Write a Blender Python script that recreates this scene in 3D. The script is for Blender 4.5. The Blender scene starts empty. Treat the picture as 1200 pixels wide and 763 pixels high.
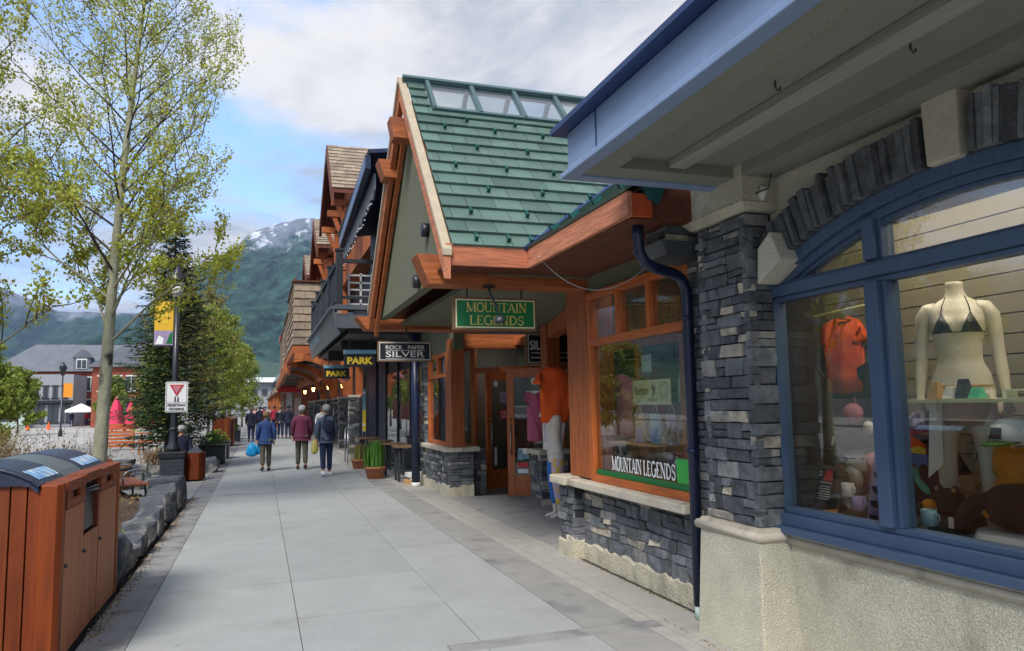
import bpy, bmesh, math, random
from mathutils import Vector, Matrix, Euler
random.seed(7)
S = bpy.context.scene
C = S.collection
R = math.radians
rnd = random.Random(11)
def U(a, b): return rnd.uniform(a, b)

# ---------------------------------------------------------------- materials
MATS = {}
def lin(h):
    if isinstance(h, str):
        h = h.lstrip('#'); c = [int(h[i:i+2], 16)/255 for i in (0, 2, 4)]
        return [(x/12.92 if x <= .04045 else ((x+.055)/1.055)**2.4) for x in c]
    return list(h)
def mk(name, col, rough=.65, var=.15, scale=6, bump=.15, bscale=45, stretch=(1, 1, 1), tint=None, metal=0, emit=0, spots=None, spec=.5, coat=0, trans=0, fine=0, worn=0):
    """procedural surface: two octaves of noise colour, optional per-face tint ramp, noise bump"""
    m = bpy.data.materials.new(name); m.use_nodes = True
    nt = m.node_tree; N = nt.nodes; L = nt.links
    b = N['Principled BSDF']
    b.inputs['Roughness'].default_value = rough; b.inputs['Metallic'].default_value = metal
    b.inputs['Specular IOR Level'].default_value = spec
    if coat: b.inputs['Coat Weight'].default_value = coat; b.inputs['Coat Roughness'].default_value = .15
    tc = N.new('ShaderNodeTexCoord'); mp = N.new('ShaderNodeMapping'); mp.inputs['Scale'].default_value = stretch
    L.new(tc.outputs['Object'], mp.inputs['Vector'])
    nz = N.new('ShaderNodeTexNoise'); nz.inputs['Scale'].default_value = scale; nz.inputs['Detail'].default_value = 6; nz.inputs['Roughness'].default_value = .65
    L.new(mp.outputs[0], nz.inputs['Vector'])
    rp = N.new('ShaderNodeMapRange'); rp.inputs['From Min'].default_value = .3; rp.inputs['From Max'].default_value = .7
    rp.inputs['To Min'].default_value = 1-var; rp.inputs['To Max'].default_value = 1+var
    L.new(nz.outputs['Fac'], rp.inputs['Value'])
    if tint:
        at = N.new('ShaderNodeAttribute'); at.attribute_name = 'tint'
        cr = N.new('ShaderNodeValToRGB'); el = cr.color_ramp.elements
        n = len(tint)
        while len(el) < n: el.new(.5)
        for i, t in enumerate(tint):
            el[i].position = i/(max(1, n-1)); el[i].color = lin(t)+[1]
        L.new(at.outputs['Fac'], cr.inputs['Fac']); src = cr.outputs['Color']
    else:
        rg = N.new('ShaderNodeRGB'); rg.outputs[0].default_value = lin(col)+[1]; src = rg.outputs[0]
    vm = N.new('ShaderNodeVectorMath'); vm.operation = 'SCALE'
    L.new(src, vm.inputs[0]); L.new(rp.outputs[0], vm.inputs['Scale']); out = vm.outputs[0]
    if spots:   # (colour, scale, lo, hi) worn patches
        n2 = N.new('ShaderNodeTexNoise'); n2.inputs['Scale'].default_value = spots[1]; n2.inputs['Detail'].default_value = 8
        L.new(mp.outputs[0], n2.inputs['Vector'])
        r2 = N.new('ShaderNodeMapRange'); r2.inputs['From Min'].default_value = spots[2]; r2.inputs['From Max'].default_value = spots[3]
        L.new(n2.outputs['Fac'], r2.inputs['Value'])
        mx = N.new('ShaderNodeMix'); mx.data_type = 'RGBA'; mx.inputs['B'].default_value = lin(spots[0])+[1]
        L.new(r2.outputs[0], mx.inputs['Factor']); L.new(out, mx.inputs['A']); out = mx.outputs['Result']
    if worn:     # trodden gum spots and hairline cracks
        vo = N.new('ShaderNodeTexVoronoi'); vo.inputs['Scale'].default_value = 2.6; L.new(tc.outputs['Object'], vo.inputs['Vector'])
        r5 = N.new('ShaderNodeMapRange'); r5.inputs['From Min'].default_value = .035; r5.inputs['From Max'].default_value = .05; r5.inputs['To Min'].default_value = 1-worn; r5.inputs['To Max'].default_value = 1
        L.new(vo.outputs['Distance'], r5.inputs['Value'])
        n5 = N.new('ShaderNodeTexNoise'); n5.inputs['Scale'].default_value = .55; n5.inputs['Detail'].default_value = 9; n5.inputs['Distortion'].default_value = .3; L.new(tc.outputs['Object'], n5.inputs['Vector'])
        s5 = N.new('ShaderNodeMath'); s5.operation = 'SUBTRACT'; s5.inputs[1].default_value = .52; L.new(n5.outputs['Fac'], s5.inputs[0])
        a5 = N.new('ShaderNodeMath'); a5.operation = 'ABSOLUTE'; L.new(s5.outputs[0], a5.inputs[0])
        r6 = N.new('ShaderNodeMapRange'); r6.inputs['From Min'].default_value = .0; r6.inputs['From Max'].default_value = .0022; r6.inputs['To Min'].default_value = 1-worn*.25; r6.inputs['To Max'].default_value = 1; L.new(a5.outputs[0], r6.inputs['Value'])
        m5 = N.new('ShaderNodeMath'); m5.operation = 'MULTIPLY'; L.new(r5.outputs[0], m5.inputs[0]); L.new(r6.outputs[0], m5.inputs[1])
        v5 = N.new('ShaderNodeVectorMath'); v5.operation = 'SCALE'; L.new(out, v5.inputs[0]); L.new(m5.outputs[0], v5.inputs['Scale']); out = v5.outputs[0]
    if fine:
        n4 = N.new('ShaderNodeTexNoise'); n4.inputs['Scale'].default_value = 160; n4.inputs['Detail'].default_value = 2
        L.new(tc.outputs['Object'], n4.inputs['Vector'])
        r4 = N.new('ShaderNodeMapRange'); r4.inputs['From Min'].default_value = .35; r4.inputs['From Max'].default_value = .65
        r4.inputs['To Min'].default_value = 1-fine; r4.inputs['To Max'].default_value = 1+fine
        L.new(n4.outputs['Fac'], r4.inputs['Value'])
        v4 = N.new('ShaderNodeVectorMath'); v4.operation = 'SCALE'; L.new(out, v4.inputs[0]); L.new(r4.outputs[0], v4.inputs['Scale']); out = v4.outputs[0]
    L.new(out, b.inputs['Base Color'])
    if bump:
        n3 = N.new('ShaderNodeTexNoise'); n3.inputs['Scale'].default_value = bscale; n3.inputs['Detail'].default_value = 5
        L.new(mp.outputs[0], n3.inputs['Vector'])
        bp = N.new('ShaderNodeBump'); bp.inputs['Strength'].default_value = bump; bp.inputs['Distance'].default_value = .02
        L.new(n3.outputs['Fac'], bp.inputs['Height']); L.new(bp.outputs[0], b.inputs['Normal'])
    if emit:
        b.inputs['Emission Color'].default_value = lin(col)+[1]; b.inputs['Emission Strength'].default_value = emit
    if trans:
        tr = N.new('ShaderNodeBsdfTranslucent'); L.new(out, tr.inputs['Color'])
        ms = N.new('ShaderNodeMixShader'); ms.inputs[0].default_value = trans
        L.new(b.outputs[0], ms.inputs[1]); L.new(tr.outputs[0], ms.inputs[2]); L.new(ms.outputs[0], N['Material Output'].inputs['Surface'])
    MATS[name] = m
    return m
def glass(name, tint=(.8, .86, .84), ior=1.6, rough=0.0, dirt=.0):
    m = bpy.data.materials.new(name); m.use_nodes = True
    nt = m.node_tree; N = nt.nodes; L = nt.links; N.clear()
    o = N.new('ShaderNodeOutputMaterial'); t = N.new('ShaderNodeBsdfTransparent'); t.inputs[0].default_value = (*tint, 1)
    g = N.new('ShaderNodeBsdfGlossy'); g.inputs['Roughness'].default_value = rough; g.inputs['Color'].default_value = (.95, .97, 1, 1)
    f = N.new('ShaderNodeFresnel'); ge = N.new('ShaderNodeNewGeometry'); mr = N.new('ShaderNodeMapRange')
    mr.inputs['To Min'].default_value = ior; mr.inputs['To Max'].default_value = 1/ior; L.new(ge.outputs['Backfacing'], mr.inputs['Value']); L.new(mr.outputs[0], f.inputs['IOR'])
    tc = N.new('ShaderNodeTexCoord'); nz = N.new('ShaderNodeTexNoise'); nz.inputs['Scale'].default_value = .9; nz.inputs['Detail'].default_value = 0
    bp = N.new('ShaderNodeBump'); bp.inputs['Strength'].default_value = .06; bp.inputs['Distance'].default_value = .02
    L.new(tc.outputs['Object'], nz.inputs['Vector']); L.new(nz.outputs['Fac'], bp.inputs['Height']); L.new(bp.outputs[0], g.inputs['Normal'])
    x = N.new('ShaderNodeMixShader'); L.new(f.outputs[0], x.inputs[0]); L.new(t.outputs[0], x.inputs[1]); L.new(g.outputs[0], x.inputs[2])
    L.new(x.outputs[0], o.inputs['Surface']); MATS[name] = m; return m

# ---------------------------------------------------------------- mesh builder
class MB:
    def __init__(s): s.v = []; s.f = []; s.m = []; s.t = []; s.sm = []
    def face(s, idx, m=0, t=None, sm=False):
        s.f.append(idx); s.m.append(m); s.t.append(rnd.random() if t is None else t); s.sm.append(sm)
    def poly(s, pts, m=0, t=None):
        b = len(s.v); s.v += [tuple(p) for p in pts]; s.face(list(range(b, b+len(pts))), m, t); return s
    def hexa(s, p, m=0, t=None):
        """8 points: 0-3 bottom loop, 4-7 top loop"""
        if t is None: t = rnd.random()
        b = len(s.v); s.v += [tuple(q) for q in p]
        for q in ((3, 2, 1, 0), (4, 5, 6, 7), (0, 1, 5, 4), (1, 2, 6, 5), (2, 3, 7, 6), (3, 0, 4, 7)):
            s.face([b+i for i in q], m, t)
        return s
    def box(s, x0, x1, y0, y1, z0, z1, m=0, t=None, j=0):
        if x0 > x1: x0, x1 = x1, x0
        if y0 > y1: y0, y1 = y1, y0
        if z0 > z1: z0, z1 = z1, z0
        q = lambda a: a+(U(-j, j) if j else 0)
        return s.hexa([(q(a), q(b), q(c)) for a, b, c in ((x0, y0, z0), (x1, y0, z0), (x1, y1, z0), (x0, y1, z0), (x0, y0, z1), (x1, y0, z1), (x1, y1, z1), (x0, y1, z1))], m, t)
    def prism(s, pts, d, m=0, t=None):
        """extrude closed planar loop pts by vector d"""
        if t is None: t = rnd.random()
        n = len(pts); b = len(s.v); d = Vector(d)
        s.v += [tuple(p) for p in pts]+[tuple(Vector(p)+d) for p in pts]
        s.face([b+i for i in range(n)], m, t); s.face([b+n+i for i in reversed(range(n))], m, t)
        for i in range(n): s.face([b+i, b+n+i, b+n+(i+1) % n, b+(i+1) % n], m, t)
        return s
    def beam(s, a, b, w, h, m=0, t=None, up=(0, 0, 1)):
        a, b = Vector(a), Vector(b); d = (b-a).normalized(); up = Vector(up)
        r = d.cross(up)
        if r.length < 1e-4: r = d.cross(Vector((1, 0, 0)))
        r.normalize(); u = r.cross(d)
        r *= w/2; u *= h/2
        return s.hexa([a-r-u, a+r-u, b+r-u, b-r-u, a-r+u, a+r+u, b+r+u, b-r+u], m, t)
    def tube(s, pts, rad, n=8, m=0, t=None, caps=True, sy=1.0):
        if t is None: t = rnd.random()
        pts = [Vector(p) for p in pts]; k = len(pts)
        if not hasattr(rad, '__len__'): rad = [rad]*k
        base = len(s.v); prev = None
        for i, p in enumerate(pts):
            d = (pts[min(i+1, k-1)]-pts[max(i-1, 0)])
            if d.length < 1e-7: d = Vector((0, 0, 1))
            d.normalize()
            if prev is None:
                a = Vector((1, 0, 0)) if abs(d.x) < .8 else Vector((0, 1, 0))
                r = (a-d*a.dot(d)).normalized()
            else:
                r = (prev-d*prev.dot(d)); r = r.normalized() if r.length > 1e-5 else prev
            prev = r; q = d.cross(r)
            for j in range(n):
                an = 2*math.pi*j/n
                s.v.append(tuple(p+(r*math.cos(an)+q*math.sin(an)*sy)*rad[i]))
        for i in range(k-1):
            for j in range(n):
                s.face([base+i*n+j, base+i*n+(j+1) % n, base+(i+1)*n+(j+1) % n, base+(i+1)*n+j], m, t, True)
        if caps:
            s.face([base+j for j in reversed(range(n))], m, t); s.face([base+(k-1)*n+j for j in range(n)], m, t)
        return s
    def lathe(s, c, prof, n=16, m=0, t=None, sx=1, sy=1, axis='z', smooth=True):
        if t is None: t = rnd.random()
        base = len(s.v); c = Vector(c)
        for (r, z) in prof:
            for j in range(n):
                a = 2*math.pi*j/n+math.pi/n; x, y = math.cos(a)*r*sx, math.sin(a)*r*sy
                p = (x, y, z) if axis == 'z' else ((z, x, y) if axis == 'x' else (y, z, x))
                s.v.append(tuple(c+Vector(p)))
        k = len(prof)
        for i in range(k-1):
            for j in range(n): s.face([base+i*n+j, base+i*n+(j+1) % n, base+(i+1)*n+(j+1) % n, base+(i+1)*n+j], m, t, smooth)
        s.face([base+j for j in reversed(range(n))], m, t); s.face([base+(k-1)*n+j for j in range(n)], m, t)
        return s
    def blob(s, c, r, n=10, k=7, m=0, t=None, jit=0):
        """ellipsoid with optional lumps"""
        if t is None: t = rnd.random()
        c = Vector(c); base = len(s.v)
        if not hasattr(r, '__len__'): r = (r, r, r)
        for i in range(k+1):
            ph = math.pi*i/k
            for j in range(n):
                a = 2*math.pi*j/n; q = 1+U(-jit, jit) if 0 < i < k else 1
                s.v.append((c.x+r[0]*math.sin(ph)*math.cos(a)*q, c.y+r[1]*math.sin(ph)*math.sin(a)*q, c.z+r[2]*math.cos(ph)*q))
        for i in range(k):
            for j in range(n): s.face([base+i*n+j, base+(i+1)*n+j, base+(i+1)*n+(j+1) % n, base+i*n+(j+1) % n], m, t, True)
        return s
    def build(s, name, mats, parent=None, bevel=0, fix=True, smooth=None, sub=0):
        """link as ONE mesh; coordinates are given in world space and made relative to the root of the thing"""
        me = bpy.data.meshes.new(name)
        off = Vector((0, 0, 0)); p = parent
        while p: off += p.location; p = p.parent
        me.from_pydata([(a-off.x, b-off.y, c-off.z) for a, b, c in s.v], [], s.f)
        if not isinstance(mats, (list, tuple)): mats = [mats]
        for q in mats: me.materials.append(MATS[q] if isinstance(q, str) else q)
        me.polygons.foreach_set('material_index', s.m)
        me.polygons.foreach_set('use_smooth', s.sm if smooth is None else [smooth]*len(s.f))
        a = me.attributes.new('tint', 'FLOAT', 'FACE'); a.data.foreach_set('value', s.t)
        if fix:
            bm = bmesh.new(); bm.from_mesh(me); bmesh.ops.recalc_face_normals(bm, faces=bm.faces); bm.to_mesh(me); bm.free()
        o = bpy.data.objects.new(name, me); C.objects.link(o)
        if parent: o.parent = parent
        if bevel:
            bv = o.modifiers.new('Bevel', 'BEVEL'); bv.width = bevel; bv.segments = 2; bv.limit_method = 'ANGLE'; bv.angle_limit = R(50)
        if sub:
            sb = o.modifiers.new('Subd', 'SUBSURF'); sb.levels = sub; sb.render_levels = sub
        return o
def tag(o, label=None, cat=None, group=None, kind=None):
    if label: o['label'] = label
    if cat: o['category'] = cat
    if group: o['group'] = group
    if kind: o['kind'] = kind
    return o
def thing(name, loc, label, cat, group=None):
    o = bpy.data.objects.new(name, None); C.objects.link(o); o.location = loc; o.empty_display_size = .2
    return tag(o, label, cat, group)
def rebase(o, loc):
    """move origin of a single-mesh thing to its base"""
    loc = Vector(loc); o.data.transform(Matrix.Translation(-loc)); o.location = loc; return o
def solo(mb, name, mats, label, cat, loc=None, group=None, bevel=0, sub=0):
    o = mb.build(name, mats, None, bevel, sub=sub)
    if loc is not None: rebase(o, loc)
    return tag(o, label, cat, group)
def dup(root, loc, rotz=None, label=None, scale=None):
    r = root.copy(); C.objects.link(r); r.location = loc
    if rotz is not None: r.rotation_euler = (0, 0, rotz)
    if scale: r.scale = (scale, scale, scale)
    if label: r['label'] = label
    def rec(a, b):
        for ch in a.children:
            c = ch.copy(); C.objects.link(c); c.parent = b; rec(ch, c)
    rec(root, r); return r

# ---------------------------------------------------------------- lettering
def frame_of(right, up):
    r = Vector(right).normalized(); u = Vector(up).normalized(); n = r.cross(u)
    return r, u, n
def text(string, m, parent, origin, right, up, width, height, name='lettering', bold=.0, ext=.004):
    """flat lettering, lower-left corner at origin, stretched to width x height"""
    cu = bpy.data.curves.new('t', 'FONT'); cu.body = string; cu.offset = bold; cu.extrude = 0; cu.resolution_u = 3
    o = bpy.data.objects.new('t', cu); C.objects.link(o)
    dg = bpy.context.evaluated_depsgraph_get(); dg.update()
    me = bpy.data.meshes.new_from_object(o.evaluated_get(dg)); bpy.data.objects.remove(o)
    xs = [v.co.x for v in me.vertices]; ys = [v.co.y for v in me.vertices]
    x0, x1, y0, y1 = min(xs), max(xs), min(ys), max(ys)
    r, u, n = frame_of(right, up); og = Vector(origin)
    mb = MB()
    mb.v = [tuple(og+r*((v.co.x-x0)/(x1-x0)*width)+u*((v.co.y-y0)/(y1-y0)*height)+n*ext) for v in me.vertices]
    for p in me.polygons: mb.face(list(p.vertices), 0, .5)
    bpy.data.meshes.remove(me)
    return mb.build(name, m, parent, fix=False)
GL = {}
def arcp(cx, cy, rx, ry, a0, a1, n=8): return [(cx+rx*math.cos(R(a0+(a1-a0)*i/n)), cy+ry*math.sin(R(a0+(a1-a0)*i/n))) for i in range(n+1)]
T, H_ = .17, .07   # thick and thin strokes
GL['M'] = (1.15, [([(.12, 0), (.12, 1)], H_), ([(.12, 1), (.55, .05)], T), ([(.55, .05), (1.0, 1)], H_), ([(1.0, 0), (1.0, 1)], T)], [(.12, 0), (.12, 1), (1.0, 0), (1.0, 1)])
GL['O'] = (1.0, [(arcp(.5, .5, .4, .48, 0, 360, 18), .14)], [])
GL['U'] = (.95, [([(.15, 1), (.15, .35)], T), (arcp(.47, .35, .32, .33, 180, 360), .1), ([(.79, .35), (.79, 1)], H_)], [(.15, 1), (.79, 1)])
GL['N'] = (.98, [([(.15, 0), (.15, 1)], H_), ([(.15, 1), (.8, 0)], T), ([(.8, 0), (.8, 1)], H_)], [(.15, 0), (.15, 1), (.8, 1)])
GL['T'] = (.85, [([(.42, 0), (.42, 1)], T), ([(.05, .96), (.8, .96)], H_), ([(.05, .8), (.05, 1)], H_), ([(.8, .8), (.8, 1)], H_)], [(.42, 0)])
GL['A'] = (.95, [([(.08, 0), (.46, 1)], H_), ([(.46, 1), (.85, 0)], T), ([(.22, .34), (.7, .34)], H_)], [(.08, 0), (.85, 0)])
GL['I'] = (.42, [([(.2, 0), (.2, 1)], T)], [(.2, 0), (.2, 1)])
GL['L'] = (.75, [([(.18, 0), (.18, 1)], T), ([(.18, .04), (.66, .04)], H_), ([(.66, 0), (.66, .22)], H_)], [(.18, 1)])
GL['E'] = (.78, [([(.18, 0), (.18, 1)], T), ([(.18, .04), (.66, .04)], H_), ([(.18, .96), (.64, .96)], H_), ([(.18, .5), (.52, .5)], H_), ([(.66, 0), (.66, .22)], H_), ([(.64, .8), (.64, 1)], H_)], [])
GL['G'] = (.98, [(arcp(.5, .5, .4, .48, 45, 330, 14), .13), ([(.84, .05), (.84, .45)], T)], [(.84, .45)])
GL['D'] = (.95, [([(.18, 0), (.18, 1)], T), (arcp(.3, .5, .52, .46, -90, 90, 10), .12), ([(.1, .04), (.35, .04)], H_), ([(.1, .96), (.35, .96)], H_)], [])
GL['S'] = (.75, [(arcp(.37, .74, .25, .22, 20, 270, 9), .1), (arcp(.37, .27, .27, .24, 90, -160, 9), .12), ([(.64, .72), (.64, .98)], .05), ([(.08, .02), (.08, .28)], .05)], [])
GL[' '] = (.5, [], [])
def serif(string, m, parent, origin, right, up, width, height, name='lettering', ext=.004, fat=1.0):
    r, u, n = frame_of(right, up); og = Vector(origin)
    tot = sum(GL[c][0] for c in string); k = width/tot; mb = MB(); x = 0
    def P(a, b): return og+r*(a*k)+u*(b*height)+n*ext
    for c in string:
        w, st, se = GL[c]
        for i, (pts, th) in enumerate(st):
            th *= fat
            for (a, b), (c2, d) in zip(pts, pts[1:]):
                dx, dy = c2-a, d-b; l = math.hypot(dx, dy) or 1; px, py = -dy/l*th/2, dx/l*th/2
                px *= 1.0
                mb.poly([P(x+a+px, b+py), P(x+a-px, b-py), P(x+c2-px, d-py), P(x+c2+px, d+py)], 0, .5)
        for (a, b) in se:
            q = .05*fat; yy = b+(q if b < .5 else -q)
            mb.poly([P(x+a-.14, yy-q), P(x+a+.14, yy-q), P(x+a+.14, yy+q), P(x+a-.14, yy+q)], 0, .5)
        x += w
    for i, v in enumerate(mb.v): mb.v[i] = tuple(Vector(v)+n*(i//4 % 7)*.00012)
    return mb.build(name, m, parent, fix=False)
def rect(mb, origin, right, up, a0, a1, b0, b1, d=.004, back=0, m=0, t=.5):
    """flat panel in the plane of origin/right/up, raised d along the normal; back>0 gives thickness"""
    r, u, n = frame_of(right, up); og = Vector(origin)
    p = [og+r*a+u*b+n*d for a, b in ((a0, b0), (a1, b0), (a1, b1), (a0, b1))]
    if back: mb.prism(p, -n*back, m, t)
    else: mb.poly(p, m, t)
    return mb

# ---------------------------------------------------------------- masonry and roofing
def ledge(mb, og, right, W, Hh, nrm, hr=(.045, .12), lr=(.12, .42), depth=.05, j=.008, m=0, cream=.05, top=None):
    """dry-laid split stone: every stone is a wedge of its own; og lower-left, nrm outward"""
    r = Vector(right).normalized(); n = Vector(nrm).normalized(); u = Vector((0, 0, 1)); og = Vector(og)
    z = 0; row = 0
    while z < Hh-.01:
        h = min(U(*hr), Hh-z)
        if Hh-z-h < .03: h = Hh-z
        x = 0
        while x < W-.001:
            l = U(*lr)*(1 if h < .09 else .8)
            if W-x-l < .07: l = W-x
            l = min(l, W-x)
            split = h > .085 and rnd.random() < .4
            for (za, zb) in (((z, z+h*.5), (z+h*.5, z+h)) if split else ((z, z+h),)):
                g = .0035; d = U(-.012, .016)
                t = U(0, .88) if rnd.random() > cream else U(.93, 1)
                q = lambda a, b, c: og+r*(a+U(-j, j)*.3)+u*(b+U(-j, j)*.3)+n*(c)
                f = [d+U(-j, j) for _ in range(4)]
                a0, a1, b0, b1 = x+g, x+l-g, za+g, zb-g
                A = [q(a0, b0, -depth), q(a1, b0, -depth), q(a1, b0, f[0]), q(a0, b0, f[1]), q(a0, b1, -depth), q(a1, b1, -depth), q(a1, b1, f[2]), q(a0, b1, f[3])]
                mb.hexa(A, m, t)
            x += l
        z += h; row += 1
    return mb
def courses(mb, og, ud, vd, n, L, ch, urange, pw=.3, th=.022, m=0, gap=.003, jit=0, stag=.5):
    """overlapping roof courses: each panel's lower edge stands proud of the course below"""
    og, ud, vd, n = Vector(og), Vector(ud).normalized(), Vector(vd).normalized(), Vector(n).normalized()
    k = int(math.ceil(L/ch))
    for i in range(k):
        v0 = i*ch; v1 = min(L, v0+ch+.02); u0, u1 = urange(v0); a0, a1 = urange(min(v1, L))
        if u1-u0 < .02 and a1-a0 < .02: continue
        lo, hi = min(u0, a0), max(u1, a1)
        x = lo-((i*stag) % 1)*pw
        while x < hi:
            w = pw*(1+U(-jit, jit)*6) if jit else pw
            s0, s1 = max(x, lo), min(x+w, hi)
            def cl(s, a, b): return max(a, min(b, s))
            b0, b1 = cl(s0+gap, u0, u1), cl(s1-gap, u0, u1); c0, c1 = cl(s0+gap, a0, a1), cl(s1-gap, a0, a1)
            if (b1-b0) > .01 or (c1-c0) > .01:
                tj = th*(1+U(-.2, .2)) if jit else th
                P = lambda a, b, c: og+ud*a+vd*b+n*c
                mb.hexa([P(b0, v0, 0), P(b1, v0, 0), P(c1, v1, -.004), P(c0, v1, -.004), P(b0, v0, tj), P(b1, v0, tj), P(c1, v1, .004), P(c0, v1, .004)], m)
            x += w
    return mb
mk('concrete', '#9b9b98', .8, .07, 2.2, .25, 90, tint=['#939592', '#999b98', '#959794'], spots=('#86857f', 1.3, .56, .85), fine=.16, worn=.3)
mk('paver', '#6f7173', .8, .15, 5, .4, 60, tint=['#7a7a78', '#8a8986', '#807f7c'], spots=('#555453', 3, .52, .75), fine=.15)
mk('darkpave', '#77797a', .8, .10, 4, .25, 80, tint=['#888783', '#918f8b'], spots=('#686868', 2.5, .55, .75), fine=.15, worn=.25)
mk('grout', '#3a3834', .95, .2, 20)
mk('kerbstone', '#9c9991', .8, .12, 5, .3, 70, fine=.12)
mk('asphalt', (.085, .087, .09), .9, .15, 1.5, .3, 60, fine=.2)
mk('plaza', '#a09d97', .85, .12, 2, .2, 40)
mk('soil', (.10, .065, .04), .95, .5, 14, 1, 40, fine=.4)
mk('stucco', '#c6c1ab', .95, .12, 3, .9, 110, spots=('#9a917c', 2.2, .58, .8), fine=.25)
mk('parge', '#b5ae98', .95, .15, 6, .8, 40, spots=('#7f796a', 4, .55, .75), fine=.1)
mk('whitestucco', '#bdb8a8', .95, .08, 3, .6, 50)
mk('capstone', '#b7ae9c', .85, .12, 7, .35, 60, spots=('#7d776c', 5, .56, .75))
mk('ledgestone', '#444b58', .8, .45, 11, 1.0, 17, tint=['#3b3d41', '#4c4f53', '#5f6266', '#434549', '#6b6e71', '#54575b', '#75777a', '#a09786', '#b8ae9a'], fine=.18)
mk('mortar', (.02, .021, .024), .95, .2, 12)
mk('boulder', '#6a6d70', .85, .35, 5, 1.0, 18, tint=['#3c4046', '#4c5056', '#5e5f61'], spots=('#8f8b82', 3.2, .49, .64), fine=.2)
for ax, st in (('x', (.12, 1, 1)), ('y', (1, .12, 1)), ('z', (1, 1, .12))):
    mk('redwood_'+ax, '#8f4425', .6, .4, 22, .45, 34, stretch=st, tint=['#84441d', '#954f22', '#a25a2a'], spots=('#5d2c12', 4, .60, .85))
    mk('fir_'+ax, '#a85520', .5, .35, 22, .35, 34, stretch=st, tint=['#9c4c1a', '#b05a22', '#a65520'], coat=.15)
    mk('weathered_'+ax, '#b06f50', .8, .35, 20, .5, 34, stretch=st, tint=['#a05c3e', '#ad6a4a', '#b8785a'])
mk('endgrain', '#b5481c', .55, .2, 12, .3, 60)
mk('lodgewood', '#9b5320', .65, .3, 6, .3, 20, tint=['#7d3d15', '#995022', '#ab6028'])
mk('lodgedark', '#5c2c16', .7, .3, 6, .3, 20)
mk('olive', '#626450', .9, .06, 3, .15, 60)
mk('greenroof', '#4a6a60', .5, .2, 2.2, .12, 12, spots=('#697a70', 3.2, .58, .8), tint=['#3f564e', '#496157', '#526b60', '#445c53'], spec=.6, fine=.05)
mk('greentrim', '#16514a', .4, .1, 5, 0)
mk('rakecap', '#a99a80', .5, .12, 8, .05)
mk('skyframe', '#415a5a', .45, .08, 6, .05)
mk('bluepaint', '#41546f', .5, .08, 5, .08, 40)
mk('bluefascia', '#7b90af', .45, .07, 2.5, .05, 20, metal=.0)
mk('navytrim', '#263a66', .45, .1, 5, .05)
mk('navypipe', '#141f3c', .35, .15, 6, .05)
mk('soffit', '#7c7f73', .9, .07, 2, .15, 25)
mk('soffitboard', '#8f8e88', .85, .15, 10, .3, 30, stretch=(1, .1, 1))
mk('black', (.012, .012, .014), .45, .2, 10, 0)
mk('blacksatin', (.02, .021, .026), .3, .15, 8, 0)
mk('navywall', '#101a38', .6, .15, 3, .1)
mk('greyboard', '#5a5f66', .7, .2, 10, .2, 30, tint=['#4d5259', '#656a70'])
mk('darkboard', '#25292f', .7, .25, 10, .2, 30)
mk('signslate', '#686c6e', .6, .12, 6, .1)
mk('shake', '#8a7a68', .9, .25, 6, .5, 30, tint=['#75675a', '#8b7c6a', '#9a8a76', '#806f60'])
mk('signgreen', '#0a6a34', .45, .05, 4, 0)
mk('signgreenlt', '#35a545', .5, .05, 4, 0)
mk('gold', '#c9b45e', .45, .06, 8, 0)
mk('cream', '#e6dfae', .6, .05, 8, 0)
mk('white', '#e6e6e4', .55, .05, 8, 0)
mk('offwhite', '#cfcfca', .6, .08, 8, 0)
mk('signblack', '#14141c', .5, .1, 6, 0)
mk('yellow', '#e0c02c', .5, .05, 6, 0)
mk('parkblue', '#6d97a8', .5, .1, 6, 0)
mk('red', '#c22a35', .55, .08, 6, 0)
mk('pink', '#e03a60', .8, .1, 6, .1)
mk('steel', '#9a9da0', .3, .1, 6, 0, metal=.9)
mk('gunmetal', '#43474d', .45, .15, 6, .05, metal=.4)
mk('brass', '#b08a3c', .35, .1, 6, 0, metal=.8)
mk('lampglow', '#ffc060', emit=6, bump=0)
mk('gap_light', '#fff0d0', emit=4, bump=0)
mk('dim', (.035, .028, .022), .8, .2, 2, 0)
mk('dimfloor', '#5a4a3a', .7, .2, 6, 0)
mk('slatwall', '#81796a', .6, .05, 4, 0)
mk('shelfedge', '#d2cf8e', .4, .05, 5, 0)
mk('bark', '#8d8b74', .85, .3, 5, .8, 22, stretch=(1, 1, .5), spots=('#2e2a22', 5, .57, .66), fine=.2)
mk('darkbark', (.06, .05, .045), .9, .3, 9, .5, 30, stretch=(1, 1, .2))
mk('twig', '#4a3f38', .9, .2, 9, 0)
mk('birch', '#c9c6ba', .8, .15, 9, .3, 30, spots=('#3a352c', 9, .58, .66))
mk('aspenleaf', '#7f8a30', .6, .1, 3, 0, tint=['#8e6a44', '#9ca438', '#b2ba44', '#c8cc5c', '#a2aa3c'], trans=.5)
mk('limeleaf', '#7fa02a', .6, .1, 3, 0, tint=['#66702c', '#7f8e34', '#95a23e', '#6e7a2c'], trans=.4)
mk('budleaf', '#7b6f38', .7, .1, 3, 0, tint=['#6a5a3a', '#7f7638', '#8c8c3c', '#655740'], trans=.3)
mk('needle', '#24402c', .7, .2, 3, 0, tint=['#1c2c18', '#2c4424', '#3d5a30', '#22361c'], trans=.1)
mk('shrubtwig', '#7d5f42', .9, .2, 6, 0, tint=['#6b4c34', '#8b6a48', '#a08458', '#71633a'])
mk('potleaf', '#4c7a2a', .6, .15, 5, 0, tint=['#3c6422', '#5a8c30', '#48742a'], trans=.3)
mk('terracotta', '#a86848', .8, .15, 6, .2)
mk('shingleslate', '#5c5f66', .9, .15, 1, .1, 5, tint=['#52555c', '#666a70', '#5a5d63'])
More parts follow.
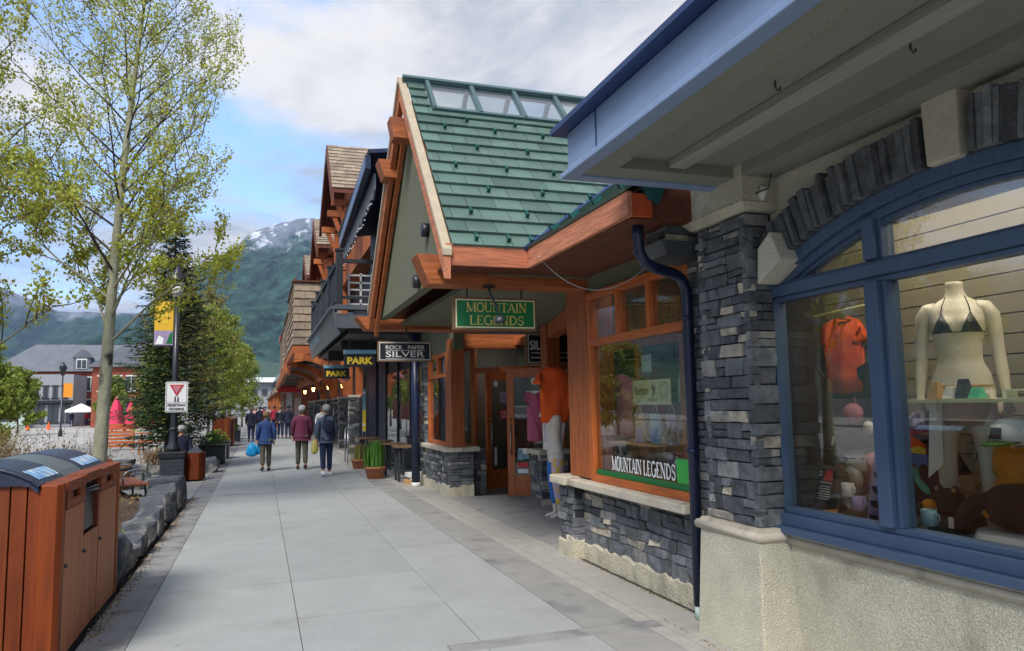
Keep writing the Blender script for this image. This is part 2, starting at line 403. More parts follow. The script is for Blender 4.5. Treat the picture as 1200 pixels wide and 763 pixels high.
mk('brick', '#8a4630', .85, .2, 1.5, .1, 8)
mk('greyrender', '#8f9296', .9, .1, .5, .05)
mk('paleclad', '#a9bcb4', .9, .1, .5, .05)
mk('winglass', (.03, .04, .05), .12, .1, 2, 0)
mk('winlit', '#8d98a0', .3, .2, 1, 0)
mk('skin', '#c08868', .6, .08, 8, 0)
mk('mannequin', '#cfc5b4', .35, .05, 5, 0, coat=.2)
mk('denim', '#1f2a48', .9, .25, 9, .8, 10)
mk('olivecloth', '#4a453a', .9, .25, 9, .8, 10)
mk('bluecloth', '#1d3a6a', .9, .25, 9, .9, 9)
mk('maroon', '#5a1f38', .9, .25, 9, .9, 9)
mk('slatecloth', '#4a5668', .9, .25, 9, .9, 9)
mk('navycloth', '#171c33', .9, .15, 14, .2)
mk('greycap', '#8c8c8a', .9, .1, 14, .1)
mk('whitecloth', '#d8d4d0', .9, .1, 8, .9, 8)
mk('pinkcloth', '#c07a86', .9, .12, 9, .2)
mk('redcloth', '#a8283a', .9, .1, 9, .2)
mk('orangecloth', '#e2581a', .9, .15, 7, 1.0, 7)
mk('amber', '#d98a1c', .8, .1, 9, .2)
mk('bluebag', '#19a0d8', .4, .1, 9, .1, trans=.3)
mk('yellowbag', '#d8d070', .4, .1, 9, .1, trans=.3)
mk('tealplush', '#4ab08c', .8, .1, 9, 0)
mk('skyblue', '#2a6ab0', .8, .1, 9, 0)
mk('fur', (.012, .011, .011), .8, .2, 40, .9, 90, fine=.3)
mk('kraft', '#b08a5a', .8, .1, 9, 0)
mk('lavender', '#9a88a8', .8, .15, 9, 0)
mk('floral', '#b0a08a', .85, .1, 9, .1, spots=('#5a5248', 22, .55, .6))
mk('plywood', '#b98a4a', .6, .12, 12, .1, stretch=(1, .2, 1))
mk('barkbrown', '#6e5238', .8, .2, 12, .3)
glass('shopglass', (.84, .87, .85), 1.8)
glass('doorglass', (.72, .76, .76), 1.6)
glass('skyglass', (.95, .97, .96), 2.3, .02)
# ================================================================ THE SETTING
g = MB(); g.poly([(-6000, -200, -.16), (6000, -200, -.16), (6000, 9000, -.16), (-6000, 9000, -.16)], 0)
tag(g.build('ground', 'asphalt', fix=False), kind='structure')
# sidewalk: slabs with open joints over a dark bed
g = MB(); g.box(-1.16, 7, -6, 140, -.15, -.012, 0)
tag(g.build('sidewalk_bed', 'grout'), kind='structure')
g = MB()
def slabs(x0, x1, ya, yb, step, m, off=0, jit=0, top=0.0, gap=.003):
    y = ya-off
    while y < yb:
        s = step*(1+U(-jit, jit)); a, b = max(y, ya), min(y+s, yb)
        if b-a > .02:
            zt = top+U(-.0012, .0012)
            g.box(x0+gap, x1-gap, a+gap, b-gap, -.011, zt, m)
        y += s
for xa, xb, of in ((-.84, .29, .19), (.29, 1.44, .19), (1.44, 2.2, .19)):
    slabs(xa, xb, -6, 4.86, 1.25, 0, of)
    slabs(xa, xb, 5.03, 14.82, 1.25, 0, 1.25-1.05)
    slabs(xa, xb, 15.12, 29.8, 1.5, 0, .4)
    slabs(xa, xb, 30.1, 45, 1.5, 0, .4); slabs(xa, xb, 45.3, 140, 3, 0, .4)
slabs(1.2, 2.75, 4.86, 5.03, 9, 2); slabs(-.84, 1.2, 4.86, 5.03, 9, 0)
for yy in (14.82, 29.8, 45): slabs(-.84, 2.75, yy, yy+.3, 9, 2)
for (a, b) in ((-6, 4.86), (5.03, 14.82), (15.12, 140)): slabs(2.2, 2.62, a, b, 1.6, 2, .3); slabs(2.62, 2.75, a, b, 2.2, 3, .3, gap=.0025)
slabs(-1.16, -.84, -6, 15, .42, 1, 0, .35)
slabs(-1.16, -.84, 15, 140, .9, 1, 0, .25)
slabs(2.75, 3.12, -6, 15.6, 2.4, 3, 0, .1)
slabs(3.12, 6.9, 7.6, 12.7, 1.9, 2, .2)
slabs(2.75, 6.9, 15.6, 140, 2.5, 2)
tag(g.build('sidewalk', ['concrete', 'paver', 'darkpave', 'kerbstone'], bevel=0), kind='structure')
g = MB(); g.box(-8.2, -1.17, 14.75, 140, -.15, -.006, 0); g.box(-8.2, -6.2, -6, 14.75, -.15, -.006, 0)
tag(g.build('boulevard_paving', 'darkpave'), kind='structure')
g = MB(); g.box(-8.35, -8.2, -6, 160, -.16, .004, 0); tag(g.build('kerb', 'kerbstone'), kind='structure')
g = MB(); g.box(-26, -8.36, -60, 260, -.16, -.15, 0); tag(g.build('street', 'plaza'), kind='structure')
g = MB(); g.box(-38, -26, -60, 300, -.16, -.02, 0); tag(g.build('far_sidewalk', 'plaza'), kind='structure')
# soil bed of the planter beside the walk, gently mounded
g = MB(); nx, ny = 14, 26
def soilz(x, y):
    e = min(1, (x+6.2)/.8, (-1.3-x)/.5, (y-7.3)/.5, (14.6-y)/.5); return -.02+.26*max(0, e)+.05*math.sin(x*3+y*2.1)*max(0, e)
for i in range(nx+1):
    for j in range(ny+1):
        x = -6.2+4.95*i/nx; y = 7.2+7.5*j/ny; g.v.append((x, y, soilz(x, y)+U(-.015, .015)))
for i in range(nx):
    for j in range(ny): g.face([i*(ny+1)+j, (i+1)*(ny+1)+j, (i+1)*(ny+1)+j+1, i*(ny+1)+j+1], 0, None, True)
tag(g.build('planting_bed_soil', 'soil', fix=False), kind='structure')

# ---------------- mountains (terrain): ridged heightfield, rock/snow above dark forest
def nz(x, y, o=5):
    from mathutils import noise
    v = 0; a = 1; f = 1
    for _ in range(o):
        v += a*(1-abs(noise.noise(Vector((x*f, y*f, 3.7))))*2); a *= .5; f *= 2.1
    return v/1.9
def mountain(name, prof, yc, depth, nx, ny, foot, mats, seed, amp):
    """prof: list of (x, crest height); crest along y=yc"""
    m = MB(); x0, x1 = prof[0][0], prof[-1][0]
    def crest(x):
        for (a, ha), (b, hb) in zip(prof, prof[1:]):
            if a <= x <= b: return ha+(hb-ha)*(x-a)/(b-a)
        return prof[-1][1]
    for i in range(nx+1):
        x = x0+(x1-x0)*i/nx; hc = crest(x)
        for j in range(ny+1):
            t = j/ny; y = yc-depth+depth*t
            q = t**1.15
            n_ = nz(x/900+seed, y/700, 6)-.5
            z = foot+(hc-foot)*q+n_*amp*min(1, t*3)*(1.0-.75*max(0, (t-.85)/.15))
            m.v.append((x+nz(y/500, x/600+seed)*40*t, y, z))
    # back row
    for i in range(nx):
        for j in range(ny): m.face([i*(ny+1)+j, (i+1)*(ny+1)+j, (i+1)*(ny+1)+j+1, i*(ny+1)+j+1], 0, None, True)
    o = m.build(name, mats, fix=False); tag(o, kind='structure'); return o
def mtnmat(name, snow_lo, snow_hi, treeline, ft='#2f4a36', rk='#7a7f88'):
    m = bpy.data.materials.new(name); m.use_nodes = True; nt = m.node_tree; N = nt.nodes; L = nt.links; b = N['Principled BSDF']
    b.inputs['Roughness'].default_value = .95; b.inputs['Specular IOR Level'].default_value = .1
    tc = N.new('ShaderNodeTexCoord'); sp = N.new('ShaderNodeSeparateXYZ'); L.new(tc.outputs['Object'], sp.inputs[0])
    def noise(sc, st=(1, 1, 1), det=8):
        mp = N.new('ShaderNodeMapping'); mp.inputs['Scale'].default_value = st; L.new(tc.outputs['Object'], mp.inputs[0])
        n = N.new('ShaderNodeTexNoise'); n.inputs['Scale'].default_value = sc; n.inputs['Detail'].default_value = det; n.inputs['Roughness'].default_value = .68
        L.new(mp.outputs[0], n.inputs['Vector']); return n.outputs['Fac']
    def rng(src, a, b_, c=0, d=1):
        r = N.new('ShaderNodeMapRange'); r.inputs['From Min'].default_value = a; r.inputs['From Max'].default_value = b_; r.inputs['To Min'].default_value = c; r.inputs['To Max'].default_value = d
        L.new(src, r.inputs['Value']); return r.outputs[0]
    def math_(op, a, b_):
        q = N.new('ShaderNodeMath'); q.operation = op
        for i, k in enumerate((a, b_)):
            if isinstance(k, (int, float)): q.inputs[i].default_value = k
            else: L.new(k, q.inputs[i])
        return q.outputs[0]
    def mix(f, a, b_):
        q = N.new('ShaderNodeMix'); q.data_type = 'RGBA'; L.new(f, q.inputs['Factor'])
        for k, s in (('A', a), ('B', b_)):
            if isinstance(s, str): q.inputs[k].default_value = lin(s)+[1]
            else: L.new(s, q.inputs[k])
        return q.outputs['Result']
    forest = mix(rng(noise(.028, (1, 1, .3)), .38, .62), '#0e1c16', ft)
    fz = rng(noise(.16, (1, 1, .6), 3), .35, .65, .55, 1.45)
    vs = N.new('ShaderNodeVectorMath'); vs.operation = 'SCALE'; L.new(forest, vs.inputs[0]); L.new(fz, vs.inputs['Scale']); forest = vs.outputs[0]
    rock = mix(rng(noise(.012, (1, 1, .5)), .35, .65), '#565c66', rk)
    z = math_('ADD', sp.outputs['Z'], math_('MULTIPLY', rng(noise(.006, (1, 1, .2)), .3, .7, -1, 1), 110))
    base = mix(rng(z, treeline-30, treeline+40), forest, rock)
    couloir = rng(noise(.022, (1, .6, .14), 10), .54, .60)
    sn = math_('MULTIPLY', rng(z, snow_lo, snow_hi), couloir)
    L.new(mix(sn, base, '#d8dde6'), b.inputs['Base Color'])
    MATS[name] = m
mtnmat('mountain_near', 460, 700, 560, ft='#314d40')
mtnmat('mountain_far', 480, 760, 430)
mountain('hills', [(-380, 300), (-239, 470), (-83, 655), (40, 715), (115, 745), (181, 738), (420, 800), (900, 900)], 3000, 1900, 160, 90, -5, 'mountain_near', 1.3, 190)
mountain('mountain_range', [(-3600, 900), (-3000, 880), (-2300, 820), (-1700, 700), (-1150, 560), (-870, 440), (-500, 430), (-100, 300)], 3900, 2300, 200, 90, -5, 'mountain_far', 5.1, 220)
# range across the valley to the left (seen in the shop glass)
m = MB(); nxx, nyy = 60, 24
for i in range(nxx+1):
    y = -1800+4600*i/nxx
    for j in range(nyy+1):
        t = j/nyy; x = -1100-1900*t
        m.v.append((x, y, -5+(420+180*nz(y/1500, 2.2, 3))*t**1.1+(nz(x/600, y/600, 5)-.5)*190*min(1, t*3)))
for i in range(nxx):
    for j in range(nyy): m.face([i*(nyy+1)+j, i*(nyy+1)+j+1, (i+1)*(nyy+1)+j+1, (i+1)*(nyy+1)+j], 0, None, True)
tag(m.build('western_range', 'mountain_far', fix=False), kind='structure')
# forested foothill behind the town
m = MB(); nxx, nyy = 90, 16
for i in range(nxx+1):
    x = -900+1300*i/nxx
    for j in range(nyy+1):
        t = j/nyy; y = 620+700*t
        m.v.append((x, y, -1+t*(62+34*nz(x/260, 8.8, 4))+U(-2, 3)*(t > .1)))
for i in range(nxx):
    for j in range(nyy): m.face([i*(nyy+1)+j, (i+1)*(nyy+1)+j, (i+1)*(nyy+1)+j+1, i*(nyy+1)+j+1], 0, None, True)
mk('foothill', '#2c4630', .95, .35, .05, 0)
tag(m.build('foothills', 'foothill', fix=False), kind='structure')
# ================================================================ GREEN-ROOFED SHOP
shop = thing('gift_shop', (3.2, 9.5, 0), 'timber and stone gift shop with a steep green metal roof and a recessed entrance', 'shop')
# stone base of the south wing, wall faces the walk (normal -x)
w = MB()
w.box(3.22, 3.30, 5.0, 7.3, .15, .74, 1)
ledge(w, (3.20, 7.3, .15), (0, -1, 0), 2.3, .59, (-1, 0, 0), depth=.06, j=.014, hr=(.05, .14), lr=(.08, .32), cream=.02)
w.build('stone_base', ['ledgestone', 'mortar'], shop, bevel=.004); w = MB()
w.box(3.10, 3.24, 7.24, 7.60, .15, .74, 1)
ledge(w, (3.08, 7.60, .15), (0, -1, 0), .36, .59, (-1, 0, 0), depth=.05, hr=(.05, .1), lr=(.12, .24))
ledge(w, (3.08, 7.24, .15), (1, 0, 0), .14, .59, (0, -1, 0), depth=.05, hr=(.05, .1), lr=(.14, .2), j=.004)
ledge(w, (3.62, 7.60, .15), (-1, 0, 0), .5, .59, (0, 1, 0), depth=.05, hr=(.05, .1), lr=(.14, .2), j=.004)
w.build('stone_base', ['ledgestone', 'mortar'], shop, bevel=.004); w = MB()
w.box(3.14, 3.25, 12.75, 15.1, .26, .76, 1); w.box(3.18, 3.52, 12.75, 12.95, .26, .76, 1)
ledge(w, (3.11, 15.1, .16), (0, -1, 0), 2.38, .61, (-1, 0, 0), depth=.05, hr=(.05, .11), lr=(.12, .34), cream=.03)
ledge(w, (3.11, 12.72, .16), (1, 0, 0), .44, .61, (0, -1, 0), depth=.05, hr=(.06, .12), lr=(.15, .3), j=.005, cream=0)
w.build('stone_base', ['ledgestone', 'mortar'], shop, bevel=.004); w = MB()
ledge(w, (3.55, 12.95, .0), (1, 0, 0), .30, .80, (0, -1, 0), depth=.05, hr=(.06, .12), lr=(.15, .3), j=.005, cream=0)
w.build('stone_base', ['ledgestone', 'mortar'], shop, bevel=.004); w = MB()
ledge(w, (3.13, 15.1, .77), (0, -1, 0), .42, 1.95, (-1, 0, 0), depth=.05, hr=(.05, .11), lr=(.12, .3)); w.box(3.15, 3.3, 14.7, 15.08, .77, 2.7, 1)
w.build('stone_base', ['ledgestone', 'mortar'], shop, bevel=.004); w = MB()
w.box(4.20, 4.58, 11.05, 11.5, .12, .78, 1)
ledge(w, (4.17, 11.02, .1), (1, 0, 0), .45, .68, (0, -1, 0), depth=.05, hr=(.06, .12), lr=(.15, .3), j=.005, cream=0)
ledge(w, (4.17, 11.5, .1), (0, -1, 0), .48, .68, (-1, 0, 0), depth=.05, hr=(.06, .12), lr=(.15, .3), j=.005)
w.build('stone_base', ['ledgestone', 'mortar'], shop, bevel=.004)
p = MB()   # rough parged foot
def parge(a, b, nrm, h, th=.05):
    a, b = Vector(a), Vector(b); L_ = (b-a).length; k = max(2, int(L_/.09)); n = Vector(nrm); pr = None
    for i in range(k+1):
        q = a+(b-a)*i/k; hh = h+U(-.022, .03); o1 = U(-.006, .008)
        cur = [q, q+n*(th+o1), q+n*(th+o1)+Vector((0, 0, hh-.02)), q+n*(th*.6)+Vector((0, 0, hh)), q+Vector((0, 0, hh))]
        if pr:
            for c in range(5): p.poly([pr[c], cur[c], cur[(c+1) % 5], pr[(c+1) % 5]], 0, .4)
        else: p.poly(list(reversed(cur)), 0, .4)
        pr = cur
    p.poly(pr, 0, .4)
parge((3.24, 7.26, -.01), (3.24, 5.02, -.01), (-1, 0, 0), .18, .06)
p.build('parged_footing', 'parge', shop); p = MB()
parge((3.12, 7.62, -.01), (3.12, 7.22, -.01), (-1, 0, 0), .19, .055); parge((3.065, 7.27, -.01), (3.26, 7.27, -.01), (0, -1, 0), .19, .05)
p.build('parged_footing', 'parge', shop); p = MB()
parge((3.15, 15.1, -.01), (3.15, 12.74, -.01), (-1, 0, 0), .20, .06); parge((3.09, 12.76, -.01), (3.55, 12.76, -.01), (0, -1, 0), .20, .05)
p.build('parged_footing', 'parge', shop); p = MB()
parge((4.18, 11.06, -.01), (4.62, 11.06, -.01), (0, -1, 0), .1, .04)
p.build('parged_footing', 'parge', shop)
for bx in ((3.03, 3.3, 5.0, 7.22, .735, .81), (2.98, 3.3, 7.225, 7.64, .74, .825), (3.04, 3.35, 12.66, 15.1, .77, .845), (3.355, 3.66, 12.66, 13.0, .77, .845), (4.12, 4.68, 10.97, 11.55, .78, .86)):
    s = MB(); s.box(*bx); s.build('sill', 'capstone', shop, bevel=.012)
# olive wall surfaces above the glass
w = MB()
w.box(3.19, 3.35, 5.0, 7.6, 2.70, 3.6, 0); w.box(3.19, 3.35, 4.6, 5.0, .0, 3.6, 0)
w.box(3.19, 3.35, 12.6, 15.3, 2.55, 3.1, 0)
# gable wall: polygon following the rafters, one thick sheet
gy = [(7.1, 2.93), (11.62, 2.93), (11.62, 2.95), (8.86, 5.45), (7.1, 3.45)]
w.prism([(1.74, y, z) for y, z in gy], (.12, 0, 0), 0)
w.box(5.2, 5.3, 4.95, 15.3, 0, 3.0, 1); w.box(3.4, 5.2, 4.92, 5.0, 0, 3.0, 1); w.box(3.36, 5.2, 15.1, 15.3, 0, 3.0, 1)
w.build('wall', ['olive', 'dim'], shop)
# ceiling over the entrance recess
c = MB(); c.box(2.1, 5.2, 6.9, 12.6, 2.86, 2.92, 0); c.build('ceiling', 'olive', shop)
# timber posts and beams
po = MB(); po.box(3.15, 3.46, 6.94, 7.44, .827, 2.78, 0, .35); po.build('post', 'redwood_z', shop, bevel=.006)
po = MB(); po.box(3.16, 3.40, 12.72, 13.06, .847, 2.75, 0, .5); po.build('post', 'redwood_z', shop, bevel=.006)
po = MB(); po.box(4.34, 4.58, 11.12, 11.38, .862, 2.85, 0, .3); po.build('post', 'redwood_z', shop, bevel=.006)
def beamobj(name, a, b, w_, h_, mat, ends=None, taper=0, par=None):
    q = MB(); a, b = Vector(a), Vector(b)
    # tapered nose on end a: the top projects further than the bottom
    d = (b-a).normalized(); r = d.cross(Vector((0, 0, 1))).normalized()*w_/2; u = Vector((0, 0, h_/2))
    at = a; ab = a+d*taper
    q.hexa([ab-r-u, ab+r-u, b+r-u, b-r-u, at-r+u, at+r+u, b+r+u, b-r+u], 0, .6)
    return q.build(name, mat, par or shop, bevel=.006)
beamobj('beam', (1.40, 7.10, 2.905), (3.4, 7.10, 2.905), .30, .29, 'redwood_x', taper=.12)
beamobj('beam', (1.40, 11.93, 2.90), (3.6, 11.93, 2.90), .42, .20, 'redwood_x', taper=.16)
beamobj('beam', (1.42, 9.70, 4.72), (2.2, 9.70, 4.72), .30, .24, 'redwood_x', taper=.08)
beamobj('beam', (1.44, 8.86, 4.98), (2.2, 8.86, 4.98), .24, .26, 'redwood_x', taper=.05)
beamobj('beam', (3.55, 7.55, 2.74), (4.45, 11.1, 2.74), .18, .22, 'redwood_y')
beamobj('beam', (3.41, 12.9, 2.72), (5.1, 12.9, 2.72), .14, .26, 'redwood_x')
# fascias
f = MB()
f.box(1.60, 2.40, 6.585, 6.64, 2.88, 3.085, 0, .2)
f.build('fascia', 'weathered_x', shop, bevel=.003)
f = MB(); f.box(2.40, 2.44, 4.53, 6.60, 2.88, 3.06, 0, .8); f.build('fascia', 'weathered_y', shop, bevel=.003)
f = MB(); f.box(2.442, 2.60, 4.533, 4.57, 2.885, 3.05, 0, .8); f.build('fascia', 'endgrain', shop, bevel=.003)
f = MB(); f.box(1.60, 2.399, 6.65, 7.0, 2.875, 2.897, 0); f.box(2.445, 3.3, 4.58, 6.95, 2.875, 2.897, 0); f.box(2.401, 2.444, 6.62, 6.95, 2.875, 2.897, 0)
f.box(2.605, 3.0, 4.56, 4.60, 2.88, 3.3, 0)
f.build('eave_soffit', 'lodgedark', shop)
# rakes: pale metal cap on red barge board, near and far
Rg = Vector((1.57, 8.85, 5.62)); EN = Vector((1.57, 6.60, 3.05)); EF = Vector((1.57, 11.6, 3.04))
def rake(a, b, dz0, dz1, x0, x1, mat, name='barge_board'):
    q = MB(); A, B = Vector(a), Vector(b)
    q.hexa([(x0, A.y, A.z+dz0), (x1, A.y, A.z+dz0), (x1, B.y, B.z+dz0), (x0, B.y, B.z+dz0), (x0, A.y, A.z+dz1), (x1, A.y, A.z+dz1), (x1, B.y, B.z+dz1), (x0, B.y, B.z+dz1)], 0, .7)
    return q.build(name, mat, shop, bevel=.004)
dn = (Rg-EN).normalized(); E2 = EN-dn*.06
rake(E2, Rg, -.26, -.03, 1.575, 1.64, 'weathered_y'); rake(E2-dn*.02, Rg, -.027, .035, 1.56, 1.65, 'rakecap', 'rake_flashing')
rake(Rg, EF, -.26, -.03, 1.575, 1.64, 'redwood_y'); rake(Rg, EF, -.027, .05, 1.55, 1.665, 'rakecap', 'rake_flashing')
rake(Rg+Vector((0, .0, -.28)), EF+Vector((0, 0, -.28)), -.10, 0, 1.66, 1.72, 'redwood_y')
# roof deck soffits (under both slopes)
d = MB()
for a, b in ((EN, Vector((1.57, 8.1, 4.763))), (Vector((1.57, 9.5, 5.0)), EF)):
    d.hexa([(1.66, a.y, a.z-.09), (7, a.y, a.z-.09), (7, b.y, b.z-.09), (1.66, b.y, b.z-.09), (1.66, a.y, a.z-.02), (7, a.y, a.z-.02), (7, b.y, b.z-.02), (1.66, b.y, b.z-.02)], 0)
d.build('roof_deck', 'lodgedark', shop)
# green metal courses
rf = MB(); sl = Rg-EN; Ls = math.hypot(sl.y, sl.z); vd = Vector((0, sl.y, sl.z)); nn = Vector((0, -sl.z, sl.y))
def ur(v):
    y = EN.y+sl.y*v/Ls
    u0 = 0.09
    if y < 6.6+2.4: u1 = (2.4+max(0, (y-6.6))/.6)-1.57
    if v > Ls*.78-.02: return (u0, .30)
    return (u0, min(u1, 5.2))
og = Vector((1.57, EN.y, EN.z))+nn.normalized()*.012
courses(rf, og, (1, 0, 0), vd, nn, Ls*.985, .212, ur, pw=.30, th=.036, stag=.37)
sf = EF-Rg; Lf = math.hypot(sf.y, sf.z)
courses(rf, Vector((1.57, EF.y, EF.z)), (1, 0, 0), (0, -sf.y, -sf.z), (0, -sf.z, sf.y), Lf*.8, .212, lambda v: (.09, 5.2), pw=.30, th=.026)
# wing slope facing the walk: eave along y at x=2.4, rises toward +x
wv = Vector((1, 0, .7)); wn = Vector((-.7, 0, 1))
Lw = wv.length*2.2
def uw(v):
    x = v/wv.length; return (0.0, 2.07+.6*x)
courses(rf, Vector((2.40, 4.53, 3.055))+wn.normalized()*.01, (0, 1, 0), wv, wn, Lw, .212, uw, pw=.30, th=.03, stag=.37)
rf.build('roof', 'greenroof', shop)
d = MB(); d.hexa([(2.44, 4.56, 3.03), (4.6, 4.56, 4.54), (4.6, 7.9, 4.54), (2.44, 6.6, 3.03), (2.44, 4.56, 3.05), (4.6, 4.56, 4.56), (4.6, 7.9, 4.56), (2.44, 6.6, 3.05)], 0)
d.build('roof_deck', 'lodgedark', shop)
v = MB(); v.beam((2.36, 6.58, 3.07), (4.4, 7.82, 4.50), .10, .03, 0); v.build('valley_flashing', 'navytrim', shop)
v = MB(); v.hexa([(2.56, 4.50, 3.0), (2.64, 4.5, 2.98), (2.75, 4.53, 3.2), (2.5, 4.53, 3.14), (2.56, 4.56, 3.02), (2.64, 4.56, 2.98), (2.75, 4.56, 3.2), (2.5, 4.56, 3.14)]); v.build('gable_flashing', 'greentrim', shop)
# snow guards
def guard(P, vdir, ndir, k=[0]):
    q = MB(); a = Vector(P); vdir = Vector(vdir).normalized(); ndir = Vector(ndir).normalized()
    q.beam(a+ndir*.035, a+vdir*.09+ndir*.035, .016, .035, 0, up=ndir); q.beam(a+vdir*.0+ndir*.04, a+vdir*.01+ndir*.04, .036, .05, 0, up=ndir)
    q.build('snow_guard', 'greentrim', shop)
V = vd.normalized(); NN = nn.normalized()
for vv, xs in ((.06, (1.9, 2.22, 2.45)), (.5, (1.93, 2.52, 3.0)), (.92, (2.2, 2.8, 3.35)), (1.36, (1.93, 2.5, 3.05, 3.6)), (1.78, (2.25, 2.85, 3.45, 4.1)), (2.2, (1.95, 2.55, 3.15, 3.75)), (2.42, (2.25, 2.85, 3.45, 4.1))):
    for x in xs:
        if vv < 2.5: guard(Vector((x, EN.y, EN.z))+V*vv+NN*.03, V, NN)
for i in range(4):
    guard(Vector((2.47, 4.72+i*.45, 3.10))+wn.normalized()*.02, wv, wn)
# ridge skylights on both slopes
def skyl(base, vdir, ndir, L0, L1, name):
    vdir, ndir = Vector(vdir).normalized(), Vector(ndir).normalized()
    fr = MB()
    P = lambda x, v, n: Vector((x, base.y, base.z))+vdir*v+ndir*n
    xs = [1.90+.57*i for i in range(9)]
    for x in xs: fr.beam(P(x, L0, .06), P(x, L1, .06), .05, .07, 0, up=ndir)
    fr.beam(P(1.87, L0, .055), P(6.5, L0, .055), .05, .06, 0, up=ndir); fr.beam(P(1.60, L1, .07), P(6.5, L1, .07), .06, .07, 0, up=ndir)
    fr.beam(P(1.87, L0-.06, .04), P(6.5, L0-.06, .04), .10, .02, 1, up=ndir)
    o = fr.build(name, ['skyframe', 'greenroof'], shop)
    for a, b in zip(xs, xs[1:]):
        gl = MB(); gl.prism([P(a+.026, L0+.026, .05), P(b-.026, L0+.026, .05), P(b-.026, L1-.03, .05), P(a+.026, L1-.03, .05)], ndir*.01, 0); gl.build('pane', 'skyglass', o)
skyl(EN, vd, nn, Ls*.775, Ls*.985, 'skylight')
skyl(EF, (0, -sf.y, -sf.z), (0, -sf.z, sf.y), Lf*.80, Lf*.985, 'skylight')
# round gable vents lamps
for (y, z) in ((7.97, 3.53), (8.46, 3.03)):
    q = MB(); q.lathe((1.74, y, z), [(.03, 0), (.075, 0), (.08, -.07), (.055, -.085)], 16, axis='x'); q.build('can_light', 'black', shop, fix=True)
# ---- windows (frame > pane, mullion)
def timber_window(y0, y1, z0, z1, x, zt, tops, fm='fir', dark='shopglass'):
    f = MB(); t = .07
    f.box(x-.04, x+.06, y0, y0+t, z0, z1, 1, .8); f.box(x-.04, x+.06, y1-t, y1, z0, z1, 1, .8)
    f.box(x-.045, x+.06, y0+t, y1-t, z0, z0+t, 0, .8); f.box(x-.045, x+.06, y0+t, y1-t, z1-t, z1, 0, .6); f.box(x-.04, x+.06, y0+t, y1-t, zt-.035, zt+.035, 0, .9)
    ys = [y0+t+(y1-y0-2*t)*k/tops for k in range(tops+1)]
    for yy in ys[1:-1]: f.box(x-.035, x+.06, yy-.03, yy+.03, zt+.035, z1-t, 1, .5)
    o = f.build('window', [fm+'_y', fm+'_z'], shop, bevel=.004)
    gl = MB(); gl.box(x+.005, x+.017, y0+t, y1-t, z0+t, zt-.035, 0); gl.build('pane', dark, o)
    for a, b in zip(ys, ys[1:]):
        gl = MB(); gl.box(x+.007, x+.019, a+.03, b-.03, zt+.035, z1-t); gl.build('pane', dark, o)
    return o
win = timber_window(5.0, 6.92, .812, 2.70, 3.19, 2.19, 3)
wn_ = timber_window(13.08, 14.66, .847, 2.55, 3.2, 2.13, 2)
# frame member of the recess storefront (behind the posts)
s2 = MB(); s2.box(4.7, 4.78, 7.6, 11.0, 0, .5, 0); s2.box(4.7, 4.78, 7.6, 11.0, 2.3, 2.9, 0)
for yy in (7.6, 8.7, 9.8, 10.9): s2.box(4.69, 4.79, yy, yy+.1, .5, 2.3, 0)
o = s2.build('storefront_screen', 'fir_z', shop)
gl = MB(); gl.box(4.735, 4.745, 7.7, 10.9, .5, 2.3); gl.build('pane', 'doorglass', o)
# entrance screen with the two door leaves; angled wall from A to B
A = Vector((3.60, 13.9, 0)); B = Vector((5.15, 11.9, 0)); dd = (B-A).normalized(); nd = Vector((-dd.y, dd.x, 0)); nd = -nd if nd.x > 0 else nd
L_ = (B-A).length
e = MB()
def ep(a, b, z0, z1, th=.09, m=0):
    p0, p1 = A+dd*a, A+dd*b; q = nd*th/2
    e.hexa([p0-q+Vector((0, 0, z0)), p1-q+Vector((0, 0, z0)), p1+q+Vector((0, 0, z0)), p0+q+Vector((0, 0, z0)), p0-q+Vector((0, 0, z1)), p1-q+Vector((0, 0, z1)), p1+q+Vector((0, 0, z1)), p0+q+Vector((0, 0, z1))], m, .6)
for a, b in ((-.1, .02), (.32, .42), (L_-.1, L_)): ep(a, b, 0, 2.8)
ep(.02, .32, .0, .85); ep(.02, .32, 2.6, 2.8); ep(.42, L_-.1, 2.17, 2.27, .088); ep(.42, L_-.1, 2.65, 2.8, .088)
scr = e.build('door_frame', 'redwood_z', shop, bevel=.004)
gl = MB()
for a, b, z0, z1 in ((.02, .32, .85, 2.6), (.42, L_-.1, 2.27, 2.65)):
    p0, p1 = A+dd*a, A+dd*b; gl.prism([p0+Vector((0, 0, z0)), p1+Vector((0, 0, z0)), p1+Vector((0, 0, z1)), p0+Vector((0, 0, z1))], nd*.01)
gl.build('pane', 'doorglass', scr)
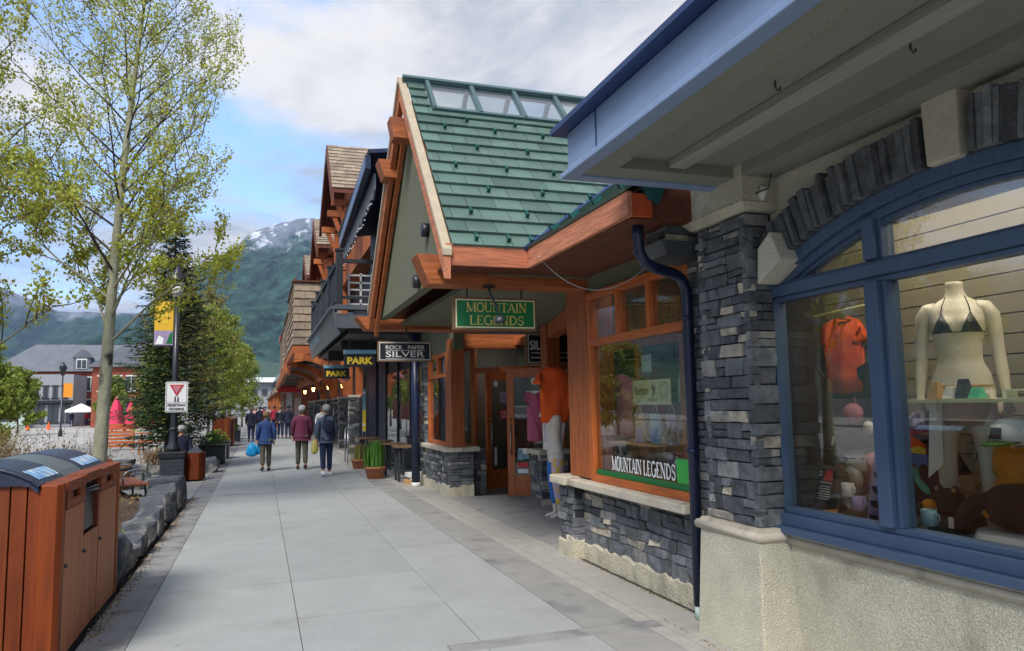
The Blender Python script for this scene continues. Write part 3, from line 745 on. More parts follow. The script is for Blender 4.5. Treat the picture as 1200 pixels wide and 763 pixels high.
def leaf(p0, p1, h, hinge_right):
    """door leaf between two floor points: stiles, rails, pane, handle"""
    p0, p1 = Vector(p0), Vector(p1); d = (p1-p0).normalized(); L = (p1-p0).length; n = Vector((d.y, -d.x, 0)); n = -n if n.y > 0 else n
    q = MB()
    def bar(a, b, z0, z1, m=0):
        h0 = n*.025
        q.hexa([p0+d*a-h0+Vector((0, 0, z0)), p0+d*b-h0+Vector((0, 0, z0)), p0+d*b+h0+Vector((0, 0, z0)), p0+d*a+h0+Vector((0, 0, z0)), p0+d*a-h0+Vector((0, 0, z1)), p0+d*b-h0+Vector((0, 0, z1)), p0+d*b+h0+Vector((0, 0, z1)), p0+d*a+h0+Vector((0, 0, z1))], m, .8)
    bar(0, .13, .02, h); bar(L-.13, L, .02, h); bar(.13, L-.13, .02, .36); bar(.13, L-.13, h-.16, h)
    o = q.build('door', 'fir_z', shop, bevel=.004)
    gl = MB(); gl.prism([p0+d*a+Vector((0, 0, z)) for a, z in ((.13, .36), (L-.13, .36), (L-.13, h-.16), (.13, h-.16))], n*.008); gl.build('pane', 'doorglass', o)
    hd = MB(); a = .07; c = p0+d*a+n*.07
    hd.tube([p0+d*a+n*.025+Vector((0, 0, 1.22)), c+Vector((0, 0, 1.22)), c+Vector((0, 0, .72)), p0+d*a+n*.025+Vector((0, 0, .72))], .013, 8); hd.build('handle', 'steel', o)
    kb = MB(); kb.blob(p0+d*.07+n*.05+Vector((0, 0, 1.31)), .025, 8, 5); kb.build('lock', 'brass', o)
    return o, p0, d, n
dr, dp, ddv, dn_ = leaf((4.07, 12.37, 0), (4.95, 11.86, 0), 2.2, True)
up = (0, 0, 1)
def sticker(par, p, d, n, a0, a1, z0, z1, mat, name='notice', off=.031):
    q = MB(); rgt = d
    P = lambda a, z: Vector(p)+d*a+n*off+Vector((0, 0, z))
    q.prism([P(a0, z0), P(a1, z0), P(a1, z1), P(a0, z1)], -n*.003); return q.build(name, mat, par)
for a0, a1, z0, z1, m_ in ((.36, .70, 1.60, 1.80, 'white'), (.36, .70, 1.28, 1.50, 'white'), (.2, .36, .72, .82, 'white'), (.18, .27, .62, .80, 'parkblue'), (.18, .36, .50, .58, 'red'), (.18, .36, .40, .47, 'white'), (.28, .38, .64, .71, 'parkblue')):
    sticker(dr, dp, ddv, dn_, a0, a1, z0, z1, m_)
q = MB(); c = dp+ddv*.5+dn_*.03+Vector((0, 0, 1.97)); q.prism([c+(ddv*math.cos(a*.3927)+Vector((0, 0, 1))*math.sin(a*.3927))*.065 for a in range(16)], -dn_*.003); q.build('round_sticker', 'offwhite', dr)
for k, z in enumerate((1.76, 1.72, 1.68, 1.64, 1.46, 1.42, 1.38, 1.34)): sticker(dr, dp, ddv, dn_, .39, .67-.04*(k % 3), z-.004, z+.006, 'gunmetal', 'print_line', .0345)
dl, lp, ld, ln = leaf((3.98, 13.35, 0), (4.62, 13.72, 0), 2.2, False)
sticker(dl, lp, ld, ln, .36, .62, 1.30, 1.48, 'red'); sticker(dl, lp, ld, ln, .36, .62, 1.6, 1.82, 'lavender'); sticker(dl, lp, ld, ln, .18, .25, .45, .78, 'offwhite')
text('HELP', 'white', dl, lp+ld*.39+ln*.031+Vector((0, 0, 1.40)), ld, up, .2, .05, 'print_line'); text('WANTED', 'white', dl, lp+ld*.38+ln*.031+Vector((0, 0, 1.325)), ld, up, .22, .05, 'print_line')
q = MB(); c = lp+ld*.25+ln*.03+Vector((0, 0, 1.97)); q.prism([c+(ld*math.cos(a*.3927)+Vector((0, 0, 1))*math.sin(a*.3927))*.06 for a in range(16)], -ln*.003); q.build('round_sticker', 'offwhite', dl)
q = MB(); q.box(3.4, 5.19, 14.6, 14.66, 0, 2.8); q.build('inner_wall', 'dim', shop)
# ---- downspouts
ds = MB()
ds.tube([(2.60, 4.76, 2.90), (2.60, 4.76, 2.80), (2.61, 4.77, 2.69), (2.66, 4.78, 2.61), (2.75, 4.80, 2.575), (2.95, 4.86, 2.55), (3.02, 4.88, 2.52), (3.065, 4.89, 2.44), (3.075, 4.9, 2.34), (3.07, 4.9, .10)], .042, 12)
o = ds.build('downspout', 'navypipe', shop)
q = MB(); q.lathe((3.07, 4.9, -.0), [(.036, 0), (.036, .1)], 12); q.build('drain_spigot', 'paleclad', o)
for z in (2.2, 1.2):
    q = MB(); q.lathe((3.07, 4.9, z), [(.046, 0), (.046, .035)], 12); q.build('pipe_strap', 'navypipe', o)
ds = MB(); ds.tube([(2.93, 14.75, 3.2), (2.93, 14.75, .08)], .085, 12); o = ds.build('downspout', 'navypipe', shop)
q = MB(); q.lathe((2.93, 14.75, -.01), [(.09, 0), (.09, .09)], 12); q.build('drain_spigot', 'offwhite', o)
# loose cable slung below the eave
def cat_(a, b, sag, n=18): a, b = Vector(a), Vector(b); return [a.lerp(b, i/n)-Vector((0, 0, sag*4*(i/n)*(1-i/n))) for i in range(n+1)]
q = MB(); q.tube(cat_((2.39, 6.28, 2.94), (3.05, 5.2, 2.80), .32), .004, 6)
solo(q, 'cable', 'greycap', 'thin pale cable sagging from the green roof eave in front of the timber shop window', 'cable', (2.39, 6.28, 2.94))
# ---- signs
def hanging_sign(name, x0, x1, y, z0, z1, face, border, label, back='barkbrown', th=.07):
    t = thing(name, ((x0+x1)/2, y, z0), label, 'sign')
    q = MB(); q.box(x0, x1, y, y+th, z0, z1); q.build('board', back, t, bevel=.004)
    q = MB(); q.box(x0+.022, x1-.022, y-.004, y-.001, z0+.022, z1-.022); q.build('border', border, t)
    q = MB(); q.box(x0+.034, x1-.034, y-.008, y-.0045, z0+.034, z1-.034); q.build('sign_face', face, t)
    for x in (x0+.15, x1-.15):
        q = MB(); q.beam((x, y+th/2, z1), (x, y+th/2, z1+.10), .014, .014); q.build('hanger', 'black', t)
    return t
t = hanging_sign('hanging_sign', 1.80, 2.68, 7.12, 2.335, 2.665, 'signgreen', 'cream', 'green hanging sign with gold serif letters reading MOUNTAIN LEGENDS')
serif('MOUNTAIN', 'gold', t, (1.93, 7.11, 2.515), (1, 0, 0), up, .64, .095, fat=.95); serif('LEGENDS', 'gold', t, (1.96, 7.11, 2.385), (1, 0, 0), up, .58, .095, fat=.95)
q = MB(); q.tube([(2.12, 6.95, 2.76), (2.12, 6.93, 2.70), (2.19, 6.86, 2.48), (2.2, 6.86, 2.42)], .011, 6); q.lathe((2.12, 6.95, 2.74), [(.07, 0), (.055, .02)], 12)
lt = solo(q, 'sign_lamp', 'black', 'small black gooseneck lamp drooping in front of the green hanging sign', 'lamp', (2.12, 6.95, 2.76))
q = MB(); q.lathe((2.2, 6.86, 2.38), [(.05, 0), (.055, .03), (.025, .07)], 12); q.build('lamp_head', 'gunmetal', lt)
t = hanging_sign('hanging_sign', 1.70, 2.545, 11.5, 2.275, 2.595, 'signblack', 'offwhite', 'dark hanging sign reading ROCK PAPER SILVER below the far eave of the green roofed shop')
text('ROCK   PAPER', 'offwhite', t, (1.82, 11.488, 2.465), (1, 0, 0), up, .61, .062, bold=.01); text('SILVER', 'offwhite', t, (1.82, 11.488, 2.345), (1, 0, 0), up, .61, .088, bold=.012)
q = MB(); q.box(1.82, 2.43, 11.486, 11.489, 2.445, 2.452); q.box(1.82, 2.43, 11.486, 11.489, 2.322, 2.329); q.build('rule', 'offwhite', t)
q = MB(); q.tube([(2.12, 11.4, 2.80), (2.12, 11.36, 2.74), (2.16, 11.3, 2.62)], .012, 6); q.lathe((2.17, 11.29, 2.57), [(.045, 0), (.05, .03), (.02, .07)], 10)
solo(q, 'sign_lamp', 'black', 'small black lamp hanging in front of the ROCK PAPER SILVER sign', 'lamp', (2.12, 11.4, 2.8))
t = hanging_sign('wall_sign', 4.19, 5.03, 11.62, 2.24, 2.76, 'signblack', 'offwhite', 'dark sign reading SILVER inside the entrance, partly hidden by a timber post')
text('SILVER', 'white', t, (4.24, 11.608, 2.48), (1, 0, 0), up, .46, .15, bold=.01)
q = MB(); q.box(4.26, 4.94, 11.605, 11.608, 2.42, 2.43); q.box(4.26, 4.94, 11.605, 11.608, 2.34, 2.355); q.build('rule', 'white', t)
# ---- window S display
q = MB(); q.box(3.23, 4.3, 5.06, 6.88, .80, .90); q.build('display_floor', 'plywood', shop)
q = MB(); q.box(4.9, 4.95, 5.0, 7.5, .9, 2.6); q.build('display_back', 'dimfloor', shop)
# ================================================================ STUCCO SHOP WITH THE BLUE ARCHED WINDOW
rb = thing('stucco_shop', (3.2, 2.0, 0), 'stucco and slate stone shop front with a big blue arched window under a grey canopy', 'shop')
YC, ZC, RA = 2.64, -.325, 3.06           # arch centre and radius of the opening
Y0, Y1 = 4.17, 1.11
XW = 3.22                               # wall face
w = MB()
def az(y, r=RA): return ZC+math.sqrt(max(0, r*r-(y-YC)**2))
n = 26
ys = [Y1+(Y0-Y1)*i/n for i in range(n+1)]
for a, b in zip(ys, ys[1:]):      # wall above the arch, as thick wedges
    w.hexa([(XW, a, az(a)), (XW+.25, a, az(a)), (XW+.25, b, az(b)), (XW, b, az(b)), (XW, a, 3.6), (XW+.25, a, 3.6), (XW+.25, b, 3.6), (XW, b, 3.6)], 0, .5)
w.box(XW, XW+.25, Y0, 4.62, .74, 3.6, 0, .5); w.box(XW, XW+.25, -4, Y1, .74, 3.6, 0, .5)
w.box(3.3, 3.5, 4.645, 4.91, 0, 3.6, 0, .5)
w.build('wall', 'whitestucco', rb)
b = MB(); b.box(3.16, 3.5, -4, 3.97, -.02, .70, 0); b.build('plinth', 'stucco', rb, bevel=.01)
b = MB(); b.hexa([(2.87, 3.90, -.02), (3.4, 3.90, -.02), (3.4, 4.66, -.02), (2.90, 4.66, -.02), (2.94, 3.98, .72), (3.4, 3.98, .72), (3.4, 4.64, .72), (2.94, 4.64, .72)], 0)
b.build('pillar_plinth', 'stucco', rb, bevel=.012)
q = MB(); q.tube([(3.4, 3.98, .735), (2.95, 3.98, .735), (2.94, 4.66, .735), (3.4, 4.66, .735)], .032, 10); q.hexa([(2.94, 3.97, .735), (3.4, 3.97, .735), (3.4, 4.65, .735), (2.94, 4.65, .735), (2.95, 3.98, .785), (3.4, 3.98, .785), (3.4, 4.64, .785), (2.95, 4.64, .785)], 0)
q.build('plinth_moulding', 'capstone', rb)
q = MB(); q.tube([(3.155, 3.96, .715), (3.155, -4, .715)], .030, 10); q.box(3.14, 3.3, -4, 3.96, .70, .752); q.build('plinth_moulding', 'capstone', rb)
# stone pillar: street face and the shaded return face
st = MB(); st.box(3.03, 3.4, 4.07, 4.58, .785, 2.84, 1)
ledge(st, (3.005, 4.63, .785), (-.02, -1, 0), .60, 2.03, (-1, .02, 0), hr=(.05, .125), lr=(.11, .34), depth=.06, j=.012, cream=.03)
ledge(st, (2.985, 4.035, .785), (1, 0, 0), .20, 2.03, (0, -1, 0), hr=(.06, .13), lr=(.12, .3), depth=.05, j=.009, cream=.03)
ledge(st, (3.3, 4.6, .785), (-1, 0, 0), .3, 2.03, (0, 1, 0), hr=(.05, .12), lr=(.12, .3), depth=.05, j=.006)
st.build('stone_pillar', ['ledgestone', 'mortar'], rb, bevel=.005)
q = MB(); q.hexa([(2.97, 4.0, 2.825), (3.4, 4.0, 2.825), (3.4, 4.66, 2.825), (2.98, 4.66, 2.825), (2.93, 3.97, 2.88), (3.4, 3.97, 2.88), (3.4, 4.70, 2.88), (2.92, 4.70, 2.88)]); q.hexa([(2.94, 3.98, 2.882), (3.4, 3.98, 2.882), (3.4, 4.69, 2.882), (2.93, 4.69, 2.882), (2.945, 3.985, 3.2), (3.4, 3.985, 3.2), (3.4, 4.69, 3.2), (2.93, 4.69, 3.2)])
q.build('pillar_cap', 'stucco', rb, bevel=.006)
# dark upper stone pier in the gap, with its corbelled slate foot
st = MB(); st.box(2.84, 3.3, 4.74, 5.0, 2.78, 3.6, 1)
ledge(st, (2.80, 4.70, 2.76), (1, 0, 0), .5, .8, (0, -1, 0), hr=(.05, .1), lr=(.15, .4), depth=.05, cream=0); ledge(st, (2.80, 5.02, 2.76), (0, -1, 0), .32, .8, (-1, 0, 0), hr=(.05, .1), lr=(.15, .3), depth=.05, cream=0)
st.build('stone_pier', ['ledgestone', 'mortar'], rb, bevel=.004)
st = MB(); st.box(3.16, 3.3, 4.66, 4.98, 0, 2.7, 1); ledge(st, (3.13, 4.98, .3), (0, -1, 0), .33, 2.4, (-1, 0, 0), hr=(.05, .1), lr=(.1, .3), depth=.05, cream=0)
st.build('stone_return', ['ledgestone', 'mortar'], rb, bevel=.004)
q = MB(); q.hexa([(2.80, 4.70, 2.66), (3.3, 4.70, 2.66), (3.3, 5.1, 2.66), (2.80, 5.1, 2.66), (2.72, 4.64, 2.755), (3.3, 4.64, 2.755), (3.3, 5.1, 2.755), (2.72, 5.1, 2.755)]); q.build('slate_ledge', 'gunmetal', rb, bevel=.006)
# arch ring: rough voussoirs, keystone, springer
def ringq(a0, a1, r0, r1, x0, x1, mb, t=None, j=0, m=0):
    P = lambda a, r, x: (x+U(-j, j), YC+math.sin(a)*(r+U(-j, j)), ZC+math.cos(a)*(r+U(-j, j)))
    mb.hexa([P(a0, r0, x0), P(a0, r0, x1), P(a1, r0, x1), P(a1, r0, x0), P(a0, r1, x0), P(a0, r1, x1), P(a1, r1, x1), P(a1, r1, x0)], m, t)
am = math.asin((Y0-YC)/RA)
v = MB(); a = -am+.04
while a < am-.035:
    da = U(.009, .019); nx_ = min(a+da, am)
    if a < 0 and nx_ > -.030 and v.v: v.build('arch_ring', 'ledgestone', rb, bevel=.003); v = MB()
    if not (nx_ > -.030 and a < .030):
        ringq(a+.0006, nx_-.0006, RA+.0, RA+.27+U(-.03, .02), 3.11+U(-.018, .014), 3.26, v, U(.85, 1) if rnd.random() < .03 else U(0, .5), .005)
    a = nx_
v.build('arch_ring', 'ledgestone', rb, bevel=.003)
k = MB(); ringq(-.030, .030, RA-.01, RA+.34, 3.11, 3.25, k, .5); k.build('keystone', 'capstone', rb, bevel=.01)
k = MB(); k.hexa([(3.02, 3.975, 2.33), (3.2, 3.975, 2.33), (3.2, 3.74, 2.455), (3.02, 3.74, 2.455), (3.02, 3.955, 2.56), (3.2, 3.955, 2.56), (3.2, 3.83, 2.645), (3.02, 3.83, 2.645)]); k.build('springer', 'whitestucco', rb, bevel=.008)
k = MB(); k.hexa([(3.0, 1.30, 2.32), (3.2, 1.30, 2.32), (3.2, 1.62, 2.45), (3.0, 1.62, 2.45), (3.0, 1.32, 2.57), (3.2, 1.32, 2.57), (3.2, 1.48, 2.67), (3.0, 1.48, 2.67)]); k.build('springer', 'whitestucco', rb, bevel=.008)
# rounded white leader head beside the pillar
q = MB(); q.tube([(3.14, 4.28, 2.60), (3.12, 4.26, 3.045)], .09, 16); q.build('stucco_roll', 'whitestucco', rb)
q = MB(); q.tube([(3.0, 4.12, 2.98), (3.1, 3.98, 2.93)], .022, 8); q.tube([(3.1, 3.95, 2.98), (3.1, 4.0, 2.9)], .03, 8); q.build('camera_bracket', 'offwhite', rb)
q = MB(); q.tube([(2.98, 4.0, 3.04), (2.99, 4.05, 2.96), (3.04, 4.0, 2.93), (3.09, 3.9, 2.95), (3.1, 3.88, 3.04)], .005, 5); q.build('wire', 'black', rb)
# blue window: arched frame, transom, mullions, sill
f = MB(); N_ = 28
def ring(mb, r0, r1, x0, x1):
    for i in range(N_):
        a0 = -am+2*am*i/N_; ringq(a0, a0+2*am/N_, r0, r1, x0, x1, mb, .5)
ring(f, RA-.075, RA-.002, 3.155, 3.30); ring(f, RA-.125, RA-.076, 3.19, 3.29); ring(f, RA-.150, RA-.126, 3.215, 3.285)
zsp = 2.20
for (ya, yb, s) in ((Y0-.085, Y0-.002, 1), (Y1+.002, Y1+.085, -1)): f.box(3.155, 3.30, ya, yb, .76, zsp+.10)
for (ya, yb) in ((Y0-.125, Y0-.086), (Y1+.086, Y1+.125)): f.box(3.19, 3.29, ya, yb, .86, zsp+.03)
f.box(3.10, 3.30, Y1, Y0, .756, .80); f.box(3.15, 3.30, Y1+.086, Y0-.086, .801, .872); f.box(3.185, 3.295, Y1+.126, Y0-.126, .873, .905)
f.box(3.165, 3.295, Y1+.126, Y0-.126, 2.255, 2.325); f.box(3.195, 3.285, Y1+.127, Y0-.127, 2.225, 2.254); f.box(3.195, 3.285, Y1+.127, Y0-.127, 2.326, 2.35)
for yc in (3.19, 2.09):
    f.box(3.155, 3.30, yc-.045, yc+.045, .906, 2.224); f.box(3.19, 3.29, yc-.072, yc-.046, .906, 2.224); f.box(3.19, 3.29, yc+.046, yc+.072, .906, 2.224)
    zt = az(yc)-.11
    f.box(3.16, 3.30, yc-.04, yc+.04, 2.351, zt); f.box(3.195, 3.285, yc-.065, yc-.041, 2.351, zt); f.box(3.195, 3.285, yc+.041, yc+.065, 2.351, zt)
win = f.build('window', 'bluepaint', rb, bevel=.004)
gl = MB()
for (a, b_) in ((Y1+.12, 2.02), (2.16, 3.12), (3.26, Y0-.12)):
    gl = MB(); gl.box(3.238, 3.248, a, b_, .90, 2.23); gl.build('pane', 'shopglass', win)
    gl = MB(); k = 8; yy = [a+(b_-a)*i/k for i in range(k+1)]
    top = [(3.239, y, az(y, RA-.14)) for y in yy]
    gl.prism([(3.239, a, 2.34)]+[t_ for t_ in top if t_[2] > 2.345]+[(3.239, b_, 2.34)], (.01, 0, 0)); gl.build('pane', 'shopglass', win)
# interior of the display: slatwall, floor, side, ceiling
q = MB(); q.box(3.31, 4.33, .8, 4.86, .60, .72); q.build('display_floor', 'plywood', rb)
q = MB()
for i in range(17): q.box(4.34, 4.36, .8, 4.87, .72+i*.125, .72+i*.125+.117)
q.box(4.37, 4.4, .8, 4.87, .6, 3.0, 1); q.build('slatwall', ['slatwall', 'dim'], rb)
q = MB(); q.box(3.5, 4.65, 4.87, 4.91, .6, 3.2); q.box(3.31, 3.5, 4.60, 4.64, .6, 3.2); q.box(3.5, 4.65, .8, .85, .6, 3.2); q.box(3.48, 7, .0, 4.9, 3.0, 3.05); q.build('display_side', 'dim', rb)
# body of the building behind and south
q = MB(); q.box(4.72, 7.5, -4, 4.9, 0, 3.6); q.box(3.5, 4.7, -4, .75, 0, 3.6); q.build('wall', 'whitestucco', rb)
# canopy: folded blue fascia, soffit with recessed panel, batten
cn = MB(); cn.box(1.86, 1.90, -3.5, 4.30, 3.075, 3.33); cn.box(1.9, 3.2, 4.26, 4.30, 3.075, 3.33)
co_ = cn.build('canopy', 'bluefascia', rb, bevel=.003)
q = MB(); q.box(1.82, 1.92, -3.5, 4.34, 3.035, 3.074); q.box(1.92, 3.2, 4.24, 4.34, 3.035, 3.074); q.build('drip_edge', 'bluefascia', co_, bevel=.006)
q = MB(); q.box(1.77, 3.3, -3.5, 4.38, 3.334, 3.372); q.build('roof_edge', 'navytrim', co_, bevel=.003)
q = MB(); q.box(1.855, 1.859, 3.86, 3.875, 3.09, 3.33); q.box(1.855, 1.859, 1.0, 1.015, 3.09, 3.33); q.build('fascia_seam', 'navytrim', co_)
q = MB()
q.box(1.90, 2.10, -3.5, 4.26, 3.05, 3.14); q.box(2.95, 3.2, -3.5, 4.26, 3.05, 3.14); q.box(2.101, 2.949, 4.06, 4.26, 3.05, 3.14); q.box(2.10, 2.95, -3.5, 4.06, 3.125, 3.15)
q.box(2.94, 3.24, 4.262, 4.66, 3.06, 3.14)
q.build('soffit', 'soffit', co_, bevel=.003)
q = MB()
for i in range(60):
    y = -1.5+i*.095
    for x in (1.93, 2.07, 2.98): q.lathe((x, y, 3.0485), [(.004, 0), (.004, .003)], 6)
q.build('screw_heads', 'gunmetal', co_)['kind'] = 'stuff'
q = MB(); q.box(2.44, 2.56, -3.5, 4.03, 3.07, 3.124); q.build('soffit_batten', 'soffitboard', co_, bevel=.004)
for (x, y) in ((2.33, 2.85), (2.64, 2.35)):
    q = MB(); q.tube([(x, y, 3.124), (x, y, 3.09), (x+.015, y, 3.075), (x+.028, y, 3.085), (x+.028, y, 3.095)], .005, 6); q.build('hook', 'gunmetal', co_)
q = MB(); q.lathe((2.02, 4.15, 3.372), [(.03, 0), (.03, .05), (.045, .055), (.045, .08)], 12); q.build('vent_cap', 'gunmetal', rb)
q = MB(); q.box(2.3, 7.4, -3.4, 4.2, 3.375, 3.6); q.build('parapet', 'bluefascia', rb)
# ================================================================ DARK BALCONY BUILDING (PARK)
db = thing('balcony_building', (3.2, 20, 0), 'dark timber building with an upstairs balcony above shadowed shopfronts', 'building')
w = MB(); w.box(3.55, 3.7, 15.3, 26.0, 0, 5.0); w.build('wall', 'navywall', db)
for y in (16.6, 18.2, 20.0, 22.0, 24.0):
    q = MB(); q.box(3.47, 3.55, y-.05, y+.05, 0, 3.1); q.build('pilaster', 'darkboard', db)
for a, b in ((16.65, 18.15), (18.25, 19.95), (20.05, 21.95)):
    q = MB(); q.box(3.50, 3.515, a+.1, b-.1, .5, 2.5); q.build('pane', 'doorglass', db)
q = MB(); q.box(1.5, 3.55, 15.6, 24.2, 3.22, 3.34); q.build('balcony_floor', 'darkboard', db)
q = MB(); q.box(1.42, 3.5, 15.5, 15.56, 3.20, 3.50, 0); q.box(1.40, 3.5, 15.42, 15.62, 3.58, 3.68, 0); q.build('deck_edge', 'greyboard', db, bevel=.006)
q = MB(); q.hexa([(1.50, 15.56, 3.08), (1.53, 15.56, 3.08), (1.53, 24, 3.08), (1.50, 24, 3.08), (1.38, 15.56, 3.60), (1.41, 15.56, 3.60), (1.41, 24, 3.60), (1.38, 24, 3.60)], 0)
fs = q.build('sign_fascia', 'signslate', db, bevel=.004)
q = MB(); q.box(1.32, 1.5, 15.55, 24, 3.60, 3.66); q.build('trim', 'greyboard', db, bevel=.004)
# vague carved lettering on the sloping fascia
text('RESTAURANT', 'parkblue', fs, (1.385, 22.5, 3.25), (0, -1, 0), (-.12, 0, .52), 3.6, .2)
# railing with posts
pr = MB()
for y in (15.6, 17.6, 19.6, 21.6, 23.6):
    q = MB(); q.box(1.44, 1.58, y-.07, y+.07, 3.68, 4.82); q.box(1.42, 1.60, y-.09, y+.09, 4.82, 4.87); q.build('balcony_post', 'darkboard', db, bevel=.005)
q = MB(); q.box(1.45, 1.57, 15.6, 23.6, 4.58, 4.66); q.box(1.47, 1.55, 15.6, 23.6, 3.82, 3.88)
q.box(1.58, 3.4, 15.55, 15.63, 4.58, 4.66); q.box(1.58, 3.4, 15.56, 15.62, 3.82, 3.88)
y = 15.8
while y < 23.5: q.box(1.495, 1.525, y-.06, y+.06, 3.88, 4.58); y += .19
q.build('railing', 'darkboard', db)
# window behind the balcony rail (white rungs)
q = MB(); q.box(1.80, 2.16, 16.2, 16.24, 3.74, 4.42, 0)
q = MB()
for a in (1.72, 1.97, 2.20): q.box(a, a+.04, 15.9, 15.94, 3.72, 4.42)
for z in (3.74, 3.9, 4.05, 4.2, 4.36): q.box(1.76, 2.2, 15.9, 15.935, z, z+.035)
solo(q, 'metal_rack', 'offwhite', 'white metal rack standing behind the railing of the dark balcony', 'rack', (1.97, 15.92, 3.7))
# roof: low dark eave with lattice valance
q = MB()
ea, eb = Vector((1.62, 12.4, 5.62)), Vector((1.70, 17.6, 5.40))
q.hexa([(1.62, 12.4, 5.62), (1.72, 12.4, 5.60), (1.80, 17.6, 5.30), (1.70, 17.6, 5.32), (1.62, 12.4, 5.86), (1.72, 12.4, 5.88), (1.80, 17.6, 5.58), (1.70, 17.6, 5.56)])
q.build('eave_gutter', 'navypipe', db, bevel=.01)
q = MB(); q.hexa([(1.70, 12.3, 5.86), (5, 12.3, 6.3), (5, 17.7, 6.0), (1.70, 17.7, 5.58), (1.66, 12.3, 5.92), (5, 12.3, 6.4), (5, 17.7, 6.1), (1.66, 17.7, 5.64)]); q.build('roof', 'navypipe', db)
q = MB()
for i in range(5):
    y0, y1 = 12.6+i*1.0, 12.6+(i+1)*1.0
    z0, z1 = 5.60-.053*(i*1.0), 5.60-.053*(i+1)
    q.prism([(1.80, y0, z0), (1.80, y1, z1), (1.80, y1, z1-.28), (1.80, y1-.18, z1-.42), (1.80, (y0+y1)/2, z0-.34), (1.80, y0+.18, z0-.42), (1.80, y0, z0-.28)], (.03, 0, 0))
q.build('lattice_valance', 'greyboard', db)
for i in range(22):  # white dots standing in for daylight showing through the lattice gaps
    y = 12.8+i*.22
    q = MB(); q.blob((1.78, y, 5.12-.053*(y-12.6)+.06*math.sin(i*.9)), .014, 6, 4); q.build('gap_light', 'white', db)
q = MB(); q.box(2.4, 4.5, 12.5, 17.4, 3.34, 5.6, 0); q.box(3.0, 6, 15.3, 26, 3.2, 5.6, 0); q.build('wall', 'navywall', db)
# lower shadowed soffit and beams
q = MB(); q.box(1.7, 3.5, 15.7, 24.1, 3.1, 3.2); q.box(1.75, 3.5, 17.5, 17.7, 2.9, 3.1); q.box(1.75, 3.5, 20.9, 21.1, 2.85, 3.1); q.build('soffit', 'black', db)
def park(y, x0, z0, label):
    t = thing('projecting_sign', (x0+.33, y, z0), label, 'sign')
    q = MB(); q.box(x0, x0+.66, y, y+.1, z0, z0+.27); q.build('board', 'signblack', t, bevel=.004)
    q = MB(); q.box(x0-.01, x0+.67, y-.02, y+.12, z0+.272, z0+.36); q.build('header', 'parkblue', t, bevel=.005)
    text('PARK', 'yellow', t, (x0+.06, y-.004, z0+.055), (1, 0, 0), up, .54, .15, bold=.045)
    for x in (x0+.12, x0+.54):
        q = MB(); q.beam((x, y+.05, z0+.36), (x, y+.05, z0+.6), .02, .02); q.build('hanger', 'black', t)
park(16.0, 1.66, 2.43, 'larger nearer black sign with yellow word PARK and blue header under the balcony')
park(20.5, 1.60, 2.35, 'smaller farther black sign with yellow word PARK beside the arched timber brace')
q = MB(); q.box(2.43, 2.51, 19.0, 19.03, .95, 2.02)
t = solo(q, 'narrow_banner', 'parkblue', 'narrow vertical blue and yellow banner hanging before the dark shopfront', 'banner', (2.47, 19, .95))
q = MB(); q.box(2.432, 2.508, 18.992, 18.998, .97, 1.5); q.build('lower_panel', 'yellow', t)
for z in (1.1, 1.9):
    q = MB(); q.box(2.445, 2.495, 18.985, 18.99, z, z+.06); q.build('emblem', 'white', t)
# bistro bar tables: four small tops in a row
def barstool(x, y, label):
    t = thing('bar_table', (x, y, 0), label, 'table', 'small wooden tables along the dark shopfront')
    q = MB()
    for i in range(4): q.box(x-.28, x+.28, y-.3+i*.15+.004, y-.3+i*.15+.146, .70, .735)
    q.build('table_top', 'barkbrown', t, bevel=.004)
    for sx in (-1, 1):
        for sy in (-1, 1):
            q = MB(); q.box(x+sx*.2-.025, x+sx*.2+.025, y+sy*.2-.025, y+sy*.2+.025, 0, .70); q.build('leg', 'darkboard', t)
    for sy in (-1, 1):
        q = MB(); q.box(x-.175, x+.175, y+sy*.2-.02, y+sy*.2+.02, .2, .24); q.build('stretcher', 'darkboard', t)
for i, (x, y, lb) in enumerate(((2.98, 16.0, 'small brown slatted table nearest the blue downpipe'), (2.92, 17.4, 'small brown slatted table just behind the nearest one, beside the pot of tall grass'), (2.88, 19.0, 'small brown slatted table third from the blue downpipe'), (2.84, 20.8, 'farthest small brown slatted table near the metal handrail'))):
    barstool(x, y, lb)
q = MB(); q.box(2.80, 3.3, 15.15, 15.4, .0, .09); q.box(2.85, 3.3, 15.16, 15.5, .14, .22, 1); q.box(2.9, 3.2, 15.18, 15.4, .09, .14, 1)
solo(q, 'stacked_boards', ['kraft', 'offwhite'], 'short stack of pale boards on the ground beside the blue downpipe', 'boards', (3.0, 15.3, 0))
for k in range(2):
    q = MB(); y = 21.6+k*.7; q.tube([(2.35, y, .95), (2.85, y, 1.15), (2.85, y, 0)], .018, 8); q.tube([(2.35, y, .95), (2.35, y, 0)], .018, 8)
    solo(q, 'handrail', 'steel', ('nearer', 'farther')[k]+' short steel handrail beside the grey stone column', 'handrail', (2.6, y, 0))
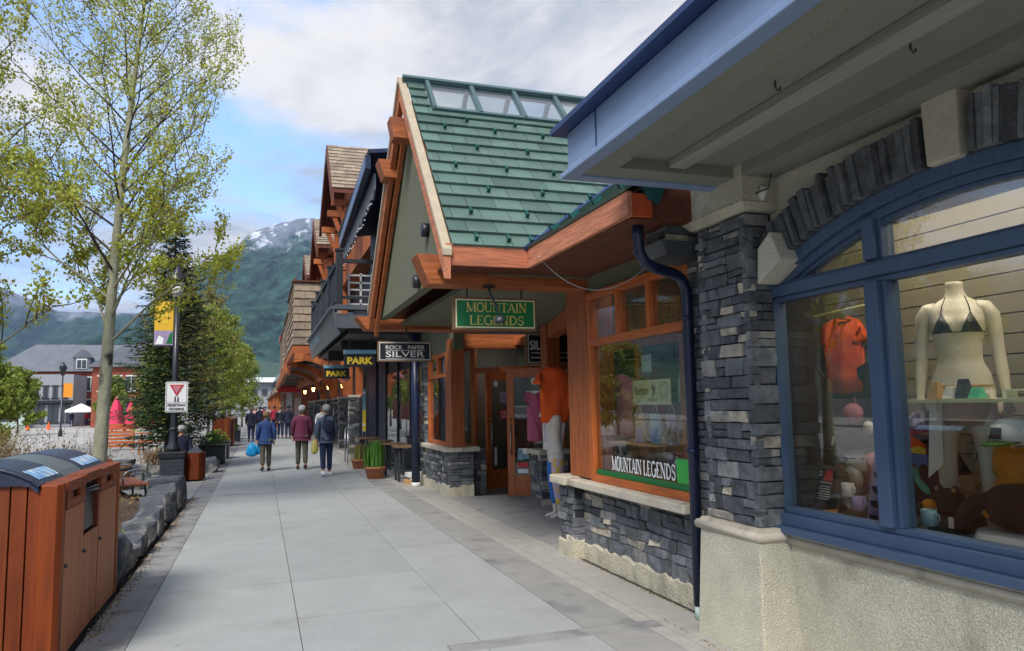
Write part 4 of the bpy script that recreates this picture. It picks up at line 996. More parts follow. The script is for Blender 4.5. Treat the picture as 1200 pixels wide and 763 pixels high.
# potted plants
def pot(x, y, r, h, ph, label, kind):
    t = thing('potted_plant', (x, y, 0), label, 'plant')
    q = MB(); q.lathe((x, y, 0), [(r*.72, 0), (r*.95, h*.85), (r, h*.86), (r, h), (r*.88, h)], 16); q.build('pot', 'terracotta', t)
    q = MB()
    for _ in range(420):
        a = U(0, 6.28); d = abs(rnd.gauss(0, .5))*r*.9; bx, by = x+d*math.cos(a), y+d*math.sin(a); hh = ph*U(.55, 1); ln = U(.0, .28)*ph*.5
        tx, ty = bx+math.cos(a)*ln, by+math.sin(a)*ln; wv_ = .012; ca, sa = math.cos(a+1.57)*wv_, math.sin(a+1.57)*wv_
        zm = h+hh*.55; mx_, my_ = bx+(tx-bx)*.4, by+(ty-by)*.4
        q.poly([(bx-ca, by-sa, h-.03), (bx+ca, by+sa, h-.03), (mx_+ca, my_+sa, zm), (mx_-ca, my_-sa, zm)]); q.poly([(mx_-ca, my_-sa, zm), (mx_+ca, my_+sa, zm), (tx, ty, h+hh)])
    q.build('foliage', kind, t, fix=False)
pot(2.42, 16.75, .24, .26, .62, 'terracotta pot of tall bright green grass on the sidewalk', 'potleaf')
pot(2.44, 19.6, .23, .24, .42, 'terracotta pot with a low reddish brown green shrub, behind the grass pot', 'budleaf')

# ================================================================ TIMBER LODGE WITH ARCADE
lg = thing('timber_lodge', (3.2, 40, 0), 'orange timber lodge building with shingled gables and a columned sidewalk arcade', 'building')
def shingle_gable(x, yr, zr, yn, zn, yf, zf, x2, wallx, name='gable_roof'):
    """gable roof facing the walk: ridge along x"""
    q = MB(); a = Vector((x, yn, zn)); b = Vector((x, yr, zr)); sv = b-a; Ls = math.hypot(sv.y, sv.z)
    courses(q, a, (1, 0, 0), (0, sv.y, sv.z), (0, -sv.z, sv.y), Ls, .19, lambda v: (0, x2-x), pw=.34, th=.03, jit=.03)
    a2 = Vector((x, yf, zf)); s2_ = b-a2; L2 = math.hypot(s2_.y, s2_.z)
    courses(q, a2, (1, 0, 0), (0, s2_.y, s2_.z), (0, -s2_.z, -s2_.y), L2, .25, lambda v: (0, x2-x), pw=.5, th=.03, jit=.03)
    o = q.build(name, 'shake', lg)
    q = MB()
    for (e, f) in ((a, b), (a2, b)):
        q.hexa([(x-.03, e.y, e.z-.34), (x+.05, e.y, e.z-.34), (x+.05, f.y, f.z-.34), (x-.03, f.y, f.z-.34), (x-.03, e.y, e.z-.02), (x+.05, e.y, e.z-.02), (x+.05, f.y, f.z-.02), (x-.03, f.y, f.z-.02)])
        q.hexa([(x+.051, e.y, e.z-.12), (x2, e.y, e.z-.12), (x2, f.y, f.z-.12), (x+.051, f.y, f.z-.12), (x+.051, e.y, e.z-.03), (x2, e.y, e.z-.03), (x2, f.y, f.z-.03), (x+.051, f.y, f.z-.03)])
    q.build('barge_board', 'lodgedark', o)
    q = MB(); wx = wallx
    q.prism([(wx, yn+.3, zn-.3), (wx, yf-.3, zf-.3), (wx, yr, zr-.35)], (.1, 0, 0)); q.build('gable_panel', 'lodgewood', o)
    for yy in (yn+.45, yr, yf-.45):
        q = MB(); q.beam((x+.02, yy, zn-.28), (wx+.3, yy, zn-.28), .16, .18); q.beam((wx-.12, yy, zn-.3), (wx-.12, yy, zn-1.9), .16, .16, up=(0, 1, 0)); q.beam((x+.2, yy, zn-.35), (wx-.1, yy, zn-1.1), .1, .12); q.build('bracket', 'lodgewood', o)
shingle_gable(1.70, 21.3, 9.1, 19.6, 7.35, 23.8, 7.3, 5.0, 2.3)
shingle_gable(1.72, 27.3, 8.35, 25.6, 7.1, 29.6, 6.2, 5.0, 2.3)
shingle_gable(1.72, 33.6, 8.3, 31.8, 7.1, 36.0, 6.2, 5.0, 2.3)
q = MB(); q.box(2.6, 2.8, 26.0, 60, 3.0, 7.0); q.box(2.6, 6.0, 18, 26, 5.7, 7.0); q.build('wall', 'lodgewood', lg)
# timber frame on the upper wall
for y in (26.6, 28.4, 30.4, 32.6, 35.0, 38.0):
    q = MB(); q.box(2.46, 2.6, y-.1, y+.1, 5.2, 6.9); q.build('stud', 'lodgewood', lg)
for y in (27.4, 29.4, 31.4, 33.8, 36.4):
    q = MB(); q.box(2.56, 2.6, y-.5, y+.5, 5.6, 6.6); q.build('window', 'winglass', lg)
# shingled bays projecting over the walk
def bay(y, y2, x, z0, z1, x2=2.6):
    q = MB(); H = z1-z0
    courses(q, (x, y, z0), (1, 0, 0), (0, .02, 1), (0, -1, 0), H, .265, lambda v: (0, x2-x), pw=.36, th=.045, jit=.03)
    courses(q, (x, y2, z0), (0, -1, 0), (.02, 0, 1), (-1, 0, 0), H, .265, lambda v: (0, y2-y), pw=.36, th=.045, jit=.03)
    q.box(x+.05, x2, y+.05, y2-.05, z0, z1, 1); q.box(x-.04, x2, y-.06, y2+.06, z1, z1+.05, 1)
    o = q.build('shingled_bay', ['shake', 'lodgedark'], lg)
    q = MB(); q.box(x-.02, x2+.2, y-.02, y+.2, z0-.32, z0-.04); q.box(x-.02, x+.2, y+.21, y2, z0-.32, z0-.04); q.box(x+.21, x2+.1, y+.21, y2, z0-.14, z0-.06); q.build('bay_beam', 'lodgewood', o, bevel=.01)
    return o
bay(26.0, 31.5, 1.0, 3.70, 5.85)
bay(36.0, 42.0, 1.15, 4.0, 6.0)
bay(50.0, 58.0, 1.3, 3.6, 6.5)
# red-brown raking board left of the near bay
q = MB(); q.hexa([(1.0, 31.6, 2.9), (1.12, 31.6, 2.9), (1.12, 31.9, 2.9), (1.0, 31.9, 2.9), (1.22, 31.6, 6.9), (1.34, 31.6, 6.9), (1.34, 31.9, 6.9), (1.22, 31.9, 6.9)]); q.build('raking_board', 'lodgedark', lg)
# arched brace and posts at the near bay
for (y) in (26.05, 31.2, 36.6):
    q = MB(); pts = []
    for i in range(10):
        t = i/9; a = math.pi/2*t; pts.append((1.05+1.75*math.sin(a), y, 1.95+1.35*math.cos(a)))
    for a_, b_ in zip(pts, pts[1:]): q.beam(a_, b_, .2, .26, up=(0, 1, 0))
    q.build('arched_brace', 'lodgewood', lg)
    for x in (2.85, 3.2):
        q = MB(); q.box(x-.12, x+.12, y-.12, y+.12, 1.95, 3.4); q.build('timber_post', 'lodgewood', lg)
cols = [(2.86, 25.9, .34), (2.86, 29.4, .36), (3.0, 33.2, .4), (3.0, 37, .4), (3.0, 41, .4), (3.0, 45.5, .4), (3.0, 51, .4)]
for i, (x, y, s_) in enumerate(cols):
    q = MB(); ledge(q, (x, y-.01, 0), (1, 0, 0), s_, 1.9, (0, -1, 0), depth=.06, j=.006, cream=0, hr=(.08, .14), lr=(.12, .3)); ledge(q, (x, y+s_, 0), (0, -1, 0), s_, 1.9, (-1, 0, 0), depth=.06, j=.006, cream=.3, hr=(.08, .14), lr=(.12, .3))
    q.box(x+.02, x+s_, y+.03, y+s_, 0, 1.9, 1); q.box(x-.04, x+s_+.04, y-.05, y+s_+.04, 1.9, 1.98, 2)
    q.build('stone_column', ['ledgestone', 'mortar', 'capstone'], lg)
# arcade lean-to: sloping underside with timber edge running away
q = MB(); q.hexa([(1.0, 31.9, 3.25), (3.6, 31.9, 3.6), (3.6, 60, 3.6), (1.2, 60, 3.25), (1.0, 31.9, 3.4), (3.6, 31.9, 3.8), (3.6, 60, 3.8), (1.2, 60, 3.4)]); q.build('arcade_ceiling', 'darkboard', lg)
q = MB(); q.hexa([(.94, 31.9, 3.0), (1.08, 31.9, 3.0), (1.3, 60, 3.0), (1.1, 60, 3.0), (.9, 31.9, 3.4), (1.08, 31.9, 3.4), (1.3, 60, 3.4), (1.1, 60, 3.4)]); q.build('arcade_beam', 'lodgewood', lg)
q = MB(); q.box(4.2, 4.4, 26, 60, 0, 3.5); q.build('shopfront_wall', 'navywall', lg)
for y in (27.0, 29.5, 32, 35, 38.5, 42.5, 47):
    q = MB(); q.box(4.12, 4.2, y, y+.18, 0, 3.2); q.build('pale_jamb', 'greyboard', lg)
for i, (x, y, z) in enumerate(((3.05, 29.9, 2.32), (2.9, 34.6, 2.38), (2.85, 38.6, 2.42), (2.75, 42.6, 2.45), (2.7, 50, 2.45))):
    t = thing('lantern', (x, y, z), ('nearest', 'second nearest', 'middle', 'second farthest', 'farthest')[i]+' of the glowing wall lanterns under the timber arcade', 'lantern', 'lanterns under the arcade')
    q = MB(); q.lathe((x, y, z), [(.06, 0), (.09, .2)], 6); q.build('glass', 'lampglow', t)
    q = MB(); q.lathe((x, y, z+.21), [(.14, 0), (.03, .14), (.015, .3)], 6); q.build('lantern_hood', 'black', t); q = MB(); q.lathe((x, y, z-.04), [(.05, 0), (.075, .03)], 6); q.build('lantern_base', 'black', t)
# pink lantern-like hanging basket
q = MB(); q.lathe((2.62, 25.0, 2.45), [(.05, -.02), (.2, .06), (.16, .16), (.05, .22)], 10); q.tube([(2.62, 25, 2.66), (2.62, 25, 3.1)], .012, 5)
solo(q, 'hanging_lamp', 'pinkcloth', 'dusty pink dome shaped lamp hanging beside the arched timber brace', 'lamp', (2.62, 25, 2.45))
# more units down the street
def unit(y0, y1, x, h, wallm, roofm, over, zo, label, sign=None):
    t = thing('shop_building', (x, y0, 0), label, 'building')
    q = MB(); q.box(x, x+7, y0, y1, 0, h); q.build('wall', wallm, t)
    q = MB(); q.hexa([(x-over, y0-.3, zo), (x, y0-.3, zo+.25), (x, y1, zo+.25), (x-over, y1, zo), (x-over, y0-.3, zo+.35), (x, y0-.3, zo+.9), (x, y1, zo+.9), (x-over, y1, zo+.35)]); q.build('awning_roof', roofm, t)
    q = MB(); q.hexa([(x-.4, y0-.2, h), (x+7.4, y0-.2, h), (x+7.4, y1+.2, h), (x-.4, y1+.2, h), (x+.2, y0+1, h+1.2), (x+6, y0+1, h+1.2), (x+6, y1-1, h+1.2), (x+.2, y1-1, h+1.2)]); q.build('roof', roofm, t)
    y = y0+1
    while y < y1-1:
        q = MB(); q.box(x-.03, x+.02, y, y+1.5, .5, 2.4); q.build('shop_window', 'winlit', t)
        if h > 5: q = MB(); q.box(x-.03, x+.02, y, y+1.2, 4.0, 5.2); q.build('window', 'winglass', t)
        q = MB(); q.box(x-over+.2, x-over+.45, y-.6, y-.35, 0, zo); q.build('post', 'lodgewood', t); y += 3
    if sign: q = MB(); q.box(x-over+.2, x-.1, y0-.42, y0-.34, zo+.0, zo+.42); q.build('sign', sign, t)
    return t
unit(60, 74, 3.0, 5.2, 'brick', 'shake', 2.0, 2.75, 'brick shop with a red sign just beyond the timber arcade', 'red')
unit(74, 92, 2.8, 6.8, 'greyrender', 'lodgedark', 1.7, 3.0, 'pale rendered shop with a pitched awning, beyond the brick shop')
unit(92, 118, 2.6, 4.6, 'lodgewood', 'shake', 1.6, 2.9, 'brown shop with a low shingled awning near the far end of the walk')
unit(118, 150, 2.2, 5.5, 'greyrender', 'shingleslate', 1.2, 3.0, 'grey shop at the far end of the row on the right')
# upper pale gable seen beyond the bays
q = MB(); q.box(1.4, 3, 59, 60.5, 4.2, 6.6); q.box(1.3, 3, 58.9, 60.6, 6.6, 7.0, 1)
solo(q, 'blade_sign', ['offwhite', 'red'], 'tall pale box sign with a red top projecting beyond the shingled bays', 'sign', (2.0, 59.7, 4.2))
# white flat-roofed hotel at the end of the street
t = thing('flat_roofed_building', (-4, 230, 0), 'white flat roofed building closing the far end of the street', 'building')
q = MB(); q.box(-12, 6, 230, 245, 0, 9); q.build('wall', 'greyrender', t); q = MB(); q.box(-13, 7, 228, 247, 9, 10.4); q.build('roof', 'white', t)
for i in range(6): q = MB(); q.box(-11+i*2.8, -9.4+i*2.8, 229.9, 230.02, 5, 7); q.build('window', 'winglass', t)
# ================================================================ STREET FURNITURE
def plank_box(t, x0, x1, y0, y1, z0, zt, n, face, mat, w=.02, arch=None, name='slat_panel'):
    """vertical planks on the face -y ('s') or +x ('e'); arch(u) gives the top height"""
    q = MB(); L = (x1-x0) if face in 'sn' else (y1-y0)
    for i in range(n):
        a, b = L*i/n+.004, L*(i+1)/n-.004
        za = zt if arch is None else arch((a)/L); zb = zt if arch is None else arch((b)/L)
        tt = U(0, 1)
        if face == 's': P = [(x0+a, y0, z0), (x0+b, y0, z0), (x0+b, y0+w, z0), (x0+a, y0+w, z0), (x0+a, y0, za), (x0+b, y0, zb), (x0+b, y0+w, zb), (x0+a, y0+w, za)]
        elif face == 'n': P = [(x0+a, y1-w, z0), (x0+b, y1-w, z0), (x0+b, y1, z0), (x0+a, y1, z0), (x0+a, y1-w, za), (x0+b, y1-w, zb), (x0+b, y1, zb), (x0+a, y1, za)]
        else: P = [(x1-w, y0+a, z0), (x1, y0+a, z0), (x1, y0+b, z0), (x1-w, y0+b, z0), (x1-w, y0+a, za), (x1, y0+a, za), (x1, y0+b, zb), (x1-w, y0+b, zb)]
        q.hexa(P, 0, tt)
    return q.build(name, mat, t, bevel=.003)
mk('binwood', '#8f3c14', .55, .35, 12, .3, 30, stretch=(1, 1, .10), tint=['#63260a', '#76330c', '#834010', '#6b2a0a'], spots=('#451505', 7, .52, .75), spec=.3)
mk('binslat', '#b0683f', .55, .2, 30, .5, 30, stretch=(3, 3, .08), tint=['#8f5430', '#a2643e', '#985b36'])
mk('binlid', '#141a30', .38, .2, 5, .08)
mk('binlidgrey', '#565e5c', .42, .2, 5, .08)
mk('sticker', '#6a9cc4', .5, .3, 5, 0, spots=('#c4ccd0', 14, .45, .6))
def recycling(x0, x1, y0, y1, H, label, detailed=True, grp=None):
    t = thing('recycling_station', ((x0+x1)/2, (y0+y1)/2, 0), label, 'recycling bin', grp)
    q = MB(); q.box(x0+.03, x1-.05, y0+.05, y1-.05, .06, H-.06); q.build('bin_core', 'black', t)
    W = x1-x0; ar = lambda u: H-.03+.13*math.sin(math.pi*min(1, max(0, (u))))
    n = 8 if detailed else 5
    plank_box(t, x0+.06, x1-.10, y0, y0, .05, H, n, 's', 'binwood', arch=ar)
    if not detailed:
        plank_box(t, x0, x1, y0+.05, y1-.05, .05, H-.03, 4, 'e', 'binwood')
        q = MB()
        for i in range(8):
            u0, u1 = i/8, (i+1)/8; q.hexa([(x0+W*u0, y0-.02, ar(u0)), (x0+W*u1, y0-.02, ar(u1)), (x0+W*u1, y1+.02, ar(u1)), (x0+W*u0, y1+.02, ar(u0)), (x0+W*u0, y0-.02, ar(u0)+.04), (x0+W*u1, y0-.02, ar(u1)+.04), (x0+W*u1, y1+.02, ar(u1)+.04), (x0+W*u0, y1+.02, ar(u0)+.04)])
        q.build('lid', 'barkbrown', t); return t
    plank_box(t, x0+.06, x1-.10, y0, y1, .05, H, n, 'n', 'binwood', arch=ar)
    for yy in (y0-.005, y1-.11):       # rounded corner posts
        q = MB(); pts = [(x1-.125, yy), (x1-.03, yy), (x1, yy+.03), (x1, yy+.09), (x1-.02, yy+.115), (x1-.125, yy+.115)]
        q.prism([(a, b, .04) for a, b in pts], (0, 0, H-.02)); q.build('corner_post', 'binwood', t, bevel=.012)
    ys = [y0+.125, y0+.125+(y1-y0-.25)*.30, y0+.125+(y1-y0-.25)*.60, y1-.125]
    for i in range(3):
        a, b = ys[i]+.006, ys[i+1]-.006
        if i == 1:
            o = plank_box(t, x0, x1-.01, a, b, .05, .72, 6, 'e', 'binslat', name='door_panel')
            q = MB(); q.box(x1-.10, x1-.01, a, a+.03, .72, H-.04); q.box(x1-.10, x1-.01, b-.03, b, .72, H-.04); q.box(x1-.12, x1+.004, a, b, H-.035, H+.03); q.build('surround', 'binwood', t, bevel=.004)
            q = MB(); q.box(x1-.13, x1-.10, a+.03, b-.03, .72, H-.04); q.build('recess', 'blacksatin', t)
            q = MB(); q.hexa([(x1-.09, a+.06, .76), (x1-.03, a+.06, .74), (x1-.03, b-.06, .74), (x1-.09, b-.06, .76), (x1-.09, a+.04, H-.1), (x1-.05, a+.04, H-.12), (x1-.05, b-.04, H-.12), (x1-.09, b-.04, H-.1)]); q.build('bin_liner', 'gunmetal', t, bevel=.01)
            q = MB(); q.tube([(x1-.05, a+.05, H-.10), (x1+.02, (a+b)/2, H-.09), (x1-.05, b-.05, H-.10)], .02, 8); q.build('hood', 'blacksatin', t)
        else:
            o = plank_box(t, x0, x1-.006, a, b, .05, H-.16, 6, 'e', 'binslat', name='door_panel')
            q = MB(); q.box(x1-.03, x1, a, b, H-.155, H-.10); q.box(x1-.03, x1, a, a+(b-a)*.3, H-.10, H-.05); q.box(x1-.03, x1, a+(b-a)*.7, b, H-.10, H-.05); q.box(x1-.14, x1+.004, a, b, H-.049, H+.02); q.build('surround', 'binwood', t, bevel=.004)
            q = MB(); q.box(x1-.06, x1-.031, a+.05, b-.05, H-.14, H-.05); q.build('slot', 'black', t)
        q = MB(); q.blob((x1+.002, a+.02, .62), .014, 6, 4); q.build('catch', 'gunmetal', t)
    ar2 = lambda u: H+.02+.135*math.sin(math.pi*u)**.75
    lx0, lx1 = x0+.02, x1-.13
    bounds = [y0-.02]+[ys[1]-.003, ys[2]-.003]+[y1-.02]
    for i in range(3):
        q = MB(); a, b = bounds[i], bounds[i+1]; k = 16
        for j in range(k):
            u0, u1 = j/k, (j+1)/k
            e0 = max(0, ar2(u0)-.05); e1 = max(0, ar2(u1)-.05)
            X0, X1 = lx0+(lx1-lx0)*u0, lx0+(lx1-lx0)*u1
            q.hexa([(X0, a, min(e0, H+.02)), (X1, a, min(e1, H+.02)), (X1, b-.012, min(e1, H+.02)), (X0, b-.012, min(e0, H+.02)), (X0, a+.008, ar2(u0)), (X1, a+.008, ar2(u1)), (X1, b-.02, ar2(u1)), (X0, b-.02, ar2(u0))], 0, .5)
        # rounded near rim
        q.tube([(lx0+(lx1-lx0)*j/k, a+.012, ar2(j/k)-.012) for j in range(k+1)], .016, 8)
        for f in range(len(q.sm)): q.sm[f] = True
        o = q.build('lid', ('binlid', 'binlidgrey', 'binlid')[i], t, smooth=False)
        if i != 1:
            q = MB(); st = MB()
            for j in range(4):
                u0, u1 = .84+j*.032, .84+(j+1)*.032
                X0, X1 = lx0+(lx1-lx0)*u0, lx0+(lx1-lx0)*u1
                q.poly([(X0, a+.1, ar2(u0)+.003), (X1, a+.1, ar2(u1)+.003), (X1, b-.08, ar2(u1)+.003), (X0, b-.08, ar2(u0)+.003)])
            q.build('decal', 'sticker', o, fix=False)
    q = MB(); q.box(x1-.07, x1-.03, y1-.09, y1-.05, -.001, .05); q.box(x0+.05, x0+.09, y0+.05, y0+.09, -.001, .05); q.build('foot', 'steel', t)
    return t
recycling(-2.05, -1.165, 5.38, 7.42, 1.13, 'big slatted red wood recycling station with domed navy lids in the left foreground')
recycling(-1.95, -1.08, 33.9, 35.4, 1.15, 'far slatted orange recycling box beside the walk, the nearer of two', False, 'far recycling boxes')
recycling(-1.9, -1.15, 41.0, 42.4, 1.15, 'farthest orange recycling box, behind its twin by the trees', False, 'far recycling boxes')
# octagonal wooden litter bin
t = thing('litter_bin', (-1.39, 18.45, 0), 'octagonal wooden litter bin with a blue grey pyramid cap beside the lamp plinth', 'litter bin')
for i in range(8):
    a0, a1 = math.pi/4*i+.40, math.pi/4*(i+1)+.38; r = .235; q = MB()
    P = lambda a, rr, z: (-1.39+math.cos(a)*rr, 18.45+math.sin(a)*rr, z)
    q.hexa([P(a0, r-.03, .03), P(a0, r, .03), P(a1, r, .03), P(a1, r-.03, .03), P(a0, r-.03, .62), P(a0, r, .62), P(a1, r, .62), P(a1, r-.03, .62)]); q.build('plank', 'binwood', t, bevel=.006)
q = MB(); q.lathe((-1.39, 18.45, 0), [(.19, .0), (.19, .58)], 8); q.build('liner', 'black', t)
q = MB(); q.lathe((-1.39, 18.45, 0), [(.21, .625), (.20, .65), (.02, .76)], 4, smooth=False); q.build('lid', 'gunmetal', t)

mk('banneryellow', '#d9ab28', .7, .08, 6, 0)
# lamp post with banner and yield sign
t = thing('lamp_post', (-1.84, 18.35, 0), 'tall black lamp post on a dark brick plinth, partly hidden by tree leaves', 'lamp post')
q = MB(); q.box(-2.08, -1.60, 18.12, 18.58, 0, .52); 
for zi in range(6):
    for xi in range(5):
        x0_ = -2.085+xi*.097+(zi % 2)*.03-.0; q.box(max(x0_, -2.085), min(x0_+.09, -1.595), 18.105, 18.2, .012+zi*.085, .09+zi*.085); q.box(-1.68, -1.588, 18.115+xi*.094, 18.2+xi*.094, .012+zi*.085, .09+zi*.085)
q.build('plinth', 'gunmetal', t)
q = MB(); q.box(-2.12, -1.56, 18.08, 18.62, .525, .67); q.build('plinth_cap', 'black', t, bevel=.02)
q = MB(); q.lathe((-1.84, 18.35, 0), [(.16, .67), (.15, .75), (.10, .85), (.085, 1.05), (.07, 1.15), (.065, 1.9), (.055, 4.3)], 14)
q.lathe((-1.84, 18.35, 0), [(.08, 1.12), (.095, 1.16), (.08, 1.2)], 14); q.build('pole', 'blacksatin', t)
q = MB(); q.tube([(-1.84, 18.35, 4.25), (-1.84, 18.35, 4.45)], .04, 8); q.lathe((-1.84, 18.35, 4.4), [(.05, 0), (.2, .12), (.2, .16), (.06, .4), (.02, .48)], 8); q.build('lantern_cap', 'blacksatin', t)
q = MB(); q.lathe((-1.84, 18.35, 4.15), [(.1, .0), (.16, .33)], 8); q.build('lantern_glass', 'offwhite', t)
for z in (3.02, 4.06):
    q = MB(); q.beam((-1.86, 18.35, z), (-2.32, 18.35, z), .02, .02); q.build('banner_arm', 'blacksatin', t)
bt = MB(); bt.box(-2.30, -1.91, 18.345, 18.355, 3.38, 4.05); bn = solo(bt, 'street_banner', 'banneryellow', 'yellow street banner with white, green and pink artwork hung on the black lamp post', 'banner', (-2.1, 18.35, 3.04))
q = MB(); q.box(-2.30, -1.91, 18.344, 18.356, 3.05, 3.379); q.build('lower_panel', 'lavender', bn)
q = MB(); q.prism([(-2.05, 18.342, 3.08), (-1.92, 18.342, 3.08), (-1.92, 18.342, 3.36), (-1.98, 18.342, 3.3)], (0, .001, 0)); q.build('artwork', 'signgreen', bn)
q = MB(); q.prism([(-2.28, 18.342, 3.07), (-2.12, 18.342, 3.07), (-2.1, 18.342, 3.2), (-2.2, 18.342, 3.27)], (0, .001, 0)); q.build('artwork', 'white', bn)
q = MB()
for k in range(3): q.box(-2.2+k*.02, -2.02, 18.340, 18.343, 3.55+k*.14, 3.6+k*.14)
q.build('artwork', 'yellow', bn)
sg = thing('yield_sign', (-1.79, 18.26, 1.54), 'white sign with a red yield triangle and words PEDESTRIAN CROSSING on the lamp post', 'sign')
q = MB(); q.prism([(-2.0, 18.25, 1.54), (-1.58, 18.25, 1.54), (-1.56, 18.25, 1.56), (-1.56, 18.25, 2.2), (-1.58, 18.25, 2.22), (-2.0, 18.25, 2.22), (-2.02, 18.25, 2.2), (-2.02, 18.25, 1.56)], (0, .006, 0)); q.build('sign_plate', 'white', sg)
q = MB()
for (a, b, c, d) in ((-2.0, -1.58, 1.56, 1.567), (-2.0, -1.58, 2.193, 2.2), (-2.0, -1.993, 1.567, 2.193), (-1.587, -1.58, 1.567, 2.193), (-2.0, -1.58, 1.745, 1.752)): q.box(a, b, 18.245, 18.249, c, d)
q.build('rule', 'signblack', sg)
tri = lambda s, z: [(-1.79-s, 18.24, z+s*.62), (-1.79+s, 18.24, z+s*.62), (-1.79, 18.24, z-s*1.1)]
q = MB(); q.prism(tri(.15, 2.06), (0, .004, 0)); q.build('yield_triangle', 'red', sg)
q = MB(); q.prism([(a, b-.005, c) for a, b, c in tri(.095, 2.066)], (0, .003, 0)); q.build('yield_triangle', 'pinkcloth', sg)
for dx, h_ in ((-.03, .11), (.03, .09)):
    q = MB(); x = -1.79+dx; q.box(x-.014, x+.014, 18.243, 18.247, 1.80, 1.80+h_*.6); q.box(x-.02, x-.006, 18.243, 18.247, 1.77, 1.80); q.box(x+.006, x+.02, 18.243, 18.247, 1.77, 1.80)
    q.prism([(x+.014*math.cos(k*.7854), 18.243, 1.815+h_*.65+.014*math.sin(k*.7854)) for k in range(8)], (0, .003, 0)); q.build('pictogram', 'signblack', sg)
text('PEDESTRIAN', 'signblack', sg, (-1.97, 18.245, 1.67), (1, 0, 0), up, .36, .055, bold=.03); text('CROSSING', 'signblack', sg, (-1.95, 18.245, 1.585), (1, 0, 0), up, .32, .055, bold=.03)

# benches
def bench(x, y, rot, label, arms=True):
    t = thing('park_bench', (0, 0, 0), label, 'bench')
    q = MB()
    for i in range(4): q.box(-.7, .7, -.02+i*.11, .08+i*.11, .43, .46)
    q.build('seat', 'redwood_x', t, bevel=.005)
    q = MB()
    for i in range(3): q.hexa([(-.7, -.06-.03*i, .52+i*.12), (.7, -.06-.03*i, .52+i*.12), (.7, -.03-.03*i, .52+i*.12), (-.7, -.03-.03*i, .52+i*.12), (-.7, -.085-.03*i, .62+i*.12), (.7, -.085-.03*i, .62+i*.12), (.7, -.055-.03*i, .62+i*.12), (-.7, -.055-.03*i, .62+i*.12)])
    q.build('backrest', 'redwood_x', t, bevel=.005)
    for s in (-.55, .55):
        q = MB(); q.tube([(s, -.02, 0), (s, 0, .42), (s, .38, .42), (s, .42, 0)], .02, 6); q.build('leg', 'gunmetal', t)
        if arms: q = MB(); q.tube([(s+.1*(1 if s > 0 else -1), .40, .44), (s+.1*(1 if s > 0 else -1), .44, .56)]+[(s+.1*(1 if s > 0 else -1), .24+.2*math.cos(k*.35), .56+.12*math.sin(k*.35)) for k in range(10)]+[(s+.1*(1 if s > 0 else -1), .05, .46)], .014, 6); q.build('armrest', 'steel', t)
    t.location = (x, y, 0); t.rotation_euler = (0, 0, rot); return t
bench(-2.25, 13.6, R(-72), 'red slatted bench with curled steel armrests behind the recycling station')
# black planter boxes
def blackplanter(x, y, s, label, leaf):
    t = thing('planter_box', (x, y, 0), label, 'planter', 'black planter boxes beside the walk')
    q = MB(); q.box(x-s, x+s, y-s, y+s, .05, .52); q.box(x-s-.03, x+s+.03, y-s-.03, y+s+.03, .52, .56); q.build('box', 'blacksatin', t, bevel=.01)
    for sx in (-1, 1):
        for sy in (-1, 1): q = MB(); q.box(x+sx*s*.8-.03, x+sx*s*.8+.03, y+sy*s*.8-.03, y+sy*s*.8+.03, 0, .05); q.build('foot', 'black', t)
    q = MB()
    for _ in range(260):
        a = U(0, 6.28); d = U(0, s*1.0); z = .56+U(0, .42)*(1-d/s*.5); c = Vector((x+d*math.cos(a), y+d*math.sin(a), z)); n = Vector((U(-1, 1), U(-1, 1), U(0, 1))).normalized(); u_ = n.orthogonal().normalized()*.045; v_ = n.cross(u_)
        q.poly([c-u_, c-v_*.6, c+u_, c+v_*.6])
    q.build('foliage', leaf, t, fix=False)
blackplanter(-1.32, 23.7, .36, 'nearer black square planter box beside the walk behind the litter bin', 'potleaf')
blackplanter(-1.30, 26.0, .36, 'farther black square planter box beside the walk', 'limeleaf')
blackplanter(-1.2, 38.2, .3, 'small black planter box between the two far recycling boxes', 'potleaf')
# half barrel, parasols, slatted enclosure across
t = thing('half_barrel', (-2.75, 17.2, 0), 'dark weathered half barrel planter behind the bench', 'planter')
q = MB(); q.lathe((-2.75, 17.2, 0), [(.24, 0), (.28, .25), (.27, .5), (.25, .5), (.24, .46)], 16); q.build('staves', 'barkbrown', t)
for z in (.1, .4): q = MB(); q.lathe((-2.75, 17.2, z), [(.285, 0), (.285, .035)], 16); q.build('hoop', 'gunmetal', t)
def parasol(x, y, s, label):
    t = thing('closed_parasol', (x, y, 0), label, 'parasol', 'closed red parasols')
    q = MB(); q.tube([(x, y, 0), (x, y, 2.35*s)], .025, 6); q.build('pole', 'white', t)
    q = MB(); pr = [(.36, .75), (.33, 1.0), (.28, 1.4), (.20, 1.8), (.1, 2.15), (.03, 2.3)]; n = 16; b = 0
    for (r, z) in pr:
        for j in range(n): a = 6.2832*j/n; rr = r*(1.15 if j % 2 else .8)*s; q.v.append((x+rr*math.cos(a), y+rr*math.sin(a), z*s+.05*(j % 2)))
    for i in range(len(pr)-1):
        for j in range(n): q.face([i*n+j, i*n+(j+1) % n, (i+1)*n+(j+1) % n, (i+1)*n+j], 0, None, True)
    q.build('canopy', 'pink', t)
parasol(-6.3, 38.5, .95, 'closed red parasol nearest the aspen trunk'); parasol(-5.9, 40, .9, 'second closed red parasol, right of the first'); parasol(-5.4, 42.5, .8, 'lowest closed red parasol half behind the spruce')
t = thing('slatted_screen', (-5.4, 34, 0), 'golden slatted timber screen in front of the red parasols', 'screen')
for i in range(7): q = MB(); q.box(-6.1, -4.9, 34, 34.03, .12+i*.14, .22+i*.14); q.build('slat', 'fir_x', t)
for x in (-6.1, -4.95): q = MB(); q.box(x, x+.07, 34.03, 34.1, 0, 1.15); q.build('post', 'fir_z', t)
